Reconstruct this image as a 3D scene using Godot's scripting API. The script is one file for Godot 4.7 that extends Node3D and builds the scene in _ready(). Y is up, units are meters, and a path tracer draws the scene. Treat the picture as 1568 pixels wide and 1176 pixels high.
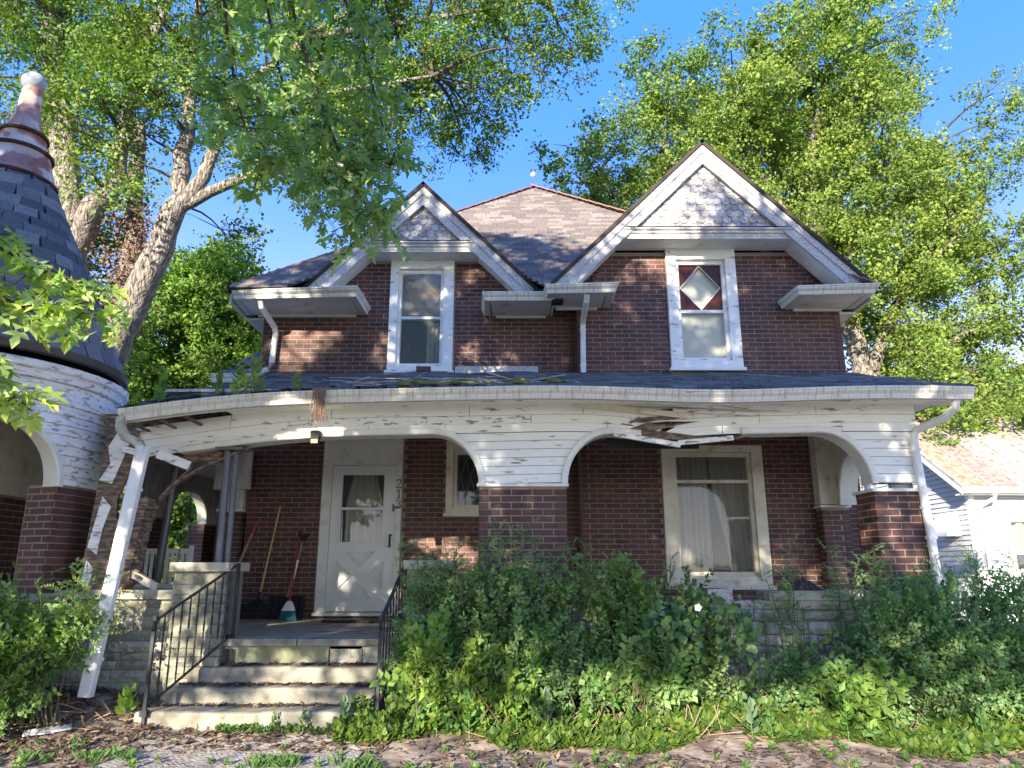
extends Node3D
# An old brick house with a sagging porch, a shingled turret, big silver maples and overgrown shrubs.

const EYE := Vector3(0, 1.42, 0)
var M := {}
var rng := RandomNumberGenerator.new()
var brick_recs := []
var shingle_recs := []
var unit_brick := []
var unit_shingle := []

class MB:
	var v := PackedVector3Array()
	var n := PackedVector3Array()
	var c := PackedColorArray()
	var ix := PackedInt32Array()
	var col := Color(1, 1, 1)
	var warp = null
	func w(p: Vector3) -> Vector3:
		return warp.call(p) if warp != null else p
	func tri(a: Vector3, b: Vector3, d: Vector3) -> void:
		a = w(a); b = w(b); d = w(d)
		var nn := (b - a).cross(d - a).normalized()
		var k := v.size()
		for p in [a, b, d]:
			v.append(p); n.append(nn); c.append(col)
		ix.append_array(PackedInt32Array([k, k + 2, k + 1]))
	func quad(a: Vector3, b: Vector3, d: Vector3, e: Vector3) -> void:
		a = w(a); b = w(b); d = w(d); e = w(e)
		var nn := (d - a).cross(e - b).normalized()
		var k := v.size()
		for p in [a, b, d, e]:
			v.append(p); n.append(nn); c.append(col)
		ix.append_array(PackedInt32Array([k, k + 2, k + 1, k, k + 3, k + 2]))
	func hexa(p: Array) -> void:  # 0-3 bottom ring, 4-7 top ring, both counter-clockwise seen from above
		quad(p[3], p[2], p[1], p[0]); quad(p[4], p[5], p[6], p[7])
		for i in 4:
			var j := (i + 1) % 4
			quad(p[i], p[j], p[j + 4], p[i + 4])
	func bx(t: Transform3D, s: Vector3) -> void:
		var h := s / 2
		var p := []
		for y in [-h.y, h.y]:
			for q in [Vector3(-h.x, y, h.z), Vector3(h.x, y, h.z), Vector3(h.x, y, -h.z), Vector3(-h.x, y, -h.z)]:
				p.append(t * q)
		hexa(p)
	func box(lo: Vector3, hi: Vector3) -> void:
		bx(Transform3D(Basis(), (lo + hi) / 2), hi - lo)
	func beam(a: Vector3, b: Vector3, wx: float, wy: float, upv := Vector3.UP) -> void:
		var d := (b - a).normalized()
		var x := d.cross(upv)
		if x.length() < 0.01:
			x = d.cross(Vector3.FORWARD)
		x = x.normalized()
		bx(Transform3D(Basis(x, x.cross(-d).normalized() * -1.0, -d), (a + b) / 2), Vector3(wx, wy, a.distance_to(b)))
	func tube(p: Array, r: Array, k := 7, caps := true) -> void:
		var base := v.size()
		var side := Vector3.ZERO
		for i in p.size():
			var d: Vector3 = ((p[i] if i == 0 else p[i] - p[i - 1] + (p[i + 1] - p[i] if i + 1 < p.size() else Vector3.ZERO)) as Vector3)
			if i == 0:
				d = p[1] - p[0]
			d = d.normalized()
			if side == Vector3.ZERO:
				side = d.cross(Vector3.UP if absf(d.y) < 0.9 else Vector3.RIGHT)
			side = (side - d * side.dot(d)).normalized()
			var up := side.cross(d)
			for j in k:
				var a := TAU * j / k
				var o := side * cos(a) + up * sin(a)
				v.append(p[i] + o * r[i]); n.append(o); c.append(col)
		for i in p.size() - 1:
			for j in k:
				var a0 := base + i * k + j
				var a1 := base + i * k + (j + 1) % k
				ix.append_array(PackedInt32Array([a0, a1, a1 + k, a0, a1 + k, a0 + k]))
		if caps:
			for e in [0, p.size() - 1]:
				var q: int = base + e * k
				for j in range(1, k - 1):
					if e == 0:
						tri(v[q], v[q + j + 1], v[q + j])
					else:
						tri(v[q], v[q + j], v[q + j + 1])
	func lathe(o: Vector3, prof: Array, k := 20) -> void:  # prof: (radius, height)
		for i in prof.size() - 1:
			for j in k:
				var a := TAU * j / k
				var b := TAU * (j + 1) / k
				var f := func(q: Vector2, t: float) -> Vector3: return o + Vector3(cos(t) * q.x, q.y, sin(t) * q.x)
				if prof[i].x < 0.0001:
					tri(f.call(prof[i], a), f.call(prof[i + 1], a), f.call(prof[i + 1], b))
				elif prof[i + 1].x < 0.0001:
					tri(f.call(prof[i], b), f.call(prof[i], a), f.call(prof[i + 1], a))
				else:
					quad(f.call(prof[i], b), f.call(prof[i], a), f.call(prof[i + 1], a), f.call(prof[i + 1], b))
	func ball(o: Vector3, r: Vector3, k := 12) -> void:
		var base := v.size()
		for i in k + 1:
			for j in k * 2 + 1:
				var a := PI * i / k
				var b := PI * j / k
				var q := Vector3(sin(a) * cos(b), cos(a), sin(a) * sin(b))
				v.append(o + q * r); n.append((q / r).normalized()); c.append(col)
		for i in k:
			for j in k * 2:
				var q := base + i * (k * 2 + 1) + j
				var s := q + k * 2 + 1
				ix.append_array(PackedInt32Array([q, s, s + 1, q, s + 1, q + 1]))
	func prism(poly: PackedVector2Array, t: Transform3D, dep: float) -> void:  # front face at z = 0 looks along +z
		var area := 0.0
		for i in poly.size():
			area += poly[i].cross(poly[(i + 1) % poly.size()])
		if area < 0:
			poly = poly.duplicate()
			poly.reverse()
		var slabs := [poly]
		if warp != null:   # cut into narrow slabs so that the bend is followed
			slabs = []
			var x0 := INF
			var x1 := -INF
			for p in poly:
				x0 = minf(x0, p.x)
				x1 = maxf(x1, p.x)
			var k := floori(x0 / .2)
			while k * .2 < x1:
				slabs.append_array(Geometry2D.intersect_polygons(poly, PackedVector2Array([Vector2(k * .2, -99), Vector2(k * .2 + .2, -99), Vector2(k * .2 + .2, 99), Vector2(k * .2, 99)])))
				k += 1
			var fine := PackedVector2Array()
			for i in poly.size():
				var a := poly[i]
				var b := poly[(i + 1) % poly.size()]
				fine.append(a)
				var cuts := []
				for q in range(ceili(minf(a.x, b.x) / .2), floori(maxf(a.x, b.x) / .2) + 1):
					var f := (q * .2 - a.x) / (b.x - a.x) if absf(b.x - a.x) > 1e-5 else 0.0
					if f > .001 and f < .999:
						cuts.append(f)
				cuts.sort()
				for f in cuts:
					fine.append(a.lerp(b, f))
			poly = fine
		for sl in slabs:
			var ts := Geometry2D.triangulate_polygon(sl)
			for i in range(0, ts.size(), 3):
				var q := [sl[ts[i]], sl[ts[i + 1]], sl[ts[i + 2]]]
				var cr: float = (q[1] - q[0]).cross(q[2] - q[0])
				if absf(cr) < 1e-7:
					continue
				if cr < 0:
					q = [q[0], q[2], q[1]]
				tri(t * Vector3(q[0].x, q[0].y, 0), t * Vector3(q[1].x, q[1].y, 0), t * Vector3(q[2].x, q[2].y, 0))
				tri(t * Vector3(q[2].x, q[2].y, -dep), t * Vector3(q[1].x, q[1].y, -dep), t * Vector3(q[0].x, q[0].y, -dep))
		for i in poly.size():
			var a := poly[i]
			var b := poly[(i + 1) % poly.size()]
			quad(t * Vector3(a.x, a.y, -dep), t * Vector3(b.x, b.y, -dep), t * Vector3(b.x, b.y, 0), t * Vector3(a.x, a.y, 0))
	func sweep(path: Array, prof: Array, xs: Array, ys: Array) -> void:  # prof (a, b) -> path + xs*a + ys*b
		for i in path.size() - 1:
			for j in prof.size() - 1:
				var f := func(q: int, s: int) -> Vector3: return path[q] + xs[q] * prof[s].x + ys[q] * prof[s].y
				quad(f.call(i, j), f.call(i + 1, j), f.call(i + 1, j + 1), f.call(i, j + 1))
	func mesh(off := Vector3.ZERO) -> ArrayMesh:
		var a := []
		a.resize(Mesh.ARRAY_MAX)
		var vv := v
		if off != Vector3.ZERO:
			vv = PackedVector3Array()
			vv.resize(v.size())
			for i in v.size():
				vv[i] = v[i] - off
		a[Mesh.ARRAY_VERTEX] = vv; a[Mesh.ARRAY_NORMAL] = n; a[Mesh.ARRAY_COLOR] = c; a[Mesh.ARRAY_INDEX] = ix
		var m := ArrayMesh.new()
		m.add_surface_from_arrays(Mesh.PRIMITIVE_TRIANGLES, a)
		return m

func gpos(o: Node) -> Vector3:
	var p := Vector3.ZERO
	while o != self and o != null:
		p += (o as Node3D).position
		o = o.get_parent()
	return p

func meta(o: Node, label := "", category := "", group := "", kind := "") -> Node:
	for k in [["label", label], ["category", category], ["group", group], ["kind", kind]]:
		if k[1] != "":
			o.set_meta(k[0], k[1])
	return o

func thing(nm: String, at: Vector3, label: String, category: String, group := "") -> Node3D:
	var o := Node3D.new()
	o.name = nm
	o.position = at
	add_child(o, true)
	meta(o, label, category, group)
	return o

# One named mesh built in world coordinates, put under par (or on top level with its origin at base).
func obj(nm: String, mb: MB, mat: Material, par: Node = null, base := Vector3.ZERO) -> MeshInstance3D:
	var o := MeshInstance3D.new()
	o.name = nm
	o.material_override = mat
	if par == null:
		o.mesh = mb.mesh(base)
		o.position = base
		add_child(o, true)
	else:
		o.mesh = mb.mesh()
		o.position = -gpos(par)
		par.add_child(o, true)
	return o

func multi(nm: String, mesh: Mesh, mat: Material, ts: Array, cols: Array, par: Node = null) -> MultiMeshInstance3D:
	var mm := MultiMesh.new()
	mm.transform_format = MultiMesh.TRANSFORM_3D
	mm.use_colors = true
	mm.mesh = mesh
	mm.instance_count = ts.size()
	for i in ts.size():
		mm.set_instance_transform(i, ts[i])
		mm.set_instance_color(i, cols[i])
	var o := MultiMeshInstance3D.new()
	o.name = nm
	o.multimesh = mm
	o.material_override = mat
	if par == null:
		add_child(o, true)
	else:
		o.position = -gpos(par)
		par.add_child(o, true)
	o.set_meta("kind", "stuff")
	return o

func lin(r: float, g: float, b: float) -> Color:
	return Color(r, g, b).linear_to_srgb()

# A noise texture with a colour ramp; stops are [offset, linear colour].
func ntex(stops: Array, freq: float, oct := 4, sd := 1, size := 512, type := FastNoiseLite.TYPE_SIMPLEX_SMOOTH) -> NoiseTexture2D:
	var nz := FastNoiseLite.new()
	nz.noise_type = type
	nz.frequency = freq
	nz.fractal_octaves = oct
	nz.seed = sd
	var g := Gradient.new()
	var offs := PackedFloat32Array()
	var cs := PackedColorArray()
	for s in stops:
		offs.append(s[0])
		cs.append(lin(s[1].r, s[1].g, s[1].b))
	g.offsets = offs
	g.colors = cs
	var t := NoiseTexture2D.new()
	t.width = size
	t.height = size
	t.seamless = true
	t.noise = nz
	t.color_ramp = g
	return t

func mat(c: Color, rough := 0.8, tex: Texture2D = null, scale := Vector3.ONE, bump: Texture2D = null, bs := 1.0) -> StandardMaterial3D:
	var m := StandardMaterial3D.new()
	m.albedo_color = lin(c.r, c.g, c.b)
	m.roughness = rough
	m.vertex_color_use_as_albedo = true
	m.vertex_color_is_srgb = false
	if tex != null or bump != null:
		m.uv1_triplanar = true
		m.uv1_world_triplanar = true
		m.uv1_scale = scale
		m.albedo_texture = tex
	if bump != null:
		m.heightmap_enabled = true
		m.heightmap_texture = bump
		m.heightmap_scale = bs
	return m

func C(r: float, g: float, b: float) -> Color:
	return Color(r, g, b)

func materials() -> void:
	var grain := ntex([[0.0, C(0, 0, 0)], [1.0, C(1, 1, 1)]], 0.02, 5, 3)
	var lump := ntex([[0.0, C(0, 0, 0)], [1.0, C(1, 1, 1)]], 0.012, 5, 9)
	var paint := ntex([[0.0, C(.14, .11, .09)], [0.15, C(.30, .27, .22)], [0.175, C(.66, .66, .58)], [0.24, C(.80, .81, .75)], [0.7, C(.84, .85, .80)], [1.0, C(.68, .69, .62)]], 0.016, 6, 11)
	var peel := ntex([[0.0, C(.13, .10, .08)], [0.20, C(.26, .23, .20)], [0.30, C(.40, .38, .35)], [0.325, C(.74, .74, .71)], [0.5, C(.82, .82, .80)], [1.0, C(.76, .76, .74)]], 0.026, 6, 12)
	M.paint = mat(C(1, 1, 1), .62, paint, Vector3(.28, 1.3, .28), grain, .25)
	M.peel = mat(C(1, 1, 1), .75, peel, Vector3(.4, 1.3, .4), peel, .3)
	M.rake = mat(C(.72, .72, .71), .8, ntex([[0.0, C(.36, .35, .34)], [0.34, C(.52, .51, .50)], [0.46, C(.68, .68, .67)], [1.0, C(.80, .80, .79)]], 0.03, 6, 19), Vector3(1.7, 1.7, 1.7), grain, .3)
	M.trim = mat(C(.74, .75, .70), .65, ntex([[0.0, C(.62, .58, .5)], [.22, C(.88, .87, .83)], [.6, C(1, 1, 1)], [1.0, C(.93, .93, .9)]], .01, 4, 13), Vector3(.7, .7, .7), grain, .12)
	M.cream = mat(C(.72, .68, .56), .6, ntex([[0.0, C(.6, .55, .45)], [.25, C(.9, .88, .83)], [.6, C(1, 1, 1)], [1.0, C(.9, .9, .87)]], .01, 4, 14), Vector3(.7, .7, .7), grain, .12)
	M.greywood = mat(C(.80, .80, .77), .75, ntex([[0.0, C(.6, .6, .6)], [1.0, C(1, 1, 1)]], .012, 4, 15), Vector3(1.6, .4, 1.6), grain, .2)
	M.rot = mat(C(1, 1, 1), .9, ntex([[0.0, C(.04, .028, .02)], [.4, C(.13, .088, .064)], [.7, C(.23, .17, .128)], [1.0, C(.34, .28, .22)]], .02, 5, 16), Vector3(.7, 2.4, .7), lump, 1.2)
	M.dark = mat(C(.02, .018, .016), .9)
	M.mortar = mat(C(.28, .215, .185), .95, null, Vector3(2, 2, 2), grain, .3)
	M.brick_cols = [C(.108, .043, .033), C(.095, .040, .032), C(.120, .047, .035), C(.082, .038, .031), C(.072, .038, .031), C(.132, .053, .040)]
	var btex := ntex([[0.0, C(.50, .50, .52)], [.4, C(.85, .85, .86)], [.7, C(1.1, 1.08, 1.06)], [1.0, C(1.5, 1.5, 1.48)]], .008, 7, 17)
	M.brick = []
	for k in M.brick_cols:
		M.brick.append(mat(k, .68, btex, Vector3(.5, .5, .5), grain, .15))
	M.brick_any = mat(C(1, 1, 1), .68, btex, Vector3(.5, .5, .5), grain, .15)
	var stex := ntex([[0.0, C(.5, .5, .5)], [.45, C(.95, .95, .95)], [1.0, C(1.25, 1.25, 1.25)]], .03, 5, 18)
	M.shin_cols = [C(.15, .158, .172), C(.19, .198, .21), C(.115, .122, .135), C(.25, .255, .265), C(.175, .147, .136), C(.205, .175, .162), C(.148, .124, .116), C(.24, .21, .197), C(.135, .117, .098), C(.17, .15, .128), C(.10, .088, .075), C(.22, .195, .165)]
	M.shin = []
	for k in M.shin_cols:
		M.shin.append(mat(k, .9, stex, Vector3(1.4, .8, 1.4), grain, .5))
		M.shin[-1].metallic_specular = .2
	M.shin_any = mat(C(1, 1, 1), .85, stex, Vector3(1.4, .8, 1.4), grain, .5)
	M.shin_any.metallic_specular = .2
	M.roof_base = mat(C(.055, .048, .042), .95)
	M.roof_base.metallic_specular = .2
	M.scallop = []
	for k in [C(.46, .45, .45), C(.37, .36, .365), C(.53, .52, .52), C(.30, .29, .295)]:
		M.scallop.append(mat(k, .8, ntex([[0.0, C(.55, .53, .5)], [.4, C(.8, .8, .8)], [.55, C(1.1, 1.1, 1.1)], [1.0, C(1.2, 1.2, 1.2)]], .03, 5, 20), Vector3(1, 1, 1), grain, .4))
	M.gutter = mat(C(.72, .72, .67), .7, ntex([[0.0, C(.40, .37, .30)], [.22, C(.68, .66, .58)], [.42, C(.93, .93, .9)], [1.0, C(1, 1, 1)]], .022, 6, 21), Vector3(1.9, .3, 1.9))
	M.pipe = mat(C(.74, .75, .74), .65, ntex([[0.0, C(.6, .58, .5)], [.3, C(.92, .92, .9)], [1.0, C(1, 1, 1)]], .01, 4, 22), Vector3(1, .6, 1))
	M.mosspipe = mat(C(1, 1, 1), .7, ntex([[0.0, C(.16, .15, .08)], [.45, C(.38, .36, .26)], [1.0, C(.6, .6, .5)]], .02, 4, 23), Vector3(1, 1, 1))
	M.stone = []
	var stn := ntex([[0.0, C(.55, .53, .46)], [.5, C(.95, .94, .9)], [1.0, C(1.2, 1.18, 1.1)]], .014, 5, 24)
	for k in [C(.34, .33, .27), C(.29, .28, .23), C(.39, .37, .31), C(.25, .25, .20), C(.31, .315, .24)]:
		M.stone.append(mat(k, .92, stn, Vector3(1.2, 1.2, 1.2), lump, 3.0))
	M.wall_stone = []
	for k in [C(.50, .46, .42), C(.44, .41, .37), C(.54, .50, .46), C(.40, .37, .33)]:
		M.wall_stone.append(mat(k, .92, stn, Vector3(1.2, 1.2, 1.2), lump, 3.0))
	M.pale_stone = mat(C(.52, .49, .44), .9, stn, Vector3(1.2, 1.2, 1.2), lump, 2.5)
	M.cap = mat(C(.43, .41, .33), .9, stn, Vector3(.9, .9, .9), lump, 1.5)
	M.stone_gap = mat(C(.17, .165, .13), .95)
	M.concrete = mat(C(1, 1, 1), .93, ntex([[0.0, C(.09, .082, .055)], [.3, C(.19, .178, .135)], [.5, C(.25, .235, .185)], [.7, C(.285, .268, .215)], [1.0, C(.35, .33, .28)]], .012, 8, 25), Vector3(.8, .8, .8), ntex([[0.0, C(0, 0, 0)], [1.0, C(1, 1, 1)]], .09, 3, 26), .3)
	M.floor = mat(C(1, 1, 1), .9, ntex([[0.0, C(.22, .20, .165)], [.4, C(.40, .37, .31)], [1.0, C(.52, .49, .42)]], .012, 6, 45), Vector3(.5, .5, .5))
	M.mosscrete = mat(C(.30, .31, .21), .93, stn, Vector3(.6, .6, .6), grain, .8)
	M.iron = mat(C(.022, .022, .026), .65)
	M.steel = mat(C(.10, .10, .11), .42)
	M.steel.metallic = .6
	M.glass = StandardMaterial3D.new()
	M.glass.transparency = BaseMaterial3D.TRANSPARENCY_ALPHA
	M.glass.albedo_color = Color(.9, .95, .95, .06)
	M.glass.roughness = .02
	M.glass.metallic_specular = .7
	M.amber = StandardMaterial3D.new()
	M.amber.albedo_color = lin(.075, .018, .008)
	M.amber.roughness = .2
	M.amber.metallic_specular = .4
	M.lead = mat(C(.62, .64, .60), .45)
	M.leaddark = mat(C(.20, .21, .20), .5)
	M.curtain = mat(C(.27, .25, .20), .9)
	M.curtain.backlight_enabled = true
	M.curtain.backlight = Color(.25, .23, .18)
	M.blind = mat(C(.62, .64, .52), .7)
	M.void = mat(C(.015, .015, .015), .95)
	M.galv = mat(C(.10, .11, .125), .45, ntex([[0.0, C(.55, .55, .6)], [.5, C(.9, .9, .92)], [1.0, C(1.1, 1.1, 1.1)]], .02, 4, 27), Vector3(.7, .7, .7))
	M.ball = mat(C(.36, .39, .43), .55, ntex([[0.0, C(.5, .5, .52)], [.5, C(.9, .9, .92)], [1.0, C(1.2, 1.2, 1.2)]], .02, 5, 47), Vector3(2, 2, 2))
	M.rustmetal = mat(C(1, 1, 1), .7, ntex([[0.0, C(.20, .065, .045)], [.40, C(.34, .14, .10)], [.5, C(.58, .52, .47)], [1.0, C(.68, .66, .62)]], .009, 4, 28), Vector3(.55, .55, .55))
	M.rust = mat(C(.25, .085, .05), .8, grain, Vector3(.7, .7, .7))
	M.pink = mat(C(.36, .17, .16), .75, ntex([[0.0, C(.6, .6, .6)], [1.0, C(1.1, 1.1, 1.1)]], .02, 4, 29), Vector3(1, 1, 1))
	M.edge = mat(C(.085, .065, .05), .7, ntex([[0.0, C(.5, .5, .5)], [1.0, C(1.5, 1.4, 1.3)]], .02, 4, 30), Vector3(1, 1, 1))
	M.bark = mat(C(1, 1, 1), .95, ntex([[0.0, C(.05, .042, .035)], [.38, C(.15, .128, .108)], [.6, C(.28, .245, .215)], [1.0, C(.42, .38, .34)]], .016, 6, 31), Vector3(1.5, .42, 1.5), ntex([[0.0, C(0, 0, 0)], [.5, C(.75, .75, .75)], [1.0, C(1, 1, 1)]], .02, 5, 32), 9.0)
	M.bark.heightmap_enabled = true
	M.twig = mat(C(.075, .06, .048), .9)
	M.stem = mat(C(.10, .085, .05), .85)
	M.leaf = mat(C(1, 1, 1), .6)
	M.leaf.backlight_enabled = true
	M.leaf.backlight = Color(.8, .95, .4)
	M.litter = mat(C(1, 1, 1), .9)
	M.bristle = mat(C(.012, .13, .14), .7)
	M.red = mat(C(.33, .03, .035), .45)
	M.yellow = mat(C(.52, .36, .14), .6)
	M.shaft = mat(C(.36, .24, .16), .7, ntex([[0.0, C(.6, .6, .6)], [1.0, C(1.1, 1.1, 1.1)]], .02, 4, 33), Vector3(2, .4, 2))
	M.blackplastic = mat(C(.028, .030, .036), .6)
	M.blackplastic.metallic_specular = .15
	M.rustblade = mat(C(.11, .07, .06), .7, grain, Vector3(2, 2, 2))
	M.white = mat(C(.80, .80, .80), .6)
	M.siding2 = mat(C(.50, .52, .56), .8)
	M.neighroof = []
	for k in [C(.36, .29, .22), C(.41, .36, .32), C(.44, .42, .41), C(.36, .27, .24), C(.38, .34, .28)]:
		M.neighroof.append(mat(k, .55, ntex([[0.0, C(.55, .30, .24)], [.36, C(.78, .58, .52)], [.46, C(1, 1, 1)], [1.0, C(1.15, 1.15, 1.15)]], .02, 6, 34), Vector3(.5, .5, .5)))
	M.dirt = mat(C(1, 1, 1), .97, ntex([[0.0, C(.05, .035, .028)], [.4, C(.22, .165, .125)], [.7, C(.33, .26, .205)], [1.0, C(.42, .345, .28)]], .014, 6, 35), Vector3(.45, .45, .45), grain, 2.0)
	M.lawn = mat(C(.05, .085, .022), .97, ntex([[0.0, C(.5, .5, .5)], [1.0, C(1.3, 1.3, 1.3)]], .02, 5, 36), Vector3(.3, .3, .3), grain, 4.0)
	M.path = mat(C(1, 1, 1), .96, ntex([[0.0, C(.19, .16, .13)], [.45, C(.31, .275, .23)], [1.0, C(.42, .385, .34)]], .03, 6, 37), Vector3(.5, .5, .5), ntex([[0.0, C(0, 0, 0)], [1.0, C(1, 1, 1)]], .09, 3, 38), 1.0)

# ---- the house ----
var house: Node3D

func sag(x: float) -> float:
	var s := 0.0
	if x < -0.5:
		s -= 0.026 * pow(-0.5 - x, 1.9)
	s -= 0.05 * exp(-pow((x - 1.55) / 0.5, 2.0))
	s += 0.012 * sin(x * 2.1)
	return s

func sag_warp(p: Vector3) -> Vector3:
	return p + Vector3(0, sag(p.x), 0)

func gut_sag(x: float) -> float:
	return (-0.022 * pow(maxf(0.0, -0.6 - x), 1.95)) + 0.012 * sin(x * 1.9 + 0.6) - 0.02 * exp(-pow((x - 1.9) / 1.0, 2.0))

# Bricks of one wall: records to be placed later, the largest as single parts.
func bricks(par: Node3D, o: Vector3, xd: Vector3, y0: float, y1: float, lim: Callable, opens: Array, corner := 0.0, tone := -1) -> void:
	var nrm := xd.cross(Vector3.UP).normalized()
	var row := 0
	var y := y0
	var h := 0.0677
	while y + h * 0.6 < y1:
		var hh := minf(0.0570, y1 - y)
		var ym := y + 0.03
		var l: Vector2 = lim.call(ym)
		var segs := [l]
		if corner > 0.0:
			segs = [Vector2(l.x + corner, l.y - corner)]
			for cx in [l.x + corner / 2, l.y - corner / 2]:
				brick_rec(par, o, xd, nrm, cx, y, corner - 0.009, hh, 0.010, tone)
		for q in opens:
			if ym > q[1] and ym < q[3]:
				var out := []
				for s in segs:
					if q[0] >= s.y or q[2] <= s.x:
						out.append(s)
					else:
						if q[0] - s.x > 0.02:
							out.append(Vector2(s.x, q[0]))
						if s.y - q[2] > 0.02:
							out.append(Vector2(q[2], s.y))
				segs = out
		for s in segs:
			var st := 0.2135
			var k0 := floori((s.x - 3.0) / st) - 1
			var x := -30.0 * st + (0.5 * st if row % 2 == 1 else 0.0)
			x += ceilf((s.x - x) / st - 1.0) * st
			while x < s.y:
				var a := maxf(x, s.x)
				var b := minf(x + st - 0.011, s.y)
				if b - a > 0.025:
					brick_rec(par, o, xd, nrm, (a + b) / 2, y, b - a, hh, 0.0, tone)
				x += st
		row += 1
		y += h

func brick_rec(par: Node3D, o: Vector3, xd: Vector3, nrm: Vector3, cx: float, y: float, w: float, h: float, proud: float, tone: int) -> void:
	var p := o + xd * cx + Vector3(0, y + h / 2, 0) + nrm * (proud + rng.randf_range(-0.001, 0.0015))
	var k: int = rng.randi_range(0, 5) if tone < 0 else [0, 1, 3, 4, 4, 3][rng.randi_range(0, 5)]
	var tilt := Basis(nrm, rng.randf_range(-0.006, 0.006))
	var see := (EYE - p).normalized().dot(nrm)
	var a := w * h * maxf(see, 0.0) / p.distance_squared_to(EYE)
	brick_recs.append({"t": Transform3D(tilt * Basis(xd * (w / 0.2045), Vector3.UP * (h / 0.059), nrm), p), "par": par, "k": k, "a": a})

func place_pieces(recs: Array, cap: int, nm: String, rest: String, meshes: Array, mats: Array, cols: Array, any: Material) -> void:
	recs.sort_custom(func(p, q): return p.a > q.a)
	for i in mini(cap, recs.size()):
		var r: Dictionary = recs[i]
		var o := MeshInstance3D.new()
		o.name = nm
		o.mesh = meshes[i % meshes.size()]
		o.material_override = mats[r.k]
		o.transform = r.t
		o.position -= gpos(r.par)
		r.par.add_child(o, true)
	var ts := []
	var cs := []
	for i in range(cap, recs.size()):
		ts.append(recs[i].t)
		var c: Color = cols[recs[i].k]
		cs.append(c)
	if ts.size() > 0:
		multi(rest, meshes[0], any, ts, cs, house)

# Panels of a wall around rectangular openings, as one solid.
func panels(mb: MB, x0: float, x1: float, y0: float, y1: float, zf: float, th: float, opens: Array) -> void:
	var xs := [x0, x1]
	var ys := [y0, y1]
	for q in opens:
		xs.append_array([q[0], q[2]])
		ys.append_array([q[1], q[3]])
	xs.sort()
	ys.sort()
	for i in xs.size() - 1:
		for j in ys.size() - 1:
			var cx: float = (xs[i] + xs[i + 1]) / 2
			var cy: float = (ys[j] + ys[j + 1]) / 2
			if xs[i + 1] - xs[i] < 0.001 or ys[j + 1] - ys[j] < 0.001 or cx < x0 or cx > x1 or cy < y0 or cy > y1:
				continue
			var open := false
			for q in opens:
				if cx > q[0] and cx < q[2] and cy > q[1] and cy < q[3]:
					open = true
			if not open:
				mb.box(Vector3(xs[i], ys[j], zf - th), Vector3(xs[i + 1], ys[j + 1], zf))

func shingles(par: Node3D, t: Transform3D, poly: PackedVector2Array, ex: float, wd: float, ks: Array, warp = null) -> void:
	# t: x along the eave, y up the slope, z out of the roof
	var ymin := INF
	var ymax := -INF
	for p in poly:
		ymin = minf(ymin, p.y)
		ymax = maxf(ymax, p.y)
	var y := ymin
	var row := 0
	while y < ymax:
		var ym := y + ex * 0.5
		var xs := []
		for i in poly.size():
			var a := poly[i]
			var b := poly[(i + 1) % poly.size()]
			if (a.y - ym) * (b.y - ym) < 0:
				xs.append(a.x + (b.x - a.x) * (ym - a.y) / (b.y - a.y))
		xs.sort()
		for seg in xs.size() / 2:
			var xl: float = xs[seg * 2]
			var xr: float = xs[seg * 2 + 1]
			var x: float = xl - rng.randf() * wd
			while x < xr:
				var a := maxf(x, xl)
				var b := minf(x + wd - 0.006, xr)
				x += wd
				if b - a < 0.03:
					continue
				var p := t * Vector3((a + b) / 2, ym, 0.006)
				if warp != null:
					p = warp.call(p)
				var nn := t.basis.z.normalized()
				var see := (EYE - p).normalized().dot(nn)
				var q := Basis(t.basis.x * ((b - a) / 0.2), t.basis.y * (ex * 1.12 / 0.2), nn)
				q = Basis(t.basis.x.normalized(), rng.randf_range(0.05, 0.085)) * Basis(nn, rng.randf_range(-0.012, 0.012)) * q
				shingle_recs.append({"t": Transform3D(q, p), "par": par, "k": ks[rng.randi_range(0, ks.size() - 1)], "a": (b - a) * ex * maxf(see, 0.0) / p.distance_squared_to(EYE)})
		row += 1
		y += ex

func piece_meshes() -> void:
	for k in 3:
		var mb := MB.new()
		var w := 0.2045 / 2
		var h := 0.0295
		var d := -0.0015
		var ch := 0.0035
		var j := func() -> float: return rng.randf_range(-0.0012, 0.0012)
		var f := [Vector3(-w + ch + j.call(), -h + ch + j.call(), d), Vector3(w - ch + j.call(), -h + ch + j.call(), d), Vector3(w - ch + j.call(), h - ch + j.call(), d), Vector3(-w + ch + j.call(), h - ch + j.call(), d)]
		var e := [Vector3(-w, -h, d - ch), Vector3(w, -h, d - ch), Vector3(w, h, d - ch), Vector3(-w, h, d - ch)]
		mb.quad(f[0], f[1], f[2], f[3])
		for i in 4:
			var q := (i + 1) % 4
			mb.quad(e[i], e[q], f[q], f[i])
			mb.quad(e[i] - Vector3(0, 0, 0.012), e[q] - Vector3(0, 0, 0.012), e[q], e[i])
		unit_brick.append(mb.mesh())
		var ms := MB.new()
		var r := func() -> float: return rng.randf_range(-0.005, 0.005)
		ms.prism(PackedVector2Array([Vector2(-.1, -.1 + r.call()), Vector2(-.03, -.1 + r.call()), Vector2(.04, -.1 + r.call()), Vector2(.1, -.1 + r.call()), Vector2(.1, .1), Vector2(-.1, .1)]), Transform3D(Basis(), Vector3(0, 0, 0.004)), 0.010)
		unit_shingle.append(ms.mesh())

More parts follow.
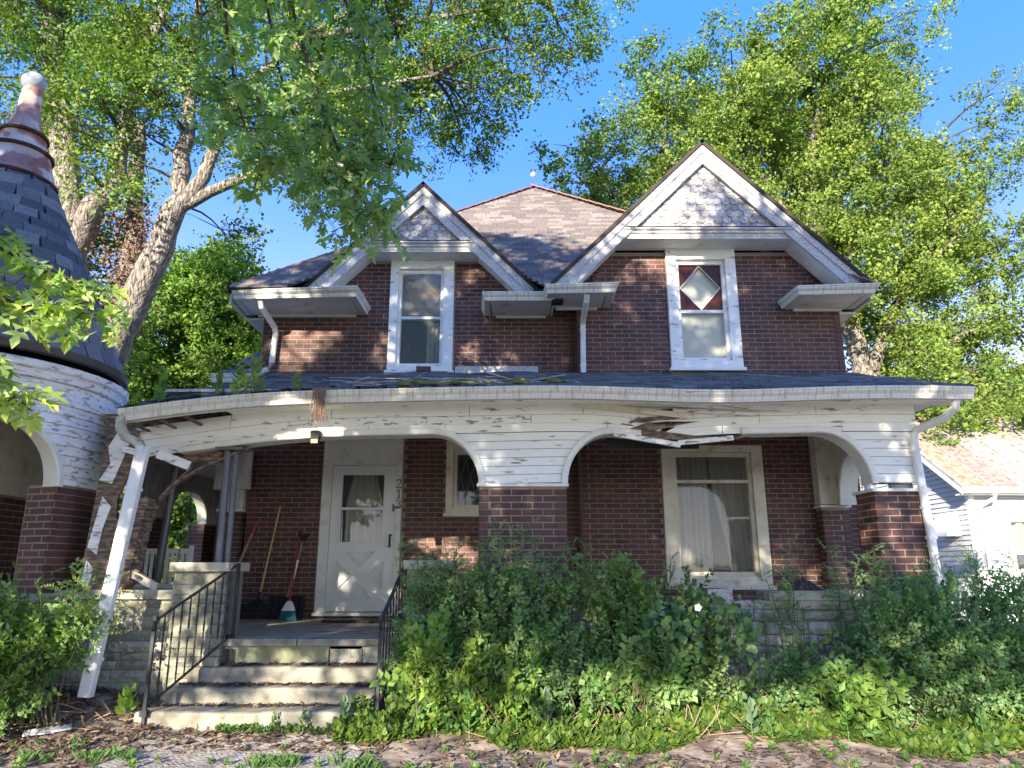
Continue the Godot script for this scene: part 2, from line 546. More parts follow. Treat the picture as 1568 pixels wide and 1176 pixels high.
func gutter(par: Node3D, path: Array, nm := "gutter") -> Node3D:
	# path runs with the outside on its right-hand side
	var xs := []
	var ys := []
	for i in path.size():
		var d: Vector3 = (path[mini(i + 1, path.size() - 1)] - path[maxi(i - 1, 0)])
		d.y = 0
		d = d.normalized()
		var s := d.cross(Vector3.UP)
		if i > 0 and i < path.size() - 1:
			var e: Vector3 = path[i + 1] - path[i]
			e.y = 0
			s /= maxf(0.4, s.dot(e.normalized().cross(Vector3.UP)))
		xs.append(s)
		ys.append(Vector3.UP)
	var mb := MB.new()
	mb.sweep(path, [Vector2(0, .11), Vector2(0, 0), Vector2(.075, 0), Vector2(.085, .03), Vector2(.085, .045), Vector2(.112, .075), Vector2(.118, .098), Vector2(.125, .10), Vector2(.125, .118), Vector2(.108, .118), Vector2(.104, .085), Vector2(.072, .045), Vector2(.07, .01), Vector2(.008, .01), Vector2(.008, .11)], xs, ys)
	for e in [0, path.size() - 1]:
		var b := Basis(xs[e].normalized(), Vector3.UP, xs[e].normalized().cross(Vector3.UP))
		mb.prism(PackedVector2Array([Vector2(0, 0), Vector2(.075, 0), Vector2(.085, .045), Vector2(.118, .09), Vector2(.118, .112), Vector2(0, .112)]), Transform3D(b, path[e] + b.z * (-0.004 if e == 0 else 0.008) * 1.0), .004)
	return obj(nm, mb, M.gutter, par)

func downspout(par: Node3D, pts: Array, nm := "downspout", w := 0.075, d := 0.06, m: Material = null) -> MeshInstance3D:
	var mb := MB.new()
	var xs := []
	var ys := []
	for i in pts.size():
		var t: Vector3 = (pts[mini(i + 1, pts.size() - 1)] - pts[maxi(i - 1, 0)]).normalized()
		var x := Vector3.RIGHT
		if absf(t.x) > 0.8:
			x = Vector3.UP
		x = (x - t * x.dot(t)).normalized()
		xs.append(x)
		ys.append(x.cross(t).normalized())
	var c := 0.012
	var a := w / 2
	var b := d / 2
	mb.sweep(pts, [Vector2(-a + c, -b), Vector2(a - c, -b), Vector2(a, -b + c), Vector2(a, b - c), Vector2(a - c, b), Vector2(-a + c, b), Vector2(-a, b - c), Vector2(-a, -b + c), Vector2(-a + c, -b)], xs, ys)
	var o := obj(nm, mb, m if m != null else M.pipe, par)
	var band := MB.new()
	for i in range(1, pts.size() - 1):
		if pts[i].distance_to(pts[i + 1]) > 0.5:
			var dd: Vector3 = (pts[i + 1] - pts[i]).normalized()
			var x: Vector3 = (Vector3.RIGHT - dd * dd.x).normalized()
			for f in [0.12, 0.85]:
				band.bx(Transform3D(Basis(x, -dd, x.cross(-dd)), pts[i].lerp(pts[i + 1], f)), Vector3(w + .012, .03, d + .012))
	if band.v.size() > 0:
		obj("collar", band, M.pipe, o)
	return o

# A window: casing, sill, sash rails and panes as parts. rails are heights that divide the sash.
func window(par: Node3D, x0: float, x1: float, y0: float, y1: float, z: float, sx0: float, sx1: float, sy0: float, sy1: float, rail: float, m: Material, split := true) -> MeshInstance3D:
	var mb := MB.new()
	for q in [[x0, y0, sx0 - .02, y1], [sx1 + .02, y0, x1, y1]]:
		mb.box(Vector3(q[0], q[1], z - .12), Vector3(q[2], q[3], z + .045))
	mb.box(Vector3(sx0 - .02, sy1 + .02, z - .12), Vector3(sx1 + .02, y1, z + .038))
	for q in [x0 + .004, sx1 + .024]:   # notched plinth of each casing
		for k in 3:
			var wv: float = (sx0 - .02 - x0 - .008)
			var cx: float = q + wv * (k + .5) / 3
			mb.prism(PackedVector2Array([Vector2(cx - wv / 6 + .004, y1 - .30), Vector2(cx, y1 - .335), Vector2(cx + wv / 6 - .004, y1 - .30), Vector2(cx + wv / 6 - .004, y1 - .285), Vector2(cx - wv / 6 + .004, y1 - .285)]), Transform3D(Basis(), Vector3(0, 0, z + .051)), .006)
	var o := obj("window", mb, m, par)
	var sl := MB.new()
	sl.box(Vector3(sx0 - .02, y0 - .002, z - .13), Vector3(sx1 + .02, sy0 - .01, z + .04))
	sl.box(Vector3(x0 - .03, y0 - .05, z - .1), Vector3(x1 + .03, y0 - .003, z + .085))
	obj("sill", sl, m, o)
	var sh := MB.new()
	for q in [[sx0 - .018, sy0 - .008, sx0 + .03, sy1 + .018], [sx1 - .03, sy0 - .008, sx1 + .018, sy1 + .018]]:
		sh.box(Vector3(q[0], q[1], z - .09), Vector3(q[2], q[3], z - .02))
	sh.box(Vector3(sx0 + .03, sy0 - .008, z - .088), Vector3(sx1 - .03, sy0 + .045, z - .022))
	sh.box(Vector3(sx0 + .03, sy1 - .04, z - .088), Vector3(sx1 - .03, sy1 + .018, z - .022))
	sh.box(Vector3(sx0 + .03, rail - .022, z - .088), Vector3(sx1 - .03, rail + .022, z - .018))
	obj("sash", sh, m, o)
	return o

func pane(o: Node, x0: float, x1: float, y0: float, y1: float, z: float) -> void:
	var p := MB.new()
	p.quad(Vector3(x0, y0, z), Vector3(x1, y0, z), Vector3(x1, y1, z), Vector3(x0, y1, z))
	obj("pane", p, M.glass, o)

func leads(o: Node, z: float, lines: Array, m: Material, r := .005) -> void:
	var mb := MB.new()
	for l in lines:
		for i in l.size() - 1:
			mb.tube([Vector3(l[i].x, l[i].y, z), Vector3(l[i + 1].x, l[i + 1].y, z)], [r, r], 5)
	obj("leading", mb, m, o)

func drape(o: Node, x0: float, x1: float, y0: float, y1: float, z: float, folds: float, pinch: Callable, m: Material) -> void:
	var mb := MB.new()
	var nx := 48
	var f := func(i: int, y: float) -> Vector3:
		var u := float(i) / nx
		var l: Vector2 = pinch.call((y - y0) / (y1 - y0))
		return Vector3(lerpf(x0, x1, lerpf(l.x, l.y, u)), y, z + sin(u * folds * TAU) * .022 + sin(u * folds * 2.7 + 1.0) * .012)
	for i in nx:
		for j in 8:
			var ya := lerpf(y0, y1, j / 8.0)
			var yb := lerpf(y0, y1, (j + 1) / 8.0)
			mb.quad(f.call(i, ya), f.call(i + 1, ya), f.call(i + 1, yb), f.call(i, yb))
	obj("curtain", mb, m, o)

func arch_poly(x0: float, x1: float, ys: float, yt: float, rx: float, left := true, right := true) -> PackedVector2Array:
	var p := PackedVector2Array()
	p.append(Vector2(x0, ys - 0.6))
	if left:
		for i in 13:
			var a := PI / 2 * i / 12
			p.append(Vector2(x0 + rx * (1 - cos(a)), ys + (yt - ys) * sin(a)))
	else:
		p.append(Vector2(x0, yt))
	var n := int((x1 - x0 - 2 * rx) / .25)
	for i in range(1, maxi(n, 1)):
		p.append(Vector2(lerpf(x0 + rx, x1 - rx, float(i) / n), yt))
	if right:
		for i in 13:
			var a := PI / 2 * (1 - i / 12.0)
			p.append(Vector2(x1 - rx * (1 - cos(a)), ys + (yt - ys) * sin(a)))
	else:
		p.append(Vector2(x1, yt))
	p.append(Vector2(x1, ys - 0.6))
	return p

func arch_trim(par: Node3D, poly: PackedVector2Array, z: float, dep: float, warp: Callable, from: int, to: int, t := Transform3D(), m: Material = null) -> void:
	var path := []
	var xs := []
	var ys := []
	for i in range(from, to):
		var d: Vector2 = poly[mini(i + 1, to - 1)] - poly[maxi(i - 1, from)]
		var nn := Vector2(-d.y, d.x).normalized()   # out of the opening
		path.append(warp.call(t * Vector3(poly[i].x, poly[i].y, z)))
		xs.append(t.basis * Vector3(nn.x, nn.y, 0))
		ys.append(t.basis.z)
	var mb := MB.new()
	mb.sweep(path, [Vector2(.055, -.01), Vector2(.055, .022), Vector2(.045, .03), Vector2(.0, .03), Vector2(-.012, .018), Vector2(-.012, -dep), Vector2(.055, -dep)], xs, ys)
	obj("arch_trim", mb, M.trim if m == null else m, par)

func gable(ax: float, ay: float, half: float, zf: float, zw: float, zback: float, band_y: float, label: String) -> void:
	var g := MB.new()
	var hh := half - (ay - half - (ay - half))
	# roof slabs of the gable
	var rs := MB.new()
	for s in [-1.0, 1.0]:
		var n := Vector3(s, 1, 0).normalized()
		var a := Vector3(ax, ay, zf + .03)
		var b := Vector3(ax + s * (half + .06), ay - half - .06, zf + .03)
		var back := Vector3(0, 0, zback - zf)
		var th := n * -.05
		var pts := [a + th, b + th, a, b]
		if s > 0:
			rs.quad(a, b, b + back * .35, a + back)
			rs.quad(a + th, a + back + th, b + back * .35 + th, b + th)
			rs.quad(a + th, b + th, b, a)
		else:
			rs.quad(b, a, a + back, b + back * .35)
			rs.quad(b + th, b + back * .35 + th, a + back + th, a + th)
			rs.quad(b + th, a + th, a, b)
		rs.quad(b + th, b + th + back * .35, b + back * .35, b) if s > 0 else rs.quad(b, b + back * .35, b + th + back * .35, b + th)
	var roof := obj("gable_roof", rs, M.roof_base, house)
	# pediment backing
	var zb := zf - .12
	g.prism(PackedVector2Array([Vector2(ax - (ay - band_y) + .16, band_y), Vector2(ax + (ay - band_y) - .16, band_y), Vector2(ax, ay - .16)]), Transform3D(Basis(), Vector3(0, 0, zb)), .06)
	var ped := obj("gable_pediment", g, M.greywood, house)
	if label != "":
		ped.set_meta("label", label)
	# scalloped shingles, one part each
	var sc := MB.new()
	var w := .125
	var hgt := .145
	var pp := PackedVector2Array([Vector2(-w / 2 + .003, hgt), Vector2(-w / 2 + .003, .045)])
	for i in 9:
		var a := PI * i / 8
		pp.append(Vector2(-cos(a) * (w / 2 - .012), .030 - sin(a) * .030))
	pp.append(Vector2(w / 2 - .003, .045))
	pp.append(Vector2(w / 2 - .003, hgt))
	sc.prism(pp, Transform3D(), .02)
	var scm := sc.mesh()
	var y := band_y + .0
	var row := 0
	while y < ay - .42:
		var hw := (ay - y) - .36
		var n := int(ceil(hw * 2 / w)) + 1
		for i in n:
			var x := (i - (n - 1) / 2.0 + (.5 if row % 2 == 1 else 0.0)) * w
			if absf(x) > hw + .01:
				continue
			var o := MeshInstance3D.new()
			o.name = "scallop_shingle"
			o.mesh = scm
			o.material_override = M.scallop[rng.randi_range(0, 3)]
			o.transform = Transform3D(Basis(Vector3.RIGHT, -.13) * Basis(Vector3.BACK, rng.randf_range(-.04, .04)), Vector3(ax + x, y, zb + .030 + rng.randf() * .004) - gpos(ped))
			ped.add_child(o, true)
		y += .10
		row += 1
	# rakes: a wide board under a narrower crown
	for s in [-1.0, 1.0]:
		var d := Vector2(s, -1).normalized()
		var nn := Vector2(-s, -1).normalized()
		var a := Vector2(ax, ay - .055)
		var e := a + d * ((half) * 1.414)
		var t := Transform3D(Basis(), Vector3(0, 0, zf))
		var rb := MB.new()
		rb.prism(PackedVector2Array([a, e, e + nn * .10, Vector2(ax, a.y - .10 * 1.414)]), t, .05)
		var e2 := e + nn * .10 - d * .02
		rb.prism(PackedVector2Array([Vector2(ax, a.y - .10 * 1.414), e2, e2 + nn * .12, Vector2(ax, a.y - .22 * 1.414)]), Transform3D(Basis(), Vector3(0, 0, zf - .022)), .04)
		obj("rake_board", rb, M.rake, house)
		var sf := MB.new()
		var p0 := a + nn * .17
		p0.x = ax
		p0.y = a.y - .17 * 1.414
		var p1 := e + nn * .17
		var A := Vector3(p0.x, p0.y, zf - .06)
		var B := Vector3(p1.x, p1.y, zf - .06)
		var bk := Vector3(0, 0, zw - zf + .06)
		var th := Vector3(-nn.x, -nn.y, 0) * .03
		if s > 0:
			sf.quad(A, A + bk, B + bk, B)
			sf.quad(A + th, B + th, B + bk + th, A + bk + th)
		else:
			sf.quad(A, B, B + bk, A + bk)
			sf.quad(A + th, A + bk + th, B + bk + th, B + th)
		obj("rake_soffit", sf, M.trim, house)
	# band under the pediment and its soffit
	var hb := ay - band_y - .19
	var b := MB.new()
	var prof := [Vector2(0, -.10), Vector2(.05, -.10), Vector2(.05, -.06), Vector2(.075, -.045), Vector2(.075, -.02), Vector2(.11, 0), Vector2(.11, .02), Vector2(0, .035)]
	b.sweep([Vector3(ax - hb, band_y - .03, zf - .11), Vector3(ax + hb, band_y - .03, zf - .11)], prof, [Vector3.BACK, Vector3.BACK], [Vector3.UP, Vector3.UP])
	obj("pediment_band", b, M.rake, house)
	var fl := MB.new()
	fl.box(Vector3(ax - hb + .05, band_y + .004, zf - .10), Vector3(ax + hb - .05, band_y + .012, zf - .008))
	obj("flashing", fl, M.rust, house)
	var so := MB.new()
	so.box(Vector3(ax - hb - .06, band_y - .15, zw), Vector3(ax + hb + .06, band_y - .115, zf - .07))
	so.box(Vector3(ax - hb - .02, band_y - .13, zf - .115), Vector3(ax + hb + .02, band_y - .03, zf - .10))
	obj("pediment_soffit", so, M.trim, house)

func cornice(x0: float, x1: float, y: float, zf: float, zw: float, left_end: bool, right_end: bool, cap_x0: float, cap_x1: float, cap_h: float) -> void:
	# boxed eave return with gutter; mitred ends run back to the wall
	var b := MB.new()
	b.box(Vector3(x0 + .06, y + .055, zw), Vector3(x1 - .06, y + .085, zf - .05))
	b.box(Vector3(x0 + .03, y + .05, zf - .05), Vector3(x1 - .03, y + .15, zf - .02))
	b.box(Vector3(x0 + .12, y + .02, zw), Vector3(x1 - .12, y + .054, zw + .04))
	var s := obj("eave_soffit", b, M.trim, house)
	var path := []
	if left_end:
		path.append(Vector3(x0 + .02, y + .045, zw + .04))
	path.append(Vector3(x0 + .02, y + .045, zf - .02))
	path.append(Vector3(x1 - .02, y + .045, zf - .02))
	if right_end:
		path.append(Vector3(x1 - .02, y + .045, zw + .04))
	gutter(house, path)
	for e in [x0 + .03, x1 - .03]:
		var q := MB.new()
		q.box(Vector3(e - .015, y + .052, zw), Vector3(e + .015, y + .148, zf - .052))
		obj("fascia", q, M.trim, house)
	if cap_h > 0:
		var c := MB.new()
		var y1 := y + .155
		var A := Vector3(cap_x0, y1, zf + .02)
		var B := Vector3(cap_x1, y1, zf + .02)
		var m := Vector3((cap_x0 + cap_x1) / 2, y1 + cap_h, zw)
		c.tri(A, B, m)
		c.tri(B, Vector3(cap_x1, y1, zw), m)
		c.tri(Vector3(cap_x0, y1, zw), A, m)
		obj("return_cap", c, M.peel, house)

func build_house() -> void:
	house = thing("brick_house", Vector3(0.5, 0.3, -10), "old dark brick house with twin shingled gables, shingled turret and sagging white porch", "house")
	piece_meshes()
	# --- walls ---
	var opL := [[-2.60, .80, -1.62, 3.15], [-1.78, 4.26, -.93, 5.98], [-.87, 2.2, -.16, 3.15]]
	var opB := [[2.16, 1.26, 3.37, 3.0], [2.40, 4.24, 3.20, 5.98]]
	var wl := MB.new()
	panels(wl, -3.72, .95, .3, 5.2, -10.205, .25, opL)
	wl.prism(PackedVector2Array([Vector2(-3.05, 5.2), Vector2(.36, 5.2), Vector2(-.41, 5.97), Vector2(-2.27, 5.97)]), Transform3D(Basis(), Vector3(0, 0, -10.46)), .05)
	for q in [[-3.05, -1.78], [-.93, .36]]:
		var inner: float = q[1] if q[1] < 0 and q[0] < -1.3 else q[0]
		if q[0] < -1.34:
			wl.prism(PackedVector2Array([Vector2(-3.05, 5.2), Vector2(-1.78, 5.2), Vector2(-1.78, 5.97), Vector2(-2.28, 5.97)]), Transform3D(Basis(), Vector3(0, 0, -10.205)), .2)
		else:
			wl.prism(PackedVector2Array([Vector2(-.93, 5.2), Vector2(.37, 5.2), Vector2(-.40, 5.97), Vector2(-.93, 5.97)]), Transform3D(Basis(), Vector3(0, 0, -10.205)), .2)
	wl.box(Vector3(-3.72, .3, -17), Vector3(-3.5, 5.2, -10.46))
	var wallL := obj("front_wall", wl, M.mortar, house)
	var wb := MB.new()
	panels(wb, .95, 4.78, .3, 5.2, -9.905, .25, opB)
	wb.prism(PackedVector2Array([Vector2(.70 + .3, 5.2), Vector2(2.40, 5.2), Vector2(2.40, 5.99), Vector2(1.48, 5.99)]), Transform3D(Basis(), Vector3(0, 0, -9.905)), .2)
	wb.prism(PackedVector2Array([Vector2(3.20, 5.2), Vector2(4.68, 5.2), Vector2(4.15, 5.99), Vector2(3.20, 5.99)]), Transform3D(Basis(), Vector3(0, 0, -9.905)), .2)
	wb.box(Vector3(.95, .3, -10.25), Vector3(1.15, 5.2, -10.155))
	wb.box(Vector3(4.58, .3, -17), Vector3(4.78, 5.2, -10.155))
	wb.box(Vector3(-3.5, .3, -17.2), Vector3(4.58, 5.2, -17))
	var wallB := obj("bay_wall", wb, M.mortar, house)
	var fl := MB.new()
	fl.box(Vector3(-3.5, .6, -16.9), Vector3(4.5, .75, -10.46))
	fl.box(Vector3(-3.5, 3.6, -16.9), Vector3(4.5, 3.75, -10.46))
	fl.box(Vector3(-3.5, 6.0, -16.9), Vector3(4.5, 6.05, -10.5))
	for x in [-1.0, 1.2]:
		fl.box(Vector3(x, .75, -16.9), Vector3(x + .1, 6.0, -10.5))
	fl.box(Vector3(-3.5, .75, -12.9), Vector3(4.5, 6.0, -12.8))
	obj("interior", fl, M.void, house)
	var limL := func(y: float) -> Vector2:
		if y < 5.21:
			return Vector2(-3.72, .94)
		var h := 6.92 - y
		return Vector2(-1.34 - h, -1.34 + h)
	var limB := func(y: float) -> Vector2:
		if y < 5.20:
			return Vector2(.95, 4.78)
		var h := 7.38 - y
		return Vector2(maxf(2.81 - h, 1.0), minf(2.81 + h, 4.76))
	var X := Vector3.RIGHT
	var trimL := [[-2.70, .83, -1.53, 3.3], [-1.85, 4.17, -.86, 6.05], [-.94, 2.12, -.09, 3.3]]
	var trimB := [[2.05, 1.2, 3.46, 3.1], [2.27, 4.13, 3.31, 6.06]]
	bricks(wallL, Vector3(0, 0, -10.2), X, .765, 3.32, func(_y): return Vector2(-3.72, .94), trimL, .10)
	bricks(wallL, Vector3(0, 0, -10.2), X, 4.12, 5.225, limL, trimL, .10)
	bricks(wallL, Vector3(0, 0, -10.2), X, 4.12 + .0677 * 16, 5.97, limL, trimL)
	bricks(wallB, Vector3(0, 0, -9.9), X, 1.0, 3.34, func(_y): return Vector2(.95, 4.78), trimB, .10)
	bricks(wallB, Vector3(0, 0, -9.9), X, 3.98, 5.22, limB, trimB, .10)
	bricks(wallB, Vector3(0, 0, -9.9), X, 3.98 + .0677 * 18, 5.98, limB, trimB)
	bricks(wallB, Vector3(.945, 0, -10.2), Vector3.BACK, 4.1, 5.17, func(_y): return Vector2(.01, .29), [])
	bricks(wallL, Vector3(-3.725, 0, 0), Vector3.BACK, .765, 5.1, func(_y): return Vector2(-17, -10.21), [])
	bricks(wallB, Vector3(4.785, 0, 0), Vector3.FORWARD, .4, 5.1, func(_y): return Vector2(9.91, 17), [])
	# --- roofs ---
	var rf := MB.new()
	var ap := Vector3(.45, 9.12, -13.5)
	var c := [Vector3(-4.02, 5.22, -9.48), Vector3(5.02, 5.22, -9.28), Vector3(5.02, 5.22, -17.6), Vector3(-4.02, 5.22, -17.6)]
	for i in range(1, 4):
		rf.tri(c[i], c[(i + 1) % 4], ap)
	# front slope, cut away where the gables stand
	var up := (ap - Vector3(.45, 5.22, -9.38)).normalized()
	var sl: float = ap.distance_to(Vector3(.45, 5.22, -9.38))
	var ks := sl / 3.9
	var slope := Transform3D(Basis(X, up, X.cross(up)), Vector3(.45, 5.22, -9.38))
	var front := [PackedVector2Array([Vector2(-4.45, .02), Vector2(4.55, .02), Vector2(0, sl)])]
	for q in [[-1.34, 7.02], [2.81, 7.51]]:
		var h: float = (q[1] - 4.9) * 1.03
		var cut := PackedVector2Array([Vector2(q[0] - .45 - h, (4.9 - 5.22) * ks), Vector2(q[0] - .45 + h, (4.9 - 5.22) * ks), Vector2(q[0] - .45, (q[1] - 5.22) * ks)])
		var out := []
		for p in front:
			out.append_array(Geometry2D.clip_polygons(p, cut))
		front = out
	for p in front:
		rf.prism(p, slope, .03)
	var roof := obj("main_roof", rf, M.roof_base, house)
	for p in front:
		shingles(roof, slope, p, .118, .24, [4, 5, 6, 7, 4, 6, 11, 4, 6])
	var rc := MB.new()
	for i in 2:
		var d: Vector3 = (ap - c[i])
		for k in 26:
			var a: Vector3 = c[i] + d * (k / 26.0)
			rc.beam(a + Vector3(0, .02 + .012, 0), a + d / 25.0 + Vector3(0, .045, 0), .17, .018)
	obj("ridge_cap", rc, M.pink, house)
	var lr := MB.new()
	lr.tube([ap + Vector3(0, -.05, 0), ap + Vector3(-.02, .62, 0)], [.012, .005], 6)
	lr.beam(ap + Vector3(-.10, .37, 0), ap + Vector3(.14, .39, 0), .008, .008)
	var rod := obj("lightning_rod", lr, M.steel, house)
	var lb := MB.new()
	lb.ball(ap + Vector3(-.01, .30, 0), Vector3(.05, .055, .05))
	obj("glass_ball", lb, M.white, rod)
	gable(-1.34, 7.08, 1.70, -9.76, -10.2, -12.2, 6.12, "smaller left pediment of scalloped shingles")
	gable(2.81, 7.57, 2.26, -9.42, -9.9, -12.2, 6.17, "larger right pediment of scalloped shingles")
	cornice(-3.92, -2.22, 5.05, -9.56, -10.2, true, true, -3.0, -2.14, .28)
	cornice(-.36, .62, 5.03, -9.56, -10.2, true, false, -.40, .45, .28)
	cornice(.52, 1.36, 5.05, -9.34, -9.9, true, true, .62, 1.40, .30)
	cornice(3.98, 4.92, 5.03, -9.34, -9.9, true, true, 3.93, 4.75, .28)
	var ls := MB.new()
	ls.box(Vector3(-4.0, 5.04, -17), Vector3(-3.72, 5.06, -10.2))
	ls.box(Vector3(-4.02, 5.06, -17), Vector3(-3.99, 5.21, -9.6))
	ls.box(Vector3(4.78, 5.02, -17), Vector3(5.0, 5.05, -9.9))
	ls.box(Vector3(5.0, 5.05, -17), Vector3(5.03, 5.20, -9.4))
	obj("side_eave", ls, M.trim, house)
	# torn black gap between the two eave returns
	var hole := MB.new()
	hole.box(Vector3(.56, 5.045, -9.62), Vector3(.72, 5.15, -9.5))
	hole.box(Vector3(.30, 5.20, -9.62), Vector3(.62, 5.27, -9.56))
	obj("gap_lining", hole, M.void, house)
	# low roof of the side wing, left of the front wall
	var sw := MB.new()
	var s0 := Vector3(-4.42, 4.2, -10.35)
	var s1 := Vector3(-3.73, 4.2, -10.35)
	var s2 := Vector3(-3.73, 5.0, -11.3)
	var s3 := Vector3(-3.9, 5.0, -11.3)
	sw.quad(s0, s1, s2, s3)
	sw.quad(s0 + Vector3(0, 0, -4), s0, s3, s3 + Vector3(0, 0, -3))
	var swr := obj("side_roof", sw, M.roof_base, house)
	var up2 := (s2 - s1).normalized()
	shingles(swr, Transform3D(Basis(X, up2, X.cross(up2)), s0), PackedVector2Array([Vector2(0, 0), Vector2(.69, 0), Vector2(.69, 1.24), Vector2(.5, 1.24)]), .17, .29, [2, 0, 1, 3])
	gutter(house, [s0 + Vector3(-.02, -.11, .01), s1 + Vector3(.3, -.11, .01)])
	var tear := MB.new()
	tear.prism(PackedVector2Array([Vector2(.16, .24), Vector2(.24, .33), Vector2(.30, .40), Vector2(.33, .31), Vector2(.50, .28), Vector2(.42, .24), Vector2(.30, .28)]), Transform3D(Basis(X, up2, X.cross(up2)), s0 + X.cross(up2) * .05), .02)
	obj("roof_tear", tear, M.void, house)
	downspout(house, [Vector3(-3.56, 5.10, -9.55), Vector3(-3.56, 5.02, -9.62), Vector3(-3.50, 4.86, -10.05), Vector3(-3.50, 4.80, -10.12), Vector3(-3.52, 4.34, -10.12), Vector3(-3.56, 4.24, -10.12), Vector3(-3.76, 4.17, -10.14)])
	downspout(house, [Vector3(1.03, 5.08, -9.28), Vector3(1.03, 5.0, -9.34), Vector3(1.02, 4.88, -9.74), Vector3(1.02, 4.82, -9.82), Vector3(1.01, 4.10, -9.82)])
	var db := MB.new()
	db.box(Vector3(.97, 4.035, -9.855), Vector3(1.05, 4.10, -9.785))
	obj("downspout_end", db, M.dark, house)
	downspout(house, [Vector3(4.86, 3.4, -9.85), Vector3(4.85, 2.0, -9.85), Vector3(4.84, .3, -9.85)])
	# --- windows ---
	var w1 := window(house, -1.84, -.88, 4.23, 6.02, -10.19, -1.70, -1.05, 4.31, 5.82, 5.07, M.paint)
	pane(w1, -1.68, -1.07, 4.34, 5.05, -10.25)
	pane(w1, -1.68, -1.07, 5.09, 5.79, -10.24)
	pane(w1, -1.69, -1.06, 4.33, 5.80, -10.20)
	leads(w1, -10.233, [[Vector2(-1.375, 5.74), Vector2(-1.14, 5.42), Vector2(-1.375, 5.12), Vector2(-1.62, 5.42), Vector2(-1.375, 5.74)], [Vector2(-1.68, 5.42), Vector2(-1.62, 5.42)], [Vector2(-1.07, 5.42), Vector2(-1.14, 5.42)]], M.leaddark, .004)
	drape(w1, -1.70, -1.05, 4.3, 5.06, -10.42, 3, func(_t): return Vector2(.62, .98), M.curtain)
	var w2 := window(house, 2.28, 3.30, 4.19, 6.04, -9.89, 2.44, 3.13, 4.31, 5.84, 5.06, M.paint)
	pane(w2, 2.46, 3.11, 4.34, 5.04, -9.95)
	pane(w2, 2.46, 3.11, 5.08, 5.81, -9.975)
	var dia := [Vector2(2.785, 5.79), Vector2(3.08, 5.44), Vector2(2.785, 5.10), Vector2(2.49, 5.44), Vector2(2.785, 5.79)]
	leads(w2, -9.955, [dia], M.lead, .0075)
	for q in [[Vector2(2.46, 5.81), Vector2(2.46, 5.44), Vector2(2.49, 5.44), Vector2(2.785, 5.79), Vector2(2.785, 5.81)], [Vector2(3.11, 5.81), Vector2(2.785, 5.81), Vector2(2.785, 5.79), Vector2(3.08, 5.44), Vector2(3.11, 5.44)], [Vector2(2.46, 5.08), Vector2(2.785, 5.08), Vector2(2.785, 5.10), Vector2(2.49, 5.44), Vector2(2.46, 5.44)], [Vector2(3.11, 5.08), Vector2(3.11, 5.44), Vector2(3.08, 5.44), Vector2(2.785, 5.10), Vector2(2.785, 5.08)]]:
		var pm := MB.new()
		pm.prism(PackedVector2Array(q), Transform3D(Basis(), Vector3(0, 0, -9.96)), .006)
		obj("amber_pane", pm, M.amber, w2)
	var bl := MB.new()
	for i in 52:
		bl.bx(Transform3D(Basis(X, .5), Vector3(2.785, 4.38 + i * .028, -10.02)), Vector3(.66, .026, .002))
	obj("blind", bl, M.blind, w2)
	var w3 := window(house, 2.06, 3.45, 1.20, 3.07, -9.89, 2.24, 3.28, 1.33, 2.96, 2.58, M.cream)
	pane(w3, 2.26, 3.26, 1.36, 2.56, -9.945)
	pane(w3, 2.26, 3.26, 2.60, 2.93, -9.945)
	var el := []
	for i in 21:
		el.append(Vector2(2.76 + .19 * cos(TAU * i / 20), 2.765 + .06 * sin(TAU * i / 20)))
	var l3 := [el, [Vector2(2.28, 2.63), Vector2(3.24, 2.63)], [Vector2(2.28, 2.90), Vector2(3.24, 2.90)], [Vector2(2.54, 2.66), Vector2(2.54, 2.88), Vector2(2.98, 2.88), Vector2(2.98, 2.66), Vector2(2.54, 2.66)], [Vector2(2.76, 2.6), Vector2(2.76, 2.93)], [Vector2(2.28, 2.765), Vector2(2.57, 2.765)], [Vector2(2.95, 2.765), Vector2(3.24, 2.765)]]
	for cx in [2.42, 3.10]:
		l3.append([Vector2(cx, 2.85), Vector2(cx + .075, 2.765), Vector2(cx, 2.68), Vector2(cx - .075, 2.765), Vector2(cx, 2.85)])
	leads(w3, -9.935, l3, M.leaddark, .0045)
	drape(w3, 2.2, 3.35, 1.2, 3.0, -10.05, 7, func(_t): return Vector2(.0, .46), M.curtain)
	drape(w3, 2.2, 3.35, 1.2, 3.0, -10.07, 6, func(t): return Vector2(lerpf(.68, .48, smoothstep(0.0, .95, t)), 1.0), M.curtain)
	var w4 := window(house, -.93, -.10, 2.17, 3.2, -10.19, -.81, -.22, 2.24, 3.04, 2.255, M.cream)
	pane(w4, -.79, -.24, 2.28, 3.01, -10.245)
	var l4 := [[Vector2(-.76, 2.95), Vector2(-.27, 2.95)], [Vector2(-.76, 2.3), Vector2(-.76, 2.98)]]
	for cx in [-.66, -.515, -.37]:
		l4.append([Vector2(cx, 2.93), Vector2(cx + .07, 2.68), Vector2(cx, 2.42), Vector2(cx - .07, 2.68), Vector2(cx, 2.93)])
		l4.append([Vector2(cx, 2.42), Vector2(cx, 2.3)])
	leads(w4, -10.235, l4, M.leaddark, .004)
	# --- storm door ---
	var dc := MB.new()
	dc.box(Vector3(-2.67, .845, -10.3), Vector3(-2.535, 3.25, -10.145))
	dc.box(Vector3(-1.625, .845, -10.3), Vector3(-1.55, 3.25, -10.145))
	dc.box(Vector3(-2.535, 2.86, -10.3), Vector3(-1.625, 3.25, -10.155))
	dc.box(Vector3(-2.535, 2.84, -10.3), Vector3(-1.625, 2.868, -10.135))
	dc.box(Vector3(-2.70, .80, -10.3), Vector3(-1.53, .844, -10.12))
	var door := obj("storm_door", dc, M.trim, house)
	var dl := MB.new()
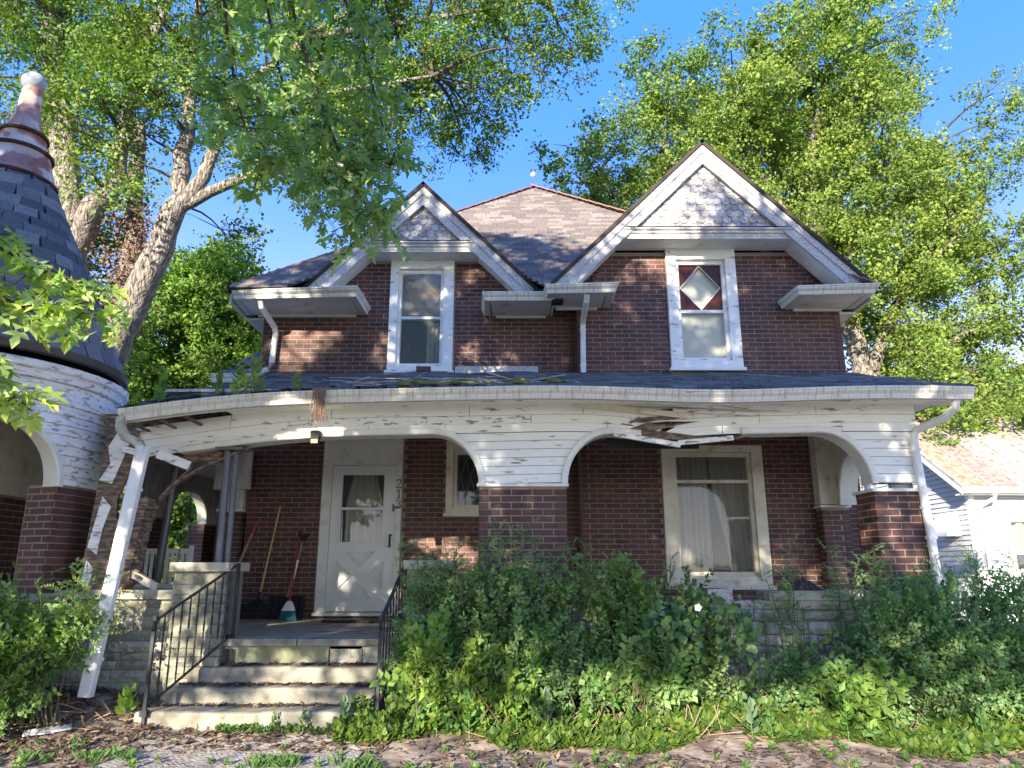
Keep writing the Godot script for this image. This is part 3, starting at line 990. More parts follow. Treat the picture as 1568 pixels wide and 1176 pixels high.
	panels(dl, -2.53, -1.63, .855, 2.835, -10.165, .03, [[-2.385, 1.775, -1.80, 2.70]])
	dl.box(Vector3(-2.385, 2.215, -10.19), Vector3(-1.80, 2.245, -10.158))
	dl.box(Vector3(-2.50, .86, -10.16), Vector3(-1.66, .925, -10.152))
	for q in [[-2.41, 1.75, -2.385, 2.725], [-1.80, 1.75, -1.775, 2.725], [-2.385, 1.75, -1.80, 1.775], [-2.385, 2.70, -1.80, 2.725]]:
		dl.box(Vector3(q[0], q[1], -10.164), Vector3(q[2], q[3], -10.15))
	var leaf := obj("door_leaf", dl, mat(C(.70, .73, .70), .45), door)
	var cx := -2.085
	var cy := 1.33
	for k in 4:
		var dd := Vector2(0, 1).rotated(PI / 2 * k)
		var sd := Vector2(-dd.y, dd.x)
		var r1 := .12
		var r2 := .31
		var wd := .18
		var tp := [Vector2(cx, cy) + dd * r1, Vector2(cx, cy) + dd * r2 + sd * wd, Vector2(cx, cy) + dd * r2 - sd * wd]
		var pm := MB.new()
		for i in 3:
			pm.beam(Vector3(tp[i].x, tp[i].y, -10.158), Vector3(tp[(i + 1) % 3].x, tp[(i + 1) % 3].y, -10.158), .02, .03, Vector3.BACK)
		var ce: Vector2 = (tp[0] + tp[1] + tp[2]) / 3
		pm.prism(PackedVector2Array([ce.lerp(tp[0], .72), ce.lerp(tp[1], .72), ce.lerp(tp[2], .72)]), Transform3D(Basis(), Vector3(0, 0, -10.157)), .008)
		obj("door_panel", pm, M.trim, door)
	pane(door, -2.385, -1.80, 1.775, 2.215, -10.182)
	pane(door, -2.385, -1.80, 2.245, 2.70, -10.182)
	drape(door, -2.36, -1.82, 1.7, 2.75, -10.27, 4, func(t): return Vector2(.02 + .16 * smoothstep(.5, 1.0, t), .98 - .16 * smoothstep(.5, 1.0, t)), M.curtain)
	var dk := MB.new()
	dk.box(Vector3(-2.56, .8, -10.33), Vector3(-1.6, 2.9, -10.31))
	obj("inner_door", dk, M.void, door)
	var dh := MB.new()
	dh.box(Vector3(-1.70, 1.70, -10.165), Vector3(-1.68, 1.88, -10.125))
	dh.box(Vector3(-1.69, 1.86, -10.16), Vector3(-1.66, 1.875, -10.13))
	obj("door_handle", dh, M.iron, door)
	var lk := MB.new()
	lk.box(Vector3(-1.67, 2.19, -10.145), Vector3(-1.645, 2.29, -10.132))
	lk.box(Vector3(-1.645, 2.235, -10.143), Vector3(-1.57, 2.262, -10.130))
	obj("door_latch", lk, M.galv, door)
	var f := SystemFont.new()
	f.font_names = PackedStringArray(["Droid Serif"])
	for k in 3:
		var tm := TextMesh.new()
		tm.text = "213"[k]
		tm.font = f
		tm.font_size = 32
		tm.pixel_size = .0053
		tm.depth = .012
		var o := MeshInstance3D.new()
		o.name = "house_number"
		o.mesh = tm
		o.material_override = mat(C(.06, .06, .055), .5)
		o.position = Vector3(-1.588, 2.57 - k * .142, -10.138) - gpos(door)
		door.add_child(o, true)

func board(par: Node, polys: Array, z: float, tilt: float, m: Material, nm := "siding_board", warp = null) -> void:
	for p in polys:
		if p.size() < 3:
			continue
		var top := -INF
		for q in p:
			top = maxf(top, q.y)
		var mb := MB.new()
		var w2: Callable = warp if warp != null else sag_warp
		mb.warp = func(v: Vector3) -> Vector3: return w2.call(v + Vector3(0, 0, (top - v.y) * tilt))
		mb.prism(p, Transform3D(Basis(), Vector3(0, 0, z)), .012)
		obj(nm, mb, m, par)

func rectp(x0: float, x1: float, y0: float, y1: float, jag := 0.0) -> PackedVector2Array:
	var p := PackedVector2Array()
	var n := maxi(1, int((x1 - x0) / .22))
	for i in n + 1:
		p.append(Vector2(lerpf(x0, x1, float(i) / n), y0 + (rng.randf_range(-jag, jag) if i > 0 and i < n else 0.0)))
	for i in n + 1:
		p.append(Vector2(lerpf(x1, x0, float(i) / n), y1))
	return p

func clip_all(p: PackedVector2Array, cut: Array) -> Array:
	var ps := [p]
	for c in cut:
		var out := []
		for q in ps:
			out.append_array(Geometry2D.clip_polygons(q, c))
		ps = out
	var res := []
	for q in ps:
		var d := PackedVector2Array()
		for i in q.size():
			var a: Vector2 = q[i]
			var b: Vector2 = q[(i + 1) % q.size()]
			var n := maxi(1, int(a.distance_to(b) / .18))
			for k in n:
				d.append(a.lerp(b, float(k) / n))
		res.append(d)
	return res

func pillar(nm: String, x0: float, x1: float, z0: float, z1: float, y0: float, y1: float) -> void:
	var mb := MB.new()
	mb.box(Vector3(x0 + .005, y0, z0 + .005), Vector3(x1 - .005, y1, z1 - .005))
	var p := obj(nm, mb, M.mortar, house)
	bricks(p, Vector3(0, 0, z1), Vector3.RIGHT, y0, y1, func(_y): return Vector2(x0, x1), [], .10, 1)
	bricks(p, Vector3(x0, 0, 0), Vector3.BACK, y0, y1, func(_y): return Vector2(z0, z1), [])
	bricks(p, Vector3(x1, 0, 0), Vector3.FORWARD, y0, y1, func(_y): return Vector2(-z1, -z0), [])
	var c := MB.new()
	c.box(Vector3(x0 - .02, y1 - .012, z0 - .02), Vector3(x1 + .02, y1 + .018, z1 + .03))
	obj("pillar_cap", c, M.trim, p)

func stone_wall(nm: String, x0: float, x1: float, y0: float, y1: float, z0: float, z1: float, cap: float, holes := []) -> MeshInstance3D:
	var mb := MB.new()
	mb.box(Vector3(x0 + .02, y0 - .3, z0), Vector3(x1 - .02, y1 - cap, z1 - .02))
	var o := obj(nm, mb, M.stone_gap, house)
	var y := y1 - cap
	var row := 0
	while y > y0 - .1:
		var h: float = [.095, .13, .075, .11][(row * 7 + int(x0 * 10)) % 4] if row >= 0 else .1
		h = [.10, .085, .12, .075, .11][posmod(row * 3 + int(x0 * 7.0), 5)]
		var x := x0
		while x < x1 - .01:
			var w := rng.randf_range(.24, .52)
			if x1 - (x + w) < .14:
				w = x1 - x
			var b := MB.new()
			var j := func() -> float: return rng.randf_range(-.006, .006)
			var zf := z1 + rng.randf_range(-.008, .012)
			var lo := Vector3(x + .006, y - h + .006, z1 - .06)
			var hi := Vector3(x + w - .006, y - .004, z1 - .06)
			var ring := []
			for q in [Vector2(lo.x, lo.y), Vector2(hi.x, lo.y), Vector2(hi.x, hi.y), Vector2(lo.x, hi.y)]:
				ring.append(Vector2(q.x + j.call() * .6, q.y + j.call() * .5))
			var g := []
			for iy in 3:
				for ix in 6:
					var u := ix / 5.0
					var v := iy / 2.0
					var q: Vector2 = ring[0].lerp(ring[1], u).lerp(ring[3].lerp(ring[2], u), v)
					var rim := ix == 0 or ix == 5 or iy != 1
					g.append(Vector3(q.x, q.y, zf - (.016 if rim else 0.0) + rng.randf_range(-.007, .007)))
			for iy in 2:
				for ix in 5:
					var a := iy * 6 + ix
					b.quad(g[a], g[a + 1], g[a + 7], g[a + 6])
			for k in [[0, 5, 1], [12, 17, 1]]:
				for ix in 5:
					var a: Vector3 = g[k[0] + ix]
					var c: Vector3 = g[k[0] + ix + 1]
					var bk := Vector3(0, 0, -.06)
					if k[0] == 12:
						b.quad(a, c, c + bk, a + bk)
					else:
						b.quad(a + bk, c + bk, c, a)
			for k in [0, 6]:
				b.quad(g[k] + Vector3(0, 0, -.06), g[k], g[k + 6], g[k + 6] + Vector3(0, 0, -.06))
				b.quad(g[k + 5], g[k + 5] + Vector3(0, 0, -.06), g[k + 11] + Vector3(0, 0, -.06), g[k + 11])
			obj("stone_block", b, M.wall_stone[rng.randi_range(0, 3)] if x0 > -.7 and x1 > 1 else M.stone[rng.randi_range(0, 4)], o)
			x += w
		y -= h
		row += 1
	var x := x0 - .03
	while x < x1:
		var w := rng.randf_range(.75, 1.1)
		if x1 + .03 - (x + w) < .3:
			w = x1 + .03 - x
		var skip := false
		for q in holes:
			if x + w / 2 > q[0] and x + w / 2 < q[1]:
				skip = true
		if not skip:
			var b := MB.new()
			b.bx(Transform3D(Basis(Vector3.BACK, rng.randf_range(-.006, .006)), Vector3(x + w / 2, y1 - cap / 2 + .002, (z0 + z1) / 2)), Vector3(w - .008, cap, z1 - z0 + .08))
			obj("cap_stone", b, M.cap, o)
		x += w
	return o

func build_porch() -> void:
	var X := Vector3.RIGHT
	# floors and ceiling
	var fl := MB.new()
	fl.box(Vector3(-5.6, .66, -10.2), Vector3(4.2, .756, -7.58))
	fl.box(Vector3(-3.10, .66, -7.58), Vector3(-1.10, .756, -7.42))
	fl.box(Vector3(-5.6, .66, -13.7), Vector3(-3.72, .752, -10.2))
	obj("porch_floor", fl, M.floor, house)
	var sb := MB.new()
	sb.box(Vector3(-3.12, .698, -7.42), Vector3(-2.08, .762, -7.33))
	obj("porch_slab_edge", sb, M.concrete, house)
	sb = MB.new()
	sb.box(Vector3(-2.07, .700, -7.42), Vector3(-1.06, .760, -7.335))
	obj("porch_slab_edge", sb, M.concrete, house)
	var ce := MB.new()
	for i in 22:
		ce.box(Vector3(-3.9 + i * .39, 3.29, -10.2), Vector3(-3.52 + i * .39, 3.305, -7.62))
	ce.box(Vector3(-3.9, 3.307, -10.2), Vector3(4.5, 3.32, -7.62))
	obj("porch_ceiling", ce, M.greywood, house)
	var cs := MB.new()
	for i in 46:
		cs.box(Vector3(-5.6, 3.0, -13.6 + i * .13), Vector3(-3.73, 3.016, -13.475 + i * .13))
	cs.box(Vector3(-5.7, 3.018, -13.7), Vector3(-3.72, 3.04, -7.5))
	obj("side_ceiling", cs, M.greywood, house)
	# --- header with arches ---
	var aL := arch_poly(-4.2, -.33, 2.25, 2.80, .50, false, true)
	var aC := arch_poly(.56, 3.70, 2.25, 2.80, .52)
	var outline := rectp(-3.98, 4.22, 2.27, 3.13)
	var breach := PackedVector2Array([Vector2(1.08, 2.6), Vector2(1.10, 2.83), Vector2(1.32, 2.80), Vector2(1.38, 2.86), Vector2(1.50, 2.84), Vector2(1.60, 2.90), Vector2(1.72, 2.91), Vector2(1.62, 2.86), Vector2(1.55, 2.80), Vector2(1.75, 2.77), Vector2(1.95, 2.76), Vector2(1.95, 2.6)])
	var hf := MB.new()
	hf.warp = sag_warp
	for p in clip_all(outline, [aL, aC, breach]):
		hf.prism(p, Transform3D(Basis(), Vector3(0, 0, -7.425)), .02)
	for p in clip_all(rectp(-3.98, 4.22, 2.27, 3.36), [aL, aC]):
		hf.prism(p, Transform3D(Basis(), Vector3(0, 0, -7.60)), .02)
	hf.prism(rectp(-3.98, 4.22, 2.95, 3.10), Transform3D(Basis(), Vector3(0, 0, -7.46)), .12)
	var head := obj("porch_header", hf, M.rot, house)
	var rows := [[2.985, 3.125], [2.895, 2.982], [2.80, 2.892]]
	var y := 2.797
	while y > 2.26:
		rows.append([maxf(y - .087, 2.262), y - .003])
		y -= .088
	var joints := [[-3.98, -2.95, -1.9, -.45, .75, 1.9, 3.2, 4.24], [-3.98, -2.35, -.9, .2, 1.25, 2.6, 4.24], [-3.98, -3.1, -1.5, -.7, 1.0, 2.2, 3.45, 4.24]]
	var mats := [M.paint, M.paint, M.peel, M.paint]
	for i in rows.size():
		var js: Array = joints[i % 3] if i < 3 else [-3.98, 1.6, 4.24]
		for k in js.size() - 1:
			var m: Material = M.paint
			if i == 1 and k in [1, 2] or i == 2 and k == 0:
				m = M.peel
			board(head, clip_all(rectp(js[k] + .003, js[k + 1] - .003, rows[i][0], rows[i][1]), [aL, aC, breach]), -7.404 + (.010 if i == 2 else 0.0), .06 if i < 3 else .13, m)
	var sw := sag_warp
	arch_trim(house, aL, -7.39, .21, sw, 2, aL.size() - 1)
	arch_trim(house, aC, -7.39, .21, sw, 1, 15)
	arch_trim(house, aC, -7.39, .21, sw, 18, aC.size() - 1)
	# the broken stretch: splintered trim, bare wood and hanging strips
	var br := MB.new()
	br.beam(Vector3(1.06, 2.775, -7.37), Vector3(1.74, 2.655, -7.36), .05, .05)
	br.beam(Vector3(1.72, 2.68, -7.37), Vector3(2.30, 2.735, -7.38), .035, .05)
	obj("broken_trim", br, M.peel, house)
	br = MB.new()
	br.beam(Vector3(1.12, 2.82, -7.40), Vector3(1.66, 2.70, -7.40), .03, .045)
	br.beam(Vector3(1.35, 2.80, -7.40), Vector3(1.95, 2.72, -7.39), .02, .07)
	br.beam(Vector3(1.30, 2.755, -7.42), Vector3(1.62, 2.715, -7.37), .02, .03)
	br.prism(PackedVector2Array([Vector2(1.22, 2.86), Vector2(1.42, 2.93), Vector2(1.95, 2.94), Vector2(1.72, 2.90), Vector2(1.56, 2.86), Vector2(1.45, 2.84)]), Transform3D(Basis(), Vector3(0, -.03, -7.378)), .012)
	br.prism(PackedVector2Array([Vector2(1.6, 2.74), Vector2(1.9, 2.775), Vector2(2.5, 2.765), Vector2(2.2, 2.73), Vector2(1.85, 2.72)]), Transform3D(Basis(), Vector3(0, -.02, -7.382)), .012)
	br.prism(PackedVector2Array([Vector2(1.22, 2.905), Vector2(1.32, 2.95), Vector2(1.55, 2.965), Vector2(1.82, 2.96), Vector2(1.70, 2.935), Vector2(1.52, 2.925), Vector2(1.40, 2.90)]), Transform3D(Basis(), Vector3(0, 0, -7.384)), .01)
	for i in 14:
		var a := Vector3(rng.randf_range(1.2, 1.85), rng.randf_range(2.74, 2.90), -7.40)
		br.beam(a, a + Vector3(rng.randf_range(-.16, .16), rng.randf_range(-.035, .02), rng.randf_range(0, .03)), .012, .012)
	obj("rotten_wood", br, M.rot, house).set_meta("kind", "stuff")
	br = MB.new()
	br.prism(PackedVector2Array([Vector2(1.42, 2.905), Vector2(1.62, 2.93), Vector2(1.86, 2.925), Vector2(1.68, 2.90)]), Transform3D(Basis(), Vector3(0, -.02, -7.375)), .006)
	br.prism(PackedVector2Array([Vector2(1.45, 3.03), Vector2(1.70, 3.045), Vector2(1.84, 3.02), Vector2(1.60, 3.015)]), Transform3D(Basis(), Vector3(0, 0, -7.375)), .006)
	obj("rot_hole", br, M.void, house)
	br = MB.new()
	br.beam(Vector3(.62, 3.10, -7.36), Vector3(1.83, 2.965, -7.35), .02, .06)
	obj("slipped_board", br, M.cream, house)
	br = MB.new()
	br.beam(Vector3(1.72, 3.075, -7.30), Vector3(2.9, 3.03, -7.30), .02, .05)
	br.beam(Vector3(1.68, 3.02, -7.33), Vector3(2.6, 2.985, -7.37), .02, .035)
	obj("slipped_board", br, M.peel, house)
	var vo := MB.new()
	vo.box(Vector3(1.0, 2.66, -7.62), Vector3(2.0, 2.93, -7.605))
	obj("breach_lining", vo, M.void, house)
	# soffit and gutter of the porch
	var so := MB.new()
	so.warp = func(v: Vector3) -> Vector3: return v + Vector3(0, gut_sag(v.x), 0)
	for i in 36:
		var x0 := -2.93 + i * .21
		so.box(Vector3(x0, 3.085, -7.42), Vector3(x0 + .21, 3.105, -7.02))
	so.box(Vector3(4.2, 3.10, -10.1), Vector3(4.5, 3.12, -7.0))
	obj("porch_soffit", so, M.paint, house)
	var fa := MB.new()
	fa.warp = so.warp
	for i in 40:
		var x0 := -3.88 + i * .21
		fa.box(Vector3(x0, 3.04, -7.035), Vector3(x0 + .21, 3.17, -7.01))
	obj("porch_fascia", fa, M.paint, house)
	var tails := MB.new()
	for i in 3:
		var x := -3.80 + i * .27
		tails.beam(Vector3(x, 3.02 + sag(x) * .8, -7.5), Vector3(x + rng.randf_range(-.03, .03), 3.03 + gut_sag(x), -7.05), .035, .02)
	for i in 5:
		tails.beam(Vector3(-3.9, 2.72 + i * .022, -7.42 - i * .02), Vector3(-3.25, 2.80 + i * .025, -7.44 - i * .02), .02, .02)
	obj("rotten_rafters", tails, M.rot, house)
	var gp := []
	for i in 44:
		var x := -3.87 + i * 8.45 / 43
		gp.append(Vector3(x, 3.045 + gut_sag(x), -7.01))
	gutter(house, gp)
	downspout(house, [Vector3(4.44, 3.06, -7.0), Vector3(4.44, 2.98, -7.03), Vector3(4.38, 2.90, -7.12), Vector3(4.17, 2.80, -7.30), Vector3(4.15, 2.70, -7.34), Vector3(4.19, 1.9, -7.345), Vector3(4.23, .4, -7.345)])
	downspout(house, [Vector3(-3.85, 2.86, -6.94), Vector3(-3.83, 2.75, -6.92), Vector3(-3.76, 2.66, -6.90), Vector3(-3.62, 2.60, -6.88), Vector3(-3.55, 2.50, -6.88)], "downspout_elbow", .085, .085, M.mosspipe)
	var lp := downspout(house, [Vector3(-3.56, 2.56, -6.88), Vector3(-3.575, 2.40, -6.87), Vector3(-3.74, .33, -6.78)], "downspout", .115, .09)
	lp.set_meta("label", "loose downspout leaning out to the ground")
	# --- porch roof ---
	var r0 := Vector3(-3.9, 3.17, -6.93)
	var r1 := Vector3(4.62, 3.17, -6.93)
	var roofwarp := func(v: Vector3) -> Vector3:
		var t := clampf((v.z + 10.2) / 3.2, 0.0, 1.0)
		return v + Vector3(0, gut_sag(v.x) * t + .016 * sin(v.x * 5.1 + v.z * 3.0) * sin(v.z * 2.3 + v.x) - .05 * exp(-pow((v.x + 2.6) / .9, 2.0)) * sin(PI * t), 0)
	var rb := MB.new()
	rb.warp = roofwarp
	for i in 40:
		for j in 10:
			var f := func(a: float, b: float) -> Vector3: return Vector3(lerpf(-3.55 if b > .3 else -3.9, 4.62 + .14 * b, a), 3.16 + 1.04 * b, -6.93 - 3.25 * b)
			rb.quad(f.call(i / 40.0, j / 10.0), f.call((i + 1) / 40.0, j / 10.0), f.call((i + 1) / 40.0, (j + 1) / 10.0), f.call(i / 40.0, (j + 1) / 10.0))
	var pr := obj("porch_roof", rb, M.roof_base, house)
	var pu := Vector3(0, 1.04, -3.25).normalized()
	shingles(pr, Transform3D(Basis(X, pu, X.cross(pu)), Vector3(-3.9, 3.165, -6.93)), PackedVector2Array([Vector2(.0, -.03), Vector2(8.52, -.03), Vector2(8.66, 3.40), Vector2(.45, 3.40)]), .135, .30, [8, 9, 10, 9, 8, 11, 10], roofwarp)
	var rh := MB.new()
	rh.warp = roofwarp
	rh.prism(PackedVector2Array([Vector2(-3.86, .02), Vector2(-3.42, .05), Vector2(-3.14, .10), Vector2(-3.30, .22), Vector2(-3.26, .38), Vector2(-3.5, .52), Vector2(-3.72, .75), Vector2(-3.80, .4)]), Transform3D(Basis(X, pu, X.cross(pu)), Vector3(0, 3.195, -6.93)), .012)
	obj("roof_hole", rh, M.void, house)
	var rr := MB.new()
	rr.quad(Vector3(4.62, 3.16, -6.93), Vector3(4.9, 3.2, -10.2), Vector3(4.80, 4.1, -10.2), Vector3(4.62, 3.17, -6.95))
	obj("porch_roof_end", rr, M.roof_base, house)
	# --- pillars and walls ---
	pillar("brick_pillar", -.34, .56, -7.80, -7.40, 1.20, 2.245)
	pillar("brick_pillar", 3.70, 4.25, -7.80, -7.40, 1.20, 2.195)
	var kw := stone_wall("stone_wall", -.62, 4.27, .2, 1.205, -7.58, -7.28, .085, [[1.75, 2.25]])
	var ps := MB.new()
	ps.bx(Transform3D(Basis(Vector3.BACK, .03), Vector3(2.02, 1.16, -7.40)), Vector3(.24, .14, .3))
	var pb := obj("stone_block", ps, M.pale_stone, kw)
	stone_wall("stone_wall", -5.3, -3.30, .33, 1.215, -7.58, -7.30, .085)
	stone_wall("stone_pier", -3.30, -2.78, .2, 1.475, -7.75, -7.24, .085)
	stone_wall("stone_pier", -1.03, -.60, .2, 1.495, -7.75, -7.22, .085)
	# right end of the porch: arch in the side wall, pilaster on the house
	var side := Transform3D(Basis(Vector3(.12, 0, -.99).normalized(), Vector3.UP, Vector3(-.99, 0, -.12).normalized()), Vector3(4.10, 0, -7.78))
	var aS := arch_poly(.02, 1.68, 2.22, 2.80, .5)
	var se := MB.new()
	for p in clip_all(rectp(0, 2.05, 2.22, 3.29), [aS]):
		se.prism(p, side, .10)
	obj("side_header", se, M.cream, house)
	arch_trim(house, aS, 0.0, .2, func(v): return v, 1, aS.size() - 1, side)
	pillar("brick_pilaster", 4.13, 4.50, -9.9, -9.70, .76, 2.22)
	var pp := MB.new()
	pp.box(Vector3(4.13, 2.25, -9.9), Vector3(4.5, 3.29, -9.70))
	obj("pilaster_panel", pp, M.cream, house)
	# left end: pilaster at the house corner
	pillar("brick_pilaster", -4.08, -3.76, -10.4, -10.1, .76, 2.2)
	pp = MB.new()
	pp.box(Vector3(-4.08, 2.22, -10.3), Vector3(-3.76, 3.0, -10.12))
	pp.box(Vector3(-4.16, 2.49, -10.11), Vector3(-3.66, 3.02, -10.06))
	obj("pilaster_panel", pp, M.greywood, house)
	# --- side porch, outer wall with arches and back wall ---
	var lt := Transform3D(Basis(Vector3.FORWARD, Vector3.UP, Vector3.RIGHT), Vector3(-5.55, 0, 0))
	var a1 := arch_poly(9.55, 10.85, 2.2, 2.7, .55)
	var a2 := arch_poly(11.75, 13.2, 2.2, 2.7, .6)
	var lw := MB.new()
	for p in clip_all(rectp(7.4, 13.7, 2.2, 3.02), [a1, a2]):
		lw.prism(p, lt, .12)
	lw.box(Vector3(-5.67, 2.2, -13.8), Vector3(-3.72, 3.02, -13.65))
	obj("side_porch_header", lw, M.greywood, house)
	arch_trim(house, a1, .0, .14, func(v): return v, 1, a1.size() - 1, lt)
	arch_trim(house, a2, .0, .14, func(v): return v, 1, a2.size() - 1, lt)
	var cb := MB.new()
	for i in 24:
		var z := -7.5 - i * .087
		cb.box(Vector3(-5.54, 2.2, z - .084), Vector3(-5.528, 3.02, z))
	obj("vertical_boards", cb, M.cream, house)
	for q in [[7.4, 9.55], [10.85, 11.75], [13.2, 13.7]]:
		var b := MB.new()
		b.box(Vector3(-5.85, .2, -q[1]), Vector3(-5.556, 2.2, -q[0]))
		var po := obj("brick_pillar", b, M.mortar, house)
		bricks(po, Vector3(-5.55, 0, 0), Vector3.FORWARD, .76, 2.2, func(_y): return Vector2(q[0], q[1]), [])
		bricks(po, Vector3(0, 0, -q[0] + .005), Vector3.RIGHT, .76, 2.2, func(_y): return Vector2(-5.85, -5.55), [])
	var bw := MB.new()
	bw.box(Vector3(-5.6, .2, -13.9), Vector3(-3.72, 2.2, -13.7))
	var bwo := obj("back_wall", bw, M.mortar, house)
	bricks(bwo, Vector3(0, 0, -13.695), X, .76, 2.2, func(_y): return Vector2(-5.5, -3.72), [], 0.0, 1)
	var lowr := MB.new()
	lowr.box(Vector3(-5.72, .2, -13.2), Vector3(-5.56, .95, -9.5))
	obj("side_knee_wall", lowr, M.cap, house)
	build_turret()
	# --- steel props holding the broken corner ---
	var q1 := MB.new()
	q1.tube([Vector3(-2.94, .78, -7.44), Vector3(-2.965, 2.62, -7.44)], [.038, .038], 12)
	q1.tube([Vector3(-2.86, .78, -7.46), Vector3(-2.885, 2.62, -7.46)], [.03, .03], 12)
	q1.box(Vector3(-3.05, .757, -7.52), Vector3(-2.80, .785, -7.37))
	q1.box(Vector3(-3.07, 2.61, -7.55), Vector3(-2.78, 2.64, -7.36))
	obj("steel_prop", q1, M.galv, house)
	q1 = MB.new()
	q1.tube([Vector3(-3.99, .76, -8.3), Vector3(-3.89, 2.62, -8.3)], [.045, .045], 12)
	obj("steel_prop", q1, M.steel, house)
	# remains of the corner pillar: rough planks, rot and peeling boards
	var pl := []
	for i in 8:
		var b := MB.new()
		var yy := 1.32 + i * .105
		var t := Transform3D(Basis(Vector3.BACK, rng.randf_range(-.03, .03)), Vector3(-3.90 + rng.randf_range(-.008, .008) + i * .014, yy, -7.42))
		b.bx(t, Vector3(.26 + rng.randf_range(-.02, .02), .102, .24))
		obj("bare_plank", b, M.rot, house)
	var sp := MB.new()
	for i in 16:
		var a := Vector3(-3.72 + rng.randf_range(-.04, .03), 1.3 + i * .055, -7.33 + rng.randf_range(-.03, .03))
		sp.beam(a, a + Vector3(rng.randf_range(.02, .07), rng.randf_range(-.03, .03), rng.randf_range(-.02, .04)), .02, rng.randf_range(.012, .03))
	obj("rotten_wood", sp, M.rot, house).set_meta("kind", "stuff")
	for q in [[Vector3(-3.96, 2.6, -7.2), Vector3(-3.70, 2.53, -7.25), .06], [Vector3(-3.60, 2.55, -7.25), Vector3(-3.28, 2.43, -7.28), .09]]:
		var b := MB.new()
		b.beam(q[0], q[1], .025 if absf(q[0].y - q[1].y) < .2 else q[2], q[2] if absf(q[0].y - q[1].y) < .2 else .02, Vector3.UP if absf(q[0].y - q[1].y) < .2 else Vector3.BACK)
		obj("peeling_board", b, M.peel, house)
	var rk := MB.new()
	rk.prism(PackedVector2Array([Vector2(-4.20, 1.2), Vector2(-3.96, 1.2), Vector2(-3.99, 1.5), Vector2(-3.93, 1.75), Vector2(-3.96, 2.1), Vector2(-3.88, 2.4), Vector2(-3.84, 2.8), Vector2(-4.12, 2.9), Vector2(-4.15, 2.3)]), Transform3D(Basis(Vector3.UP, .3), Vector3(-.20, 0, -8.48)), .07)
	obj("rotten_board", rk, M.rot, house)
	for q in [PackedVector2Array([Vector2(-4.14, 2.28), Vector2(-4.02, 2.25), Vector2(-3.95, 2.5), Vector2(-3.90, 2.72), Vector2(-4.02, 2.80), Vector2(-4.10, 2.62), Vector2(-4.06, 2.45)]), PackedVector2Array([Vector2(-4.16, 1.62), Vector2(-4.07, 1.55), Vector2(-4.05, 1.8), Vector2(-4.0, 2.02), Vector2(-4.09, 2.12), Vector2(-4.12, 1.9)]), PackedVector2Array([Vector2(-4.18, 1.28), Vector2(-4.10, 1.25), Vector2(-4.08, 1.42), Vector2(-4.15, 1.5)])]:
		var fk := MB.new()
		fk.prism(q, Transform3D(Basis(Vector3.UP, .3), Vector3(-.20, 0, -8.465)), .008)
		obj("paint_flake", fk, M.peel, house)
	var ab := MB.new()   # bent lath of the vanished arch
	var la := []
	for i in 9:
		var t := i / 8.0
		la.append(Vector3(lerpf(-3.62, -2.75, t), 2.10 + .53 * pow(t, .62), -7.45))
	for i in 8:
		ab.beam(la[i], la[i + 1], .07, .025)
	ab.beam(la[0] + Vector3(0, .02, 0), la[3] + Vector3(-.03, .05, 0), .05, .02)
	ab.box(Vector3(-3.45, 2.50, -7.56), Vector3(-3.05, 2.66, -7.52))
	obj("arch_lath", ab, M.rot, house)
	var lt2 := thing("security_light", Vector3(-2.03, 2.70, -7.33), "small black floodlight on the sagging beam left of the door", "light")
	var lb := MB.new()
	lb.box(Vector3(-2.075, 2.725, -7.36), Vector3(-1.985, 2.80, -7.29))
	lb.box(Vector3(-2.07, 2.66, -7.34), Vector3(-1.99, 2.728, -7.285))
	obj("lamp_housing", lb, M.blackplastic, lt2)
	lb = MB.new()
	for i in 3:
		lb.box(Vector3(-2.062 + i * .023, 2.667, -7.285), Vector3(-2.042 + i * .023, 2.705, -7.279))
	obj("lamp_lens", lb, M.yellow, lt2)

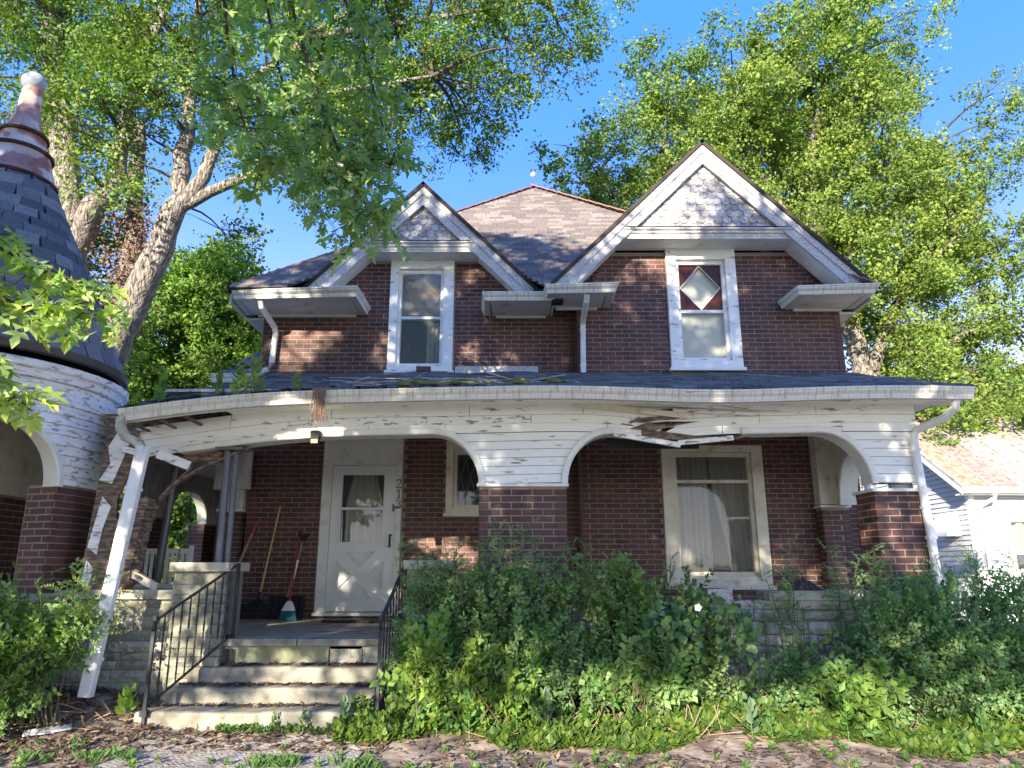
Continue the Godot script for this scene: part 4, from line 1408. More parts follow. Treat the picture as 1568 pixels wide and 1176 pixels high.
func build_turret() -> void:
	var o := Vector3(-5.77, 0, -7.5)
	var R := 1.36
	var rr := 1.42
	# bell-shaped roof
	var prof := [Vector2(rr, 3.54), Vector2(1.32, 3.70), Vector2(1.19, 4.02), Vector2(1.01, 4.42), Vector2(.81, 4.86), Vector2(.57, 5.34), Vector2(.36, 5.80)]
	var lt := MB.new()
	lt.lathe(o, prof, 40)
	var tr := obj("turret_roof", lt, M.roof_base, house)
	for i in prof.size() - 1:
		var a: Vector2 = prof[i]
		var b: Vector2 = prof[i + 1]
		var len := a.distance_to(b)
		var rows := maxi(1, int(round(len / .145)))
		for r in rows:
			var t := (r + .5) / rows
			var rad := lerpf(a.x, b.x, t)
			var yy := lerpf(a.y, b.y, t)
			var n := int(round(TAU * rad / .235))
			for k in n:
				var an := TAU * (k + (.5 if (r + i) % 2 == 1 else 0.0) + rng.randf_range(-.04, .04)) / n
				var out := Vector3(cos(an), 0, sin(an))
				var up := (Vector3(0, b.y - a.y, 0) + out * (b.x - a.x)).normalized()
				var x := up.cross(out).normalized()
				x = Vector3(-sin(an), 0, cos(an)) * -1.0
				var nn := x.cross(up)
				var p := o + out * rad + Vector3(0, yy, 0) + nn * .006
				var w := TAU * rad / n - .009
				var q := Basis(x, rng.randf_range(.06, .11)) * Basis(nn, rng.randf_range(-.025, .025)) * Basis(x * (w / .2), up * (len / rows * 1.12 / .2), nn * 1.9)
				var see := (EYE - p).normalized().dot(nn)
				if out.z < -.6:
					continue
				shingle_recs.append({"t": Transform3D(q, p), "par": tr, "k": [0, 1, 2, 0, 1, 3, 0][rng.randi_range(0, 6)], "a": w * .2 * maxf(see, 0.0) / p.distance_squared_to(EYE) * (2.0 if absf(out.x) < 2 else 1.0)})
	# sheet-metal cap, collars and ball finial
	var cp := MB.new()
	cp.lathe(o, [Vector2(.42, 5.74), Vector2(.39, 5.82), Vector2(.315, 6.07), Vector2(.315, 6.10)], 28)
	cp.lathe(o, [Vector2(.28, 6.10), Vector2(.235, 6.31), Vector2(.235, 6.34)], 28)
	cp.lathe(o, [Vector2(.20, 6.34), Vector2(.155, 6.56), Vector2(.12, 6.72), Vector2(.105, 6.99), Vector2(.0, 7.0)], 28)
	var cap := obj("turret_cap", cp, M.rustmetal, house)
	for q in [[.435, 5.72, .42], [.345, 6.095, .31], [.26, 6.335, .22]]:
		var bands := MB.new()
		bands.lathe(o, [Vector2(q[0] - .04, q[1] - .004), Vector2(q[0], q[1]), Vector2(q[0], q[1] + .035), Vector2(q[2] - .06, q[1] + .05)], 28)
		obj("cap_collar", bands, M.rust, cap)
	var fb := MB.new()
	fb.ball(o + Vector3(0, 7.10, 0), Vector3(.135, .125, .135), 14)
	obj("ball_finial", fb, M.ball, cap)
	# metal edge and wooden cornice
	var ed := MB.new()
	ed.lathe(o, [Vector2(rr - .06, 3.46), Vector2(rr + .01, 3.465), Vector2(rr + .018, 3.54), Vector2(rr - .02, 3.55)], 40)
	obj("roof_edge", ed, M.edge, house)
	var co := MB.new()
	co.lathe(o, [Vector2(R - .05, 3.21), Vector2(R + .05, 3.22), Vector2(R + .055, 3.29), Vector2(R + .09, 3.31), Vector2(R + .10, 3.37), Vector2(R + .04, 3.39), Vector2(R - .1, 3.43)], 40)
	obj("turret_cornice", co, M.peel, house)
	# curved siding with arches: angles measured from +x towards the camera
	var arcs := [[18.0, 80.0], [128.0, 200.0]]
	var rows := []
	var y := 3.21
	var first := true
	while y > 2.24:
		var h := .21 if first else .098
		rows.append([maxf(y - h + .003, 2.22), y])
		y -= h
		first = false
	var inside := func(a: float, yy: float) -> bool:
		for q in arcs:
			var m: float = (q[0] + q[1]) / 2
			var hw: float = (q[1] - q[0]) / 2
			var d: float = absf(a - m) / hw
			if d < 1.0 and yy < 2.22 + .62 * sqrt(maxf(0.0, 1.0 - d * d)):
				return true
		return false
	for r in rows:
		var mb := MB.new()
		var a := -32.0
		while a < 150.0:
			var b := a + 2.0
			var n := 5
			var f := func(ang: float, yy: float, off: float) -> Vector3:
				var t := deg_to_rad(ang)
				return o + Vector3(cos(t) * (R + off), yy, sin(t) * (R + off))
			# cut the bottom of the board where the arch is
			var lo := r[0] as float
			while lo < r[1] - .004 and inside.call(a + 1.0, lo):
				lo += .008
			if lo < r[1] - .006:
				var tl: float = (r[1] - lo) * .10
				mb.quad(f.call(b, lo, tl + .012), f.call(a, lo, tl + .012), f.call(a, r[1], .008), f.call(b, r[1], .008))
				mb.quad(f.call(a, lo, -.03), f.call(b, lo, -.03), f.call(b, r[1], -.03), f.call(a, r[1], -.03))
				mb.quad(f.call(b, lo, -.03), f.call(a, lo, -.03), f.call(a, lo, tl + .012), f.call(b, lo, tl + .012))
				mb.quad(f.call(b, r[1], .008), f.call(a, r[1], .008), f.call(a, r[1], -.03), f.call(b, r[1], -.03))
			elif mb.v.size() > 0:
				obj("siding_board", mb, M.peel, house)
				mb = MB.new()
			a = b
		if mb.v.size() > 0:
			obj("siding_board", mb, M.peel, house)
	for q in arcs:
		var m: float = (q[0] + q[1]) / 2
		var hw: float = (q[1] - q[0]) / 2
		var path := []
		var xs := []
		var ys := []
		for i in 33:
			var t := PI * i / 32
			var ang := deg_to_rad(m + hw * cos(t))
			var out := Vector3(cos(ang), 0, sin(ang))
			path.append(o + out * R + Vector3(0, 2.22 + .62 * sin(t), 0))
			var tang := Vector3(-sin(ang), 0, cos(ang))
			xs.append((tang * cos(t) + Vector3.UP * sin(t)).normalized())
			ys.append(out)
		path.append(path[-1] + Vector3(0, -.02, 0)); xs.append(xs[-1]); ys.append(ys[-1])
		var tm := MB.new()
		tm.sweep(path, [Vector2(.05, .0), Vector2(.05, .03), Vector2(.0, .035), Vector2(-.015, .02), Vector2(-.015, -.16), Vector2(.06, -.16)], xs, ys)
		obj("arch_trim", tm, M.trim, house)
	# piers of curved brick
	for q in [[-10.0, 18.0], [80.0, 128.0]]:
		var core := MB.new()
		var a: float = q[0]
		while a < q[1] - .1:
			var b := minf(a + 6.0, q[1])
			var f := func(ang: float, yy: float, rad: float) -> Vector3:
				var t := deg_to_rad(ang)
				return o + Vector3(cos(t) * rad, yy, sin(t) * rad)
			core.hexa([f.call(a, 1.18, R - .013), f.call(a, 1.18, R - .36), f.call(b, 1.18, R - .36), f.call(b, 1.18, R - .013), f.call(a, 2.22, R - .013), f.call(a, 2.22, R - .36), f.call(b, 2.22, R - .36), f.call(b, 2.22, R - .013)])
			a = b
		var p := obj("brick_pier", core, M.mortar, house)
		var row := 0
		var yy := 1.19
		while yy < 2.17:
			var step := rad_to_deg(.2135 / R)
			var a0: float = q[0] - (step / 2 if row % 2 == 1 else 0.0)
			while a0 < q[1] - .3:
				var s := maxf(a0, q[0])
				var e := minf(a0 + step, q[1])
				a0 += step
				var wv := deg_to_rad(e - s) * R - .009
				if wv < .03:
					continue
				var t := deg_to_rad((s + e) / 2)
				var out := Vector3(cos(t), 0, sin(t))
				brick_rec(p, o + out * (R - .008), Vector3(sin(t), 0, -cos(t)), out, 0.0, yy, wv, .059, 0.0, -1)
			yy += .0677
			row += 1
		for e in [q[0], q[1]]:
			var t := deg_to_rad(e)
			var out := Vector3(cos(t), 0, sin(t))
			var tang := Vector3(-sin(t), 0, cos(t)) * (1.0 if e == q[1] else -1.0)
			var xd := Vector3.UP.cross(tang)
			bricks(p, o + out * (R - .18) + tang * .003, xd, 1.19, 2.2, func(_y): return Vector2(-.17, .17), [])
	# low stone base under the turret
	var st := MB.new()
	st.lathe(o, [Vector2(R + .02, -.2), Vector2(R + .02, 1.1), Vector2(R + .06, 1.11), Vector2(R + .06, 1.19), Vector2(R - .4, 1.195)], 32)
	obj("stone_base", st, M.cap, house)
	var ti := MB.new()
	ti.lathe(o, [Vector2(.02, 3.05), Vector2(R - .02, 3.051)], 32)
	obj("turret_ceiling", ti, M.greywood, house)

func ground_y(x: float, z: float) -> float:
	# level yard that rises in a bank towards the foundation
	var t := smoothstep(-6.15, -7.25, z) if z < 0 else 0.0
	t = clampf((-z - 6.0) / 1.25, 0.0, 1.0)
	t = t * t * (3 - 2 * t)
	var h := .02 + .30 * t * (.45 + .55 * smoothstep(-2.6, -4.2, x) + .25 * smoothstep(-.9, .5, x))
	if z < -7.4:
		h = .30
	h += .025 * sin(x * 1.7 + z * .9) * sin(z * 2.1 - x * .6) + .012 * sin(x * 5.3) * sin(z * 4.7)
	return h

func build_ground() -> void:
	var mb := MB.new()
	var xs := []
	var zs := []
	for i in 97:
		xs.append(-12.0 + i * .25)
	for i in 73:
		zs.append(-12.0 + i * .25)
	for e in [16, 24, 40, 80, 160, 400, 900]:
		xs.append(float(e)); xs.insert(0, -float(e))
		zs.append(float(e)); zs.insert(0, -float(e))
	var base := mb.v.size()
	for z in zs:
		for x in xs:
			var e := .02
			var d := Vector3((ground_y(x - e, z) - ground_y(x + e, z)) / (2 * e), 1, (ground_y(x, z - e) - ground_y(x, z + e)) / (2 * e))
			mb.v.append(Vector3(x, ground_y(x, z), z)); mb.n.append(d.normalized()); mb.c.append(Color.WHITE)
	var w := xs.size()
	for j in zs.size() - 1:
		for i in w - 1:
			var a := j * w + i
			mb.ix.append_array(PackedInt32Array([a, a + 1, a + w + 1, a, a + w + 1, a + w]))
	meta(obj("ground", mb, M.dirt), "bare brown earth of the front yard", "ground", "", "structure")
	# lawn beyond the bare earth
	var ln := MB.new()
	for q in [[-400, -400, 400, -18], [-400, -18, -7.6, -4.5], [9.0, -18, 400, -4.5], [-400, 3.0, 400, 300]]:
		ln.quad(Vector3(q[0], .335 if q[3] < -4 and q[1] < -10 else .06, q[3]), Vector3(q[2], .335 if q[3] < -4 and q[1] < -10 else .06, q[3]), Vector3(q[2], .335 if q[3] < -4 and q[1] < -10 else .06, q[1]), Vector3(q[0], .335 if q[3] < -4 and q[1] < -10 else .06, q[1]))
	meta(obj("lawn", ln, M.lawn), "green lawn around the house", "lawn", "", "structure")
	var rd := MB.new()
	rd.quad(Vector3(-400, .075, 13.5), Vector3(400, .075, 13.5), Vector3(400, .075, 7.5), Vector3(-400, .075, 7.5))
	meta(obj("road", rd, M.path), "pale worn street behind the photographer", "road", "", "structure")
	var pt := MB.new()
	pt.warp = func(v: Vector3) -> Vector3: return Vector3(v.x, ground_y(v.x, v.z) + .012, v.z)
	var edge := [Vector2(-3.2, -3), Vector2(-.6, -3)]
	for i in 22:
		for j in 12:
			var f := func(a: float, b: float) -> Vector3:
				var z := -3.0 - 3.42 * b
				var wob := .10 * sin(z * 5.0) + .06 * sin(z * 11.0)
				return Vector3(lerpf(-3.15 + .45 * b * .4 + wob, -.75 - .55 * b + wob * .7, a), 0, z - .10 * sin(a * 9.0) * b)
			pt.quad(f.call(i / 22.0, j / 12.0), f.call((i + 1) / 22.0, j / 12.0), f.call((i + 1) / 22.0, (j + 1) / 12.0), f.call(i / 22.0, (j + 1) / 12.0))
	meta(obj("path", pt, M.path), "worn gravelly path leading to the steps", "path", "", "structure")

func build_steps() -> void:
	var st := thing("concrete_steps", Vector3(-2.2, .1, -7.0), "weathered concrete steps up to the porch", "steps")
	var q := [[-3.22, -1.26, -.10, .232, -7.45, -6.63], [-3.14, -1.24, .233, .372, -7.45, -6.975], [-3.05, -1.22, .373, .522, -7.45, -7.20]]
	for k in 3:
		var s: Array = q[k]
		var b := MB.new()
		var c := .018
		var prof := PackedVector2Array([Vector2(s[4], s[2]), Vector2(s[5], s[2]), Vector2(s[5], s[3] - c * 1.6), Vector2(s[5] - c * .5, s[3] - c * .4), Vector2(s[5] - c * 1.6, s[3]), Vector2(s[4], s[3] - .003)])
		var n := 12
		b.warp = func(v: Vector3) -> Vector3: return v + Vector3(0, .006 * sin(v.x * 6.0 + k), .010 * sin(v.x * 4.3 + k * 2.0) + .006 * sin(v.x * 13.0))
		for i in n:
			var x0 := lerpf(s[0], s[1], float(i) / n)
			var x1 := lerpf(s[0], s[1], float(i + 1) / n)
			for j in prof.size():
				var a := prof[j]
				var d := prof[(j + 1) % prof.size()]
				b.quad(Vector3(x0, a.y, a.x), Vector3(x0, d.y, d.x), Vector3(x1, d.y, d.x), Vector3(x1, a.y, a.x))
		for e in [s[0], s[1]]:
			for j in range(1, prof.size() - 1):
				var pa := Vector3(e, prof[0].y, prof[0].x)
				var pb := Vector3(e, prof[j].y, prof[j].x)
				var pc := Vector3(e, prof[j + 1].y, prof[j + 1].x)
				if e == s[0]:
					b.tri(pa, pb, pc)
				else:
					b.tri(pa, pc, pb)
		obj("step", b, M.concrete, st)
	var r := MB.new()
	r.box(Vector3(-2.68, .50, -7.6), Vector3(-1.78, .698, -7.40))
	obj("riser", r, M.mosscrete, st)
	r = MB.new()
	r.box(Vector3(-1.77, .50, -7.6), Vector3(-1.46, .685, -7.42))
	obj("broken_riser", r, M.pale_stone, st)
	r = MB.new()
	r.box(Vector3(-1.45, .50, -7.6), Vector3(-1.1, .69, -7.41))
	obj("broken_riser", r, M.pale_stone, st)
	r = MB.new()
	r.box(Vector3(-3.02, .50, -7.62), Vector3(-2.69, .695, -7.55))
	obj("broken_riser", r, M.pale_stone, st)
	# litter on the treads
	var ts := []
	var cs := []
	for i in 900:
		var k := rng.randi_range(0, 2)
		var s: Array = q[k]
		var back: float = [-6.95, -7.19, -7.40][k]
		var z := back + absf(rng.randfn(0, .05))
		if z > s[5] - .02:
			continue
		ts.append(Transform3D(Basis.from_euler(Vector3(rng.randf_range(-.5, .5), rng.randf() * TAU, rng.randf_range(-.4, .4))).scaled(Vector3.ONE * rng.randf_range(.4, .9)), Vector3(rng.randf_range(s[0] + .03, s[1] - .03), s[3] + .006, z)))
		cs.append(LIT[rng.randi_range(0, 4)])
	multi("leaf_litter", litter_mesh(), M.litter, ts, cs)
	get_child(-1).name = "step_litter"
	meta(get_child(-1), "dry brown leaves gathered on the step treads", "leaves")

const LIT := [Color(.075, .045, .03), Color(.12, .075, .05), Color(.17, .12, .085), Color(.055, .035, .028), Color(.22, .165, .12)]

func litter_mesh() -> ArrayMesh:
	var m := MB.new()
	for i in 3:
		var o := Vector3(rng.randf_range(-.03, .03), i * .004, rng.randf_range(-.03, .03))
		var a := rng.randf() * TAU
		var d := Vector3(cos(a), rng.randf_range(-.1, .25), sin(a)) * .035
		var s := Vector3(-sin(a), rng.randf_range(-.2, .2), cos(a)) * .016
		m.tri(o - d, o + s, o + d)
		m.tri(o - d, o + d, o - s + Vector3(0, .006, 0))
	return m.mesh()

func build_litter() -> void:
	var ts := []
	var cs := []
	for i in 16000:
		var x := rng.randf_range(-6.0, 5.2)
		var z := rng.randf_range(-7.3, -4.6)
		var on_path := x > -3.1 and x < -.9 and z > -6.3
		var bank := x < -2.9 and z < -5.9
		var p := .05 if on_path else (.9 if bank else .30)
		if x > -3.3 and x < -1.2 and z < -6.60:
			continue
		if z < -6.15 and z > -6.7 and x > -3.4 and x < -1:
			p = .9
		if rng.randf() > p:
			continue
		ts.append(Transform3D(Basis.from_euler(Vector3(rng.randf_range(-.4, .4), rng.randf() * TAU, rng.randf_range(-.4, .4))).scaled(Vector3.ONE * rng.randf_range(.5, 1.1)), Vector3(x, ground_y(x, z) + .016, z)))
		cs.append(LIT[rng.randi_range(0, 4)])
	meta(multi("leaf_litter", litter_mesh(), M.litter, ts, cs), "brown leaf litter scattered on the bare ground", "leaves")

func handrail(label: String, x: float, x2: float, foot: float, full: bool) -> void:
	var h := thing("handrail", Vector3(x, foot, -6.62), label, "handrail", "iron handrails beside the steps")
	var top := Vector3(x, foot + .76, -6.64)
	var up := Vector3(x2, 1.46, -7.36)
	var lo := Vector3(x, foot + .05, -6.66)
	var lup := Vector3(x2, .80, -7.36)
	var mb := MB.new()
	mb.beam(Vector3(x, foot - .1, -6.62), Vector3(x, foot + .80, -6.62), .028, .028)
	mb.beam(Vector3(x, foot - .02, -6.62), Vector3(x, foot + .03, -6.62), .06, .06)
	obj("post", mb, M.iron, h)
	mb = MB.new()
	mb.beam(Vector3(x2, .76, -7.38), Vector3(x2, 1.47, -7.38), .028, .028)
	obj("post", mb, M.iron, h)
	mb = MB.new()
	mb.beam(top, up, .034, .014)
	var cu := []
	for i in 12:
		var a := TAU * i / 11 * .95
		var r := .045 * (1 - i * .045)
		cu.append(top + Vector3(0, -.05 + r * cos(a) * 1.0, .03 + r * sin(a)))
	mb.tube(cu, cu.map(func(_q): return .009), 6)
	obj("top_rail", mb, M.iron, h)
	mb = MB.new()
	mb.beam(lo, lup, .024, .014)
	obj("bottom_rail", mb, M.iron, h)
	var n := 9 if full else 7
	for i in n:
		var t := (i + 1.0) / (n + 1)
		var a := lo.lerp(lup, t)
		var b := top.lerp(up, t)
		mb = MB.new()
		var k := 10
		for j in k:    # twisted square bar
			var p := a.lerp(b, float(j) / k)
			var q := a.lerp(b, float(j + 1) / k)
			var s := .0065 if j == 0 or j == k - 1 else .0085
			mb.bx(Transform3D(Basis(Vector3.UP, j * .7), (p + q) / 2), Vector3(s * 1.5, p.distance_to(q) + .004, s * 1.5))
		obj("baluster", mb, M.iron, h)

func build_tools() -> void:
	var t := thing("shovel", Vector3(-3.7, .76, -9.8), "long-handled shovel with red grip leaning on the dark brick wall", "shovel")
	var mb := MB.new()
	mb.tube([Vector3(-3.75, 1.13, -9.84), Vector3(-3.56, 1.90, -10.06)], [.019, .017], 8)
	obj("handle", mb, M.shaft, t)
	mb = MB.new()
	mb.tube([Vector3(-3.565, 1.88, -10.055), Vector3(-3.52, 2.06, -10.1)], [.021, .020], 8)
	obj("grip", mb, M.red, t)
	mb = MB.new()
	mb.tube([Vector3(-3.75, 1.15, -9.84), Vector3(-3.80, .98, -9.79)], [.024, .026], 8)
	var bt := Transform3D(Basis(Vector3(.97, -.24, 0).normalized(), Vector3(.24, .93, -.25).normalized(), Vector3(.06, .25, .96).normalized()), Vector3(-3.83, .88, -9.76))
	mb.prism(PackedVector2Array([Vector2(-.12, .12), Vector2(-.125, -.05), Vector2(-.09, -.12), Vector2(0, -.145), Vector2(.09, -.12), Vector2(.125, -.05), Vector2(.12, .12), Vector2(.04, .13), Vector2(-.04, .13)]), bt, .006)
	obj("blade", mb, M.rustblade, t)
	t = thing("leaf_rake", Vector3(-3.35, .76, -9.9), "leaf rake with yellow wooden handle and black fan", "rake")
	mb = MB.new()
	mb.tube([Vector3(-3.345, 1.10, -9.93), Vector3(-3.24, 2.27, -10.16)], [.014, .013], 8)
	obj("handle", mb, M.yellow, t)
	mb = MB.new()
	mb.tube([Vector3(-3.345, 1.12, -9.925), Vector3(-3.36, 1.02, -9.90)], [.018, .024], 8)
	for i in 19:
		var u := (i - 9) / 9.0
		var a := Vector3(-3.36 + u * .03, 1.03, -9.90)
		var b := Vector3(-3.39 + u * .23, .80 + absf(u) * .02, -9.83)
		mb.tube([a, a.lerp(b, .5) + Vector3(u * .03, 0, .01), b, b + Vector3(0, -.035, -.02)], [.006, .006, .006, .004], 5)
	mb.beam(Vector3(-3.50, .93, -9.865), Vector3(-3.25, .93, -9.865), .012, .016)
	obj("tines", mb, M.blackplastic, t)
	t = thing("snow_shovel", Vector3(-3.0, .76, -9.95), "black snow shovel standing behind the red broom", "shovel")
	mb = MB.new()
	mb.tube([Vector3(-3.0, 1.05, -9.98), Vector3(-2.955, 1.30, -10.03)], [.016, .016], 8)
	mb.tube([Vector3(-2.925, 1.52, -10.09), Vector3(-2.885, 1.80, -10.14)], [.014, .014], 8)
	obj("shaft", mb, M.shaft, t)
	mb = MB.new()
	mb.tube([Vector3(-2.955, 1.28, -10.03), Vector3(-2.923, 1.53, -10.09)], [.021, .019], 8)
	obj("sleeve", mb, M.white, t)
	mb = MB.new()
	mb.tube([Vector3(-2.885, 1.78, -10.135), Vector3(-2.87, 1.85, -10.15)], [.02, .02], 6)
	mb.tube([Vector3(-2.94, 1.86, -10.15), Vector3(-2.80, 1.875, -10.15)], [.015, .015], 6)
	mb.tube([Vector3(-2.93, 1.855, -10.15), Vector3(-2.885, 1.80, -10.14), Vector3(-2.82, 1.865, -10.15)], [.01, .012, .01], 6)
	obj("grip", mb, M.blackplastic, t)
	mb = MB.new()
	var g := func(i: int, j: int) -> Vector3:
		var u := i / 16.0
		var v := j / 4.0
		return Vector3(lerpf(-3.24, -2.76, u), .77 + .30 * v, -9.90 - .07 * v - .05 * sin(PI * v) + .012 * cos(u * 42.0) * (1.0 if v > .2 and v < .9 else 0.0) - .02 * sin(PI * u))
	for i in 16:
		for j in 4:
			mb.quad(g.call(i, j), g.call(i + 1, j), g.call(i + 1, j + 1), g.call(i, j + 1))
	obj("blade", mb, M.blackplastic, t)
	t = thing("broom", Vector3(-2.9, .76, -9.75), "red-handled broom with white cap and teal bristles", "broom")
	mb = MB.new()
	mb.tube([Vector3(-2.90, 1.00, -9.76), Vector3(-2.93, 1.86, -10.12)], [.013, .012], 8)
	obj("handle", mb, M.red, t)
	mb = MB.new()
	mb.tube([Vector3(-2.929, 1.84, -10.11), Vector3(-2.932, 1.92, -10.145)], [.016, .015], 8)
	obj("tip", mb, M.blackplastic, t)
	mb = MB.new()
	var cap := func(y: float, w: float, d: float, z: float) -> Array: return [Vector3(-2.895 - w, y, z + d), Vector3(-2.895 + w, y, z + d), Vector3(-2.895 + w, y, z - d), Vector3(-2.895 - w, y, z - d)]
	mb.hexa(cap.call(.89, .085, .025, -9.735) + cap.call(.97, .05, .022, -9.75))
	mb.hexa(cap.call(.97, .05, .022, -9.75) + cap.call(1.01, .022, .02, -9.76))
	obj("cap", mb, M.white, t)
	mb = MB.new()
	for i in 34:
		var u := (i % 17 - 8) / 8.0
		var z := -9.735 + (.012 if i < 17 else -.012)
		mb.tube([Vector3(-2.895 + u * .078, .895, z), Vector3(-2.895 + u * .112 + rng.randf_range(-.004, .004), .762 + rng.randf() * .01, z + (.015 if i < 17 else -.005))], [.0075, .006], 5)
	obj("bristles", mb, M.bristle, t)
	# odds and ends
	mb = MB.new()
	mb.prism(PackedVector2Array([Vector2(-.075, .14), Vector2(.08, .14), Vector2(.07, -.10), Vector2(.045, -.12), Vector2(.02, -.05), Vector2(-.02, -.06), Vector2(-.04, -.12), Vector2(-.085, -.15)]), Transform3D(Basis(), Vector3(-3.42, 1.05, -8.98)), .004)
	meta(obj("torn_card", mb, M.white, null, Vector3(-3.42, .9, -8.98)), "torn white card standing behind the steel props", "card")
	mb = MB.new()
	mb.box(Vector3(-3.6, .757, -9.0), Vector3(-3.25, .905, -8.85))
	meta(obj("wood_block", mb, M.rot, null, Vector3(-3.4, .757, -8.9)), "dark timber block behind the props on the porch floor", "timber")
	mb = MB.new()
	mb.tube([Vector3(-3.04, .762, -7.36), Vector3(-3.04, .85, -7.36)], [.042, .046], 12)
	meta(obj("white_cup", mb, M.white, null, Vector3(-3.04, .762, -7.36)), "white plastic cup at the head of the steps", "cup")
	mb = MB.new()
	mb.bx(Transform3D(Basis(Vector3.BACK, -.05), Vector3(2.02, 1.275, -7.40)), Vector3(.42, .075, .20))
	meta(obj("loose_stone", mb, M.cap, null, Vector3(2.02, 1.235, -7.4)), "yellowish stone lying on the wall below the big window", "stone")
	mb = MB.new()
	mb.prism(PackedVector2Array([Vector2(-.24, 0), Vector2(.22, 0), Vector2(.10, .10), Vector2(-.02, .115)]), Transform3D(Basis(X_TILT, -.3), Vector3(2.88, 1.207, -7.42)), .012)
	meta(obj("fallen_shingle", mb, M.rustblade, null, Vector3(2.88, 1.207, -7.42)), "brown triangular scrap lying on the right wall ledge", "scrap")
	mb = MB.new()
	mb.beam(Vector3(-4.02, 1.50, -7.36), Vector3(-3.48, 1.235, -7.34), .05, .07)
	meta(obj("splintered_post", mb, M.pale_stone, null, Vector3(-3.75, 1.23, -7.35)), "splintered pale post end lying on the left wall", "timber")
	mb = MB.new()
	mb.bx(Transform3D(Basis(Vector3.BACK, .9), Vector3(-3.82, 1.30, -7.5)), Vector3(.2, .012, .22))
	meta(obj("wood_scrap", mb, M.yellow, null, Vector3(-3.82, 1.22, -7.5)), "raw yellow wood scrap by the broken corner", "timber")
	mb = MB.new()
	mb.bx(Transform3D(Basis.from_euler(Vector3(.1, .5, .06)), Vector3(-3.83, ground_y(-3.83, -6.45) + .03, -6.45)), Vector3(.34, .02, .11))
	meta(obj("fallen_board", mb, M.peel, null, Vector3(-3.83, .2, -6.45)), "short white board lying on the leaf litter", "board")
	mb = MB.new()
	mb.bx(Transform3D(Basis(Vector3.UP, .03), Vector3(-1.9, .775, -9.55)), Vector3(1.0, .025, .12))
	meta(obj("door_mat_board", mb, M.rustblade, null, Vector3(-1.9, .762, -9.55)), "dark board lying on the floor below the storm door", "board")
	# brick on the porch roof and debris
	mb = MB.new()
	mb.bx(Transform3D(Basis(Vector3.UP, .1), Vector3(-1.28, 4.21, -10.02)), Vector3(.21, .07, .10))
	meta(obj("loose_brick", mb, M.brick[2], null, Vector3(-1.28, 4.18, -10.02)), "single brick lying below the upper left window", "brick")
	mb = MB.new()
	mb.box(Vector3(-.83, 4.16, -10.12), Vector3(.38, 4.27, -10.07))
	meta(obj("weathered_board", mb, M.rake, null, Vector3(-.2, 4.16, -10.1)), "flat pale board against the wall beside upper left window", "board")
	# porch swing
	var s := thing("porch_swing", Vector3(-4.5, 1.2, -9.2), "white slatted porch swing hanging in the side porch", "swing")
	mb = MB.new()
	mb.box(Vector3(-5.0, 1.60, -9.24), Vector3(-4.0, 1.66, -9.20))
	mb.box(Vector3(-5.0, 1.18, -9.24), Vector3(-4.0, 1.23, -9.20))
	for x in [-5.0, -4.03]:
		mb.box(Vector3(x, 1.18, -9.25), Vector3(x + .04, 1.70, -9.19))
	obj("back_frame", mb, M.trim, s)
	for i in 15:
		mb = MB.new()
		mb.box(Vector3(-4.95 + i * .063, 1.23, -9.23), Vector3(-4.95 + i * .063 + .038, 1.60, -9.212))
		obj("slat", mb, M.trim, s)
	for i in 5:
		mb = MB.new()
		mb.box(Vector3(-5.0, 1.17, -9.18 + i * .09), Vector3(-4.0, 1.19, -9.11 + i * .09))
		obj("seat_board", mb, M.trim, s)
	for x in [-5.0, -4.02]:
		mb = MB.new()
		mb.tube([Vector3(x, 1.3, -8.85), Vector3(x, 2.3, -9.05), Vector3(x, 3.0, -9.05)], [.006, .006, .006], 5)
		mb.tube([Vector3(x, 1.6, -9.22), Vector3(x, 2.3, -9.05)], [.006, .006], 5)
		obj("chain", mb, M.steel, s)

const X_TILT := Vector3(1, 0, 0)

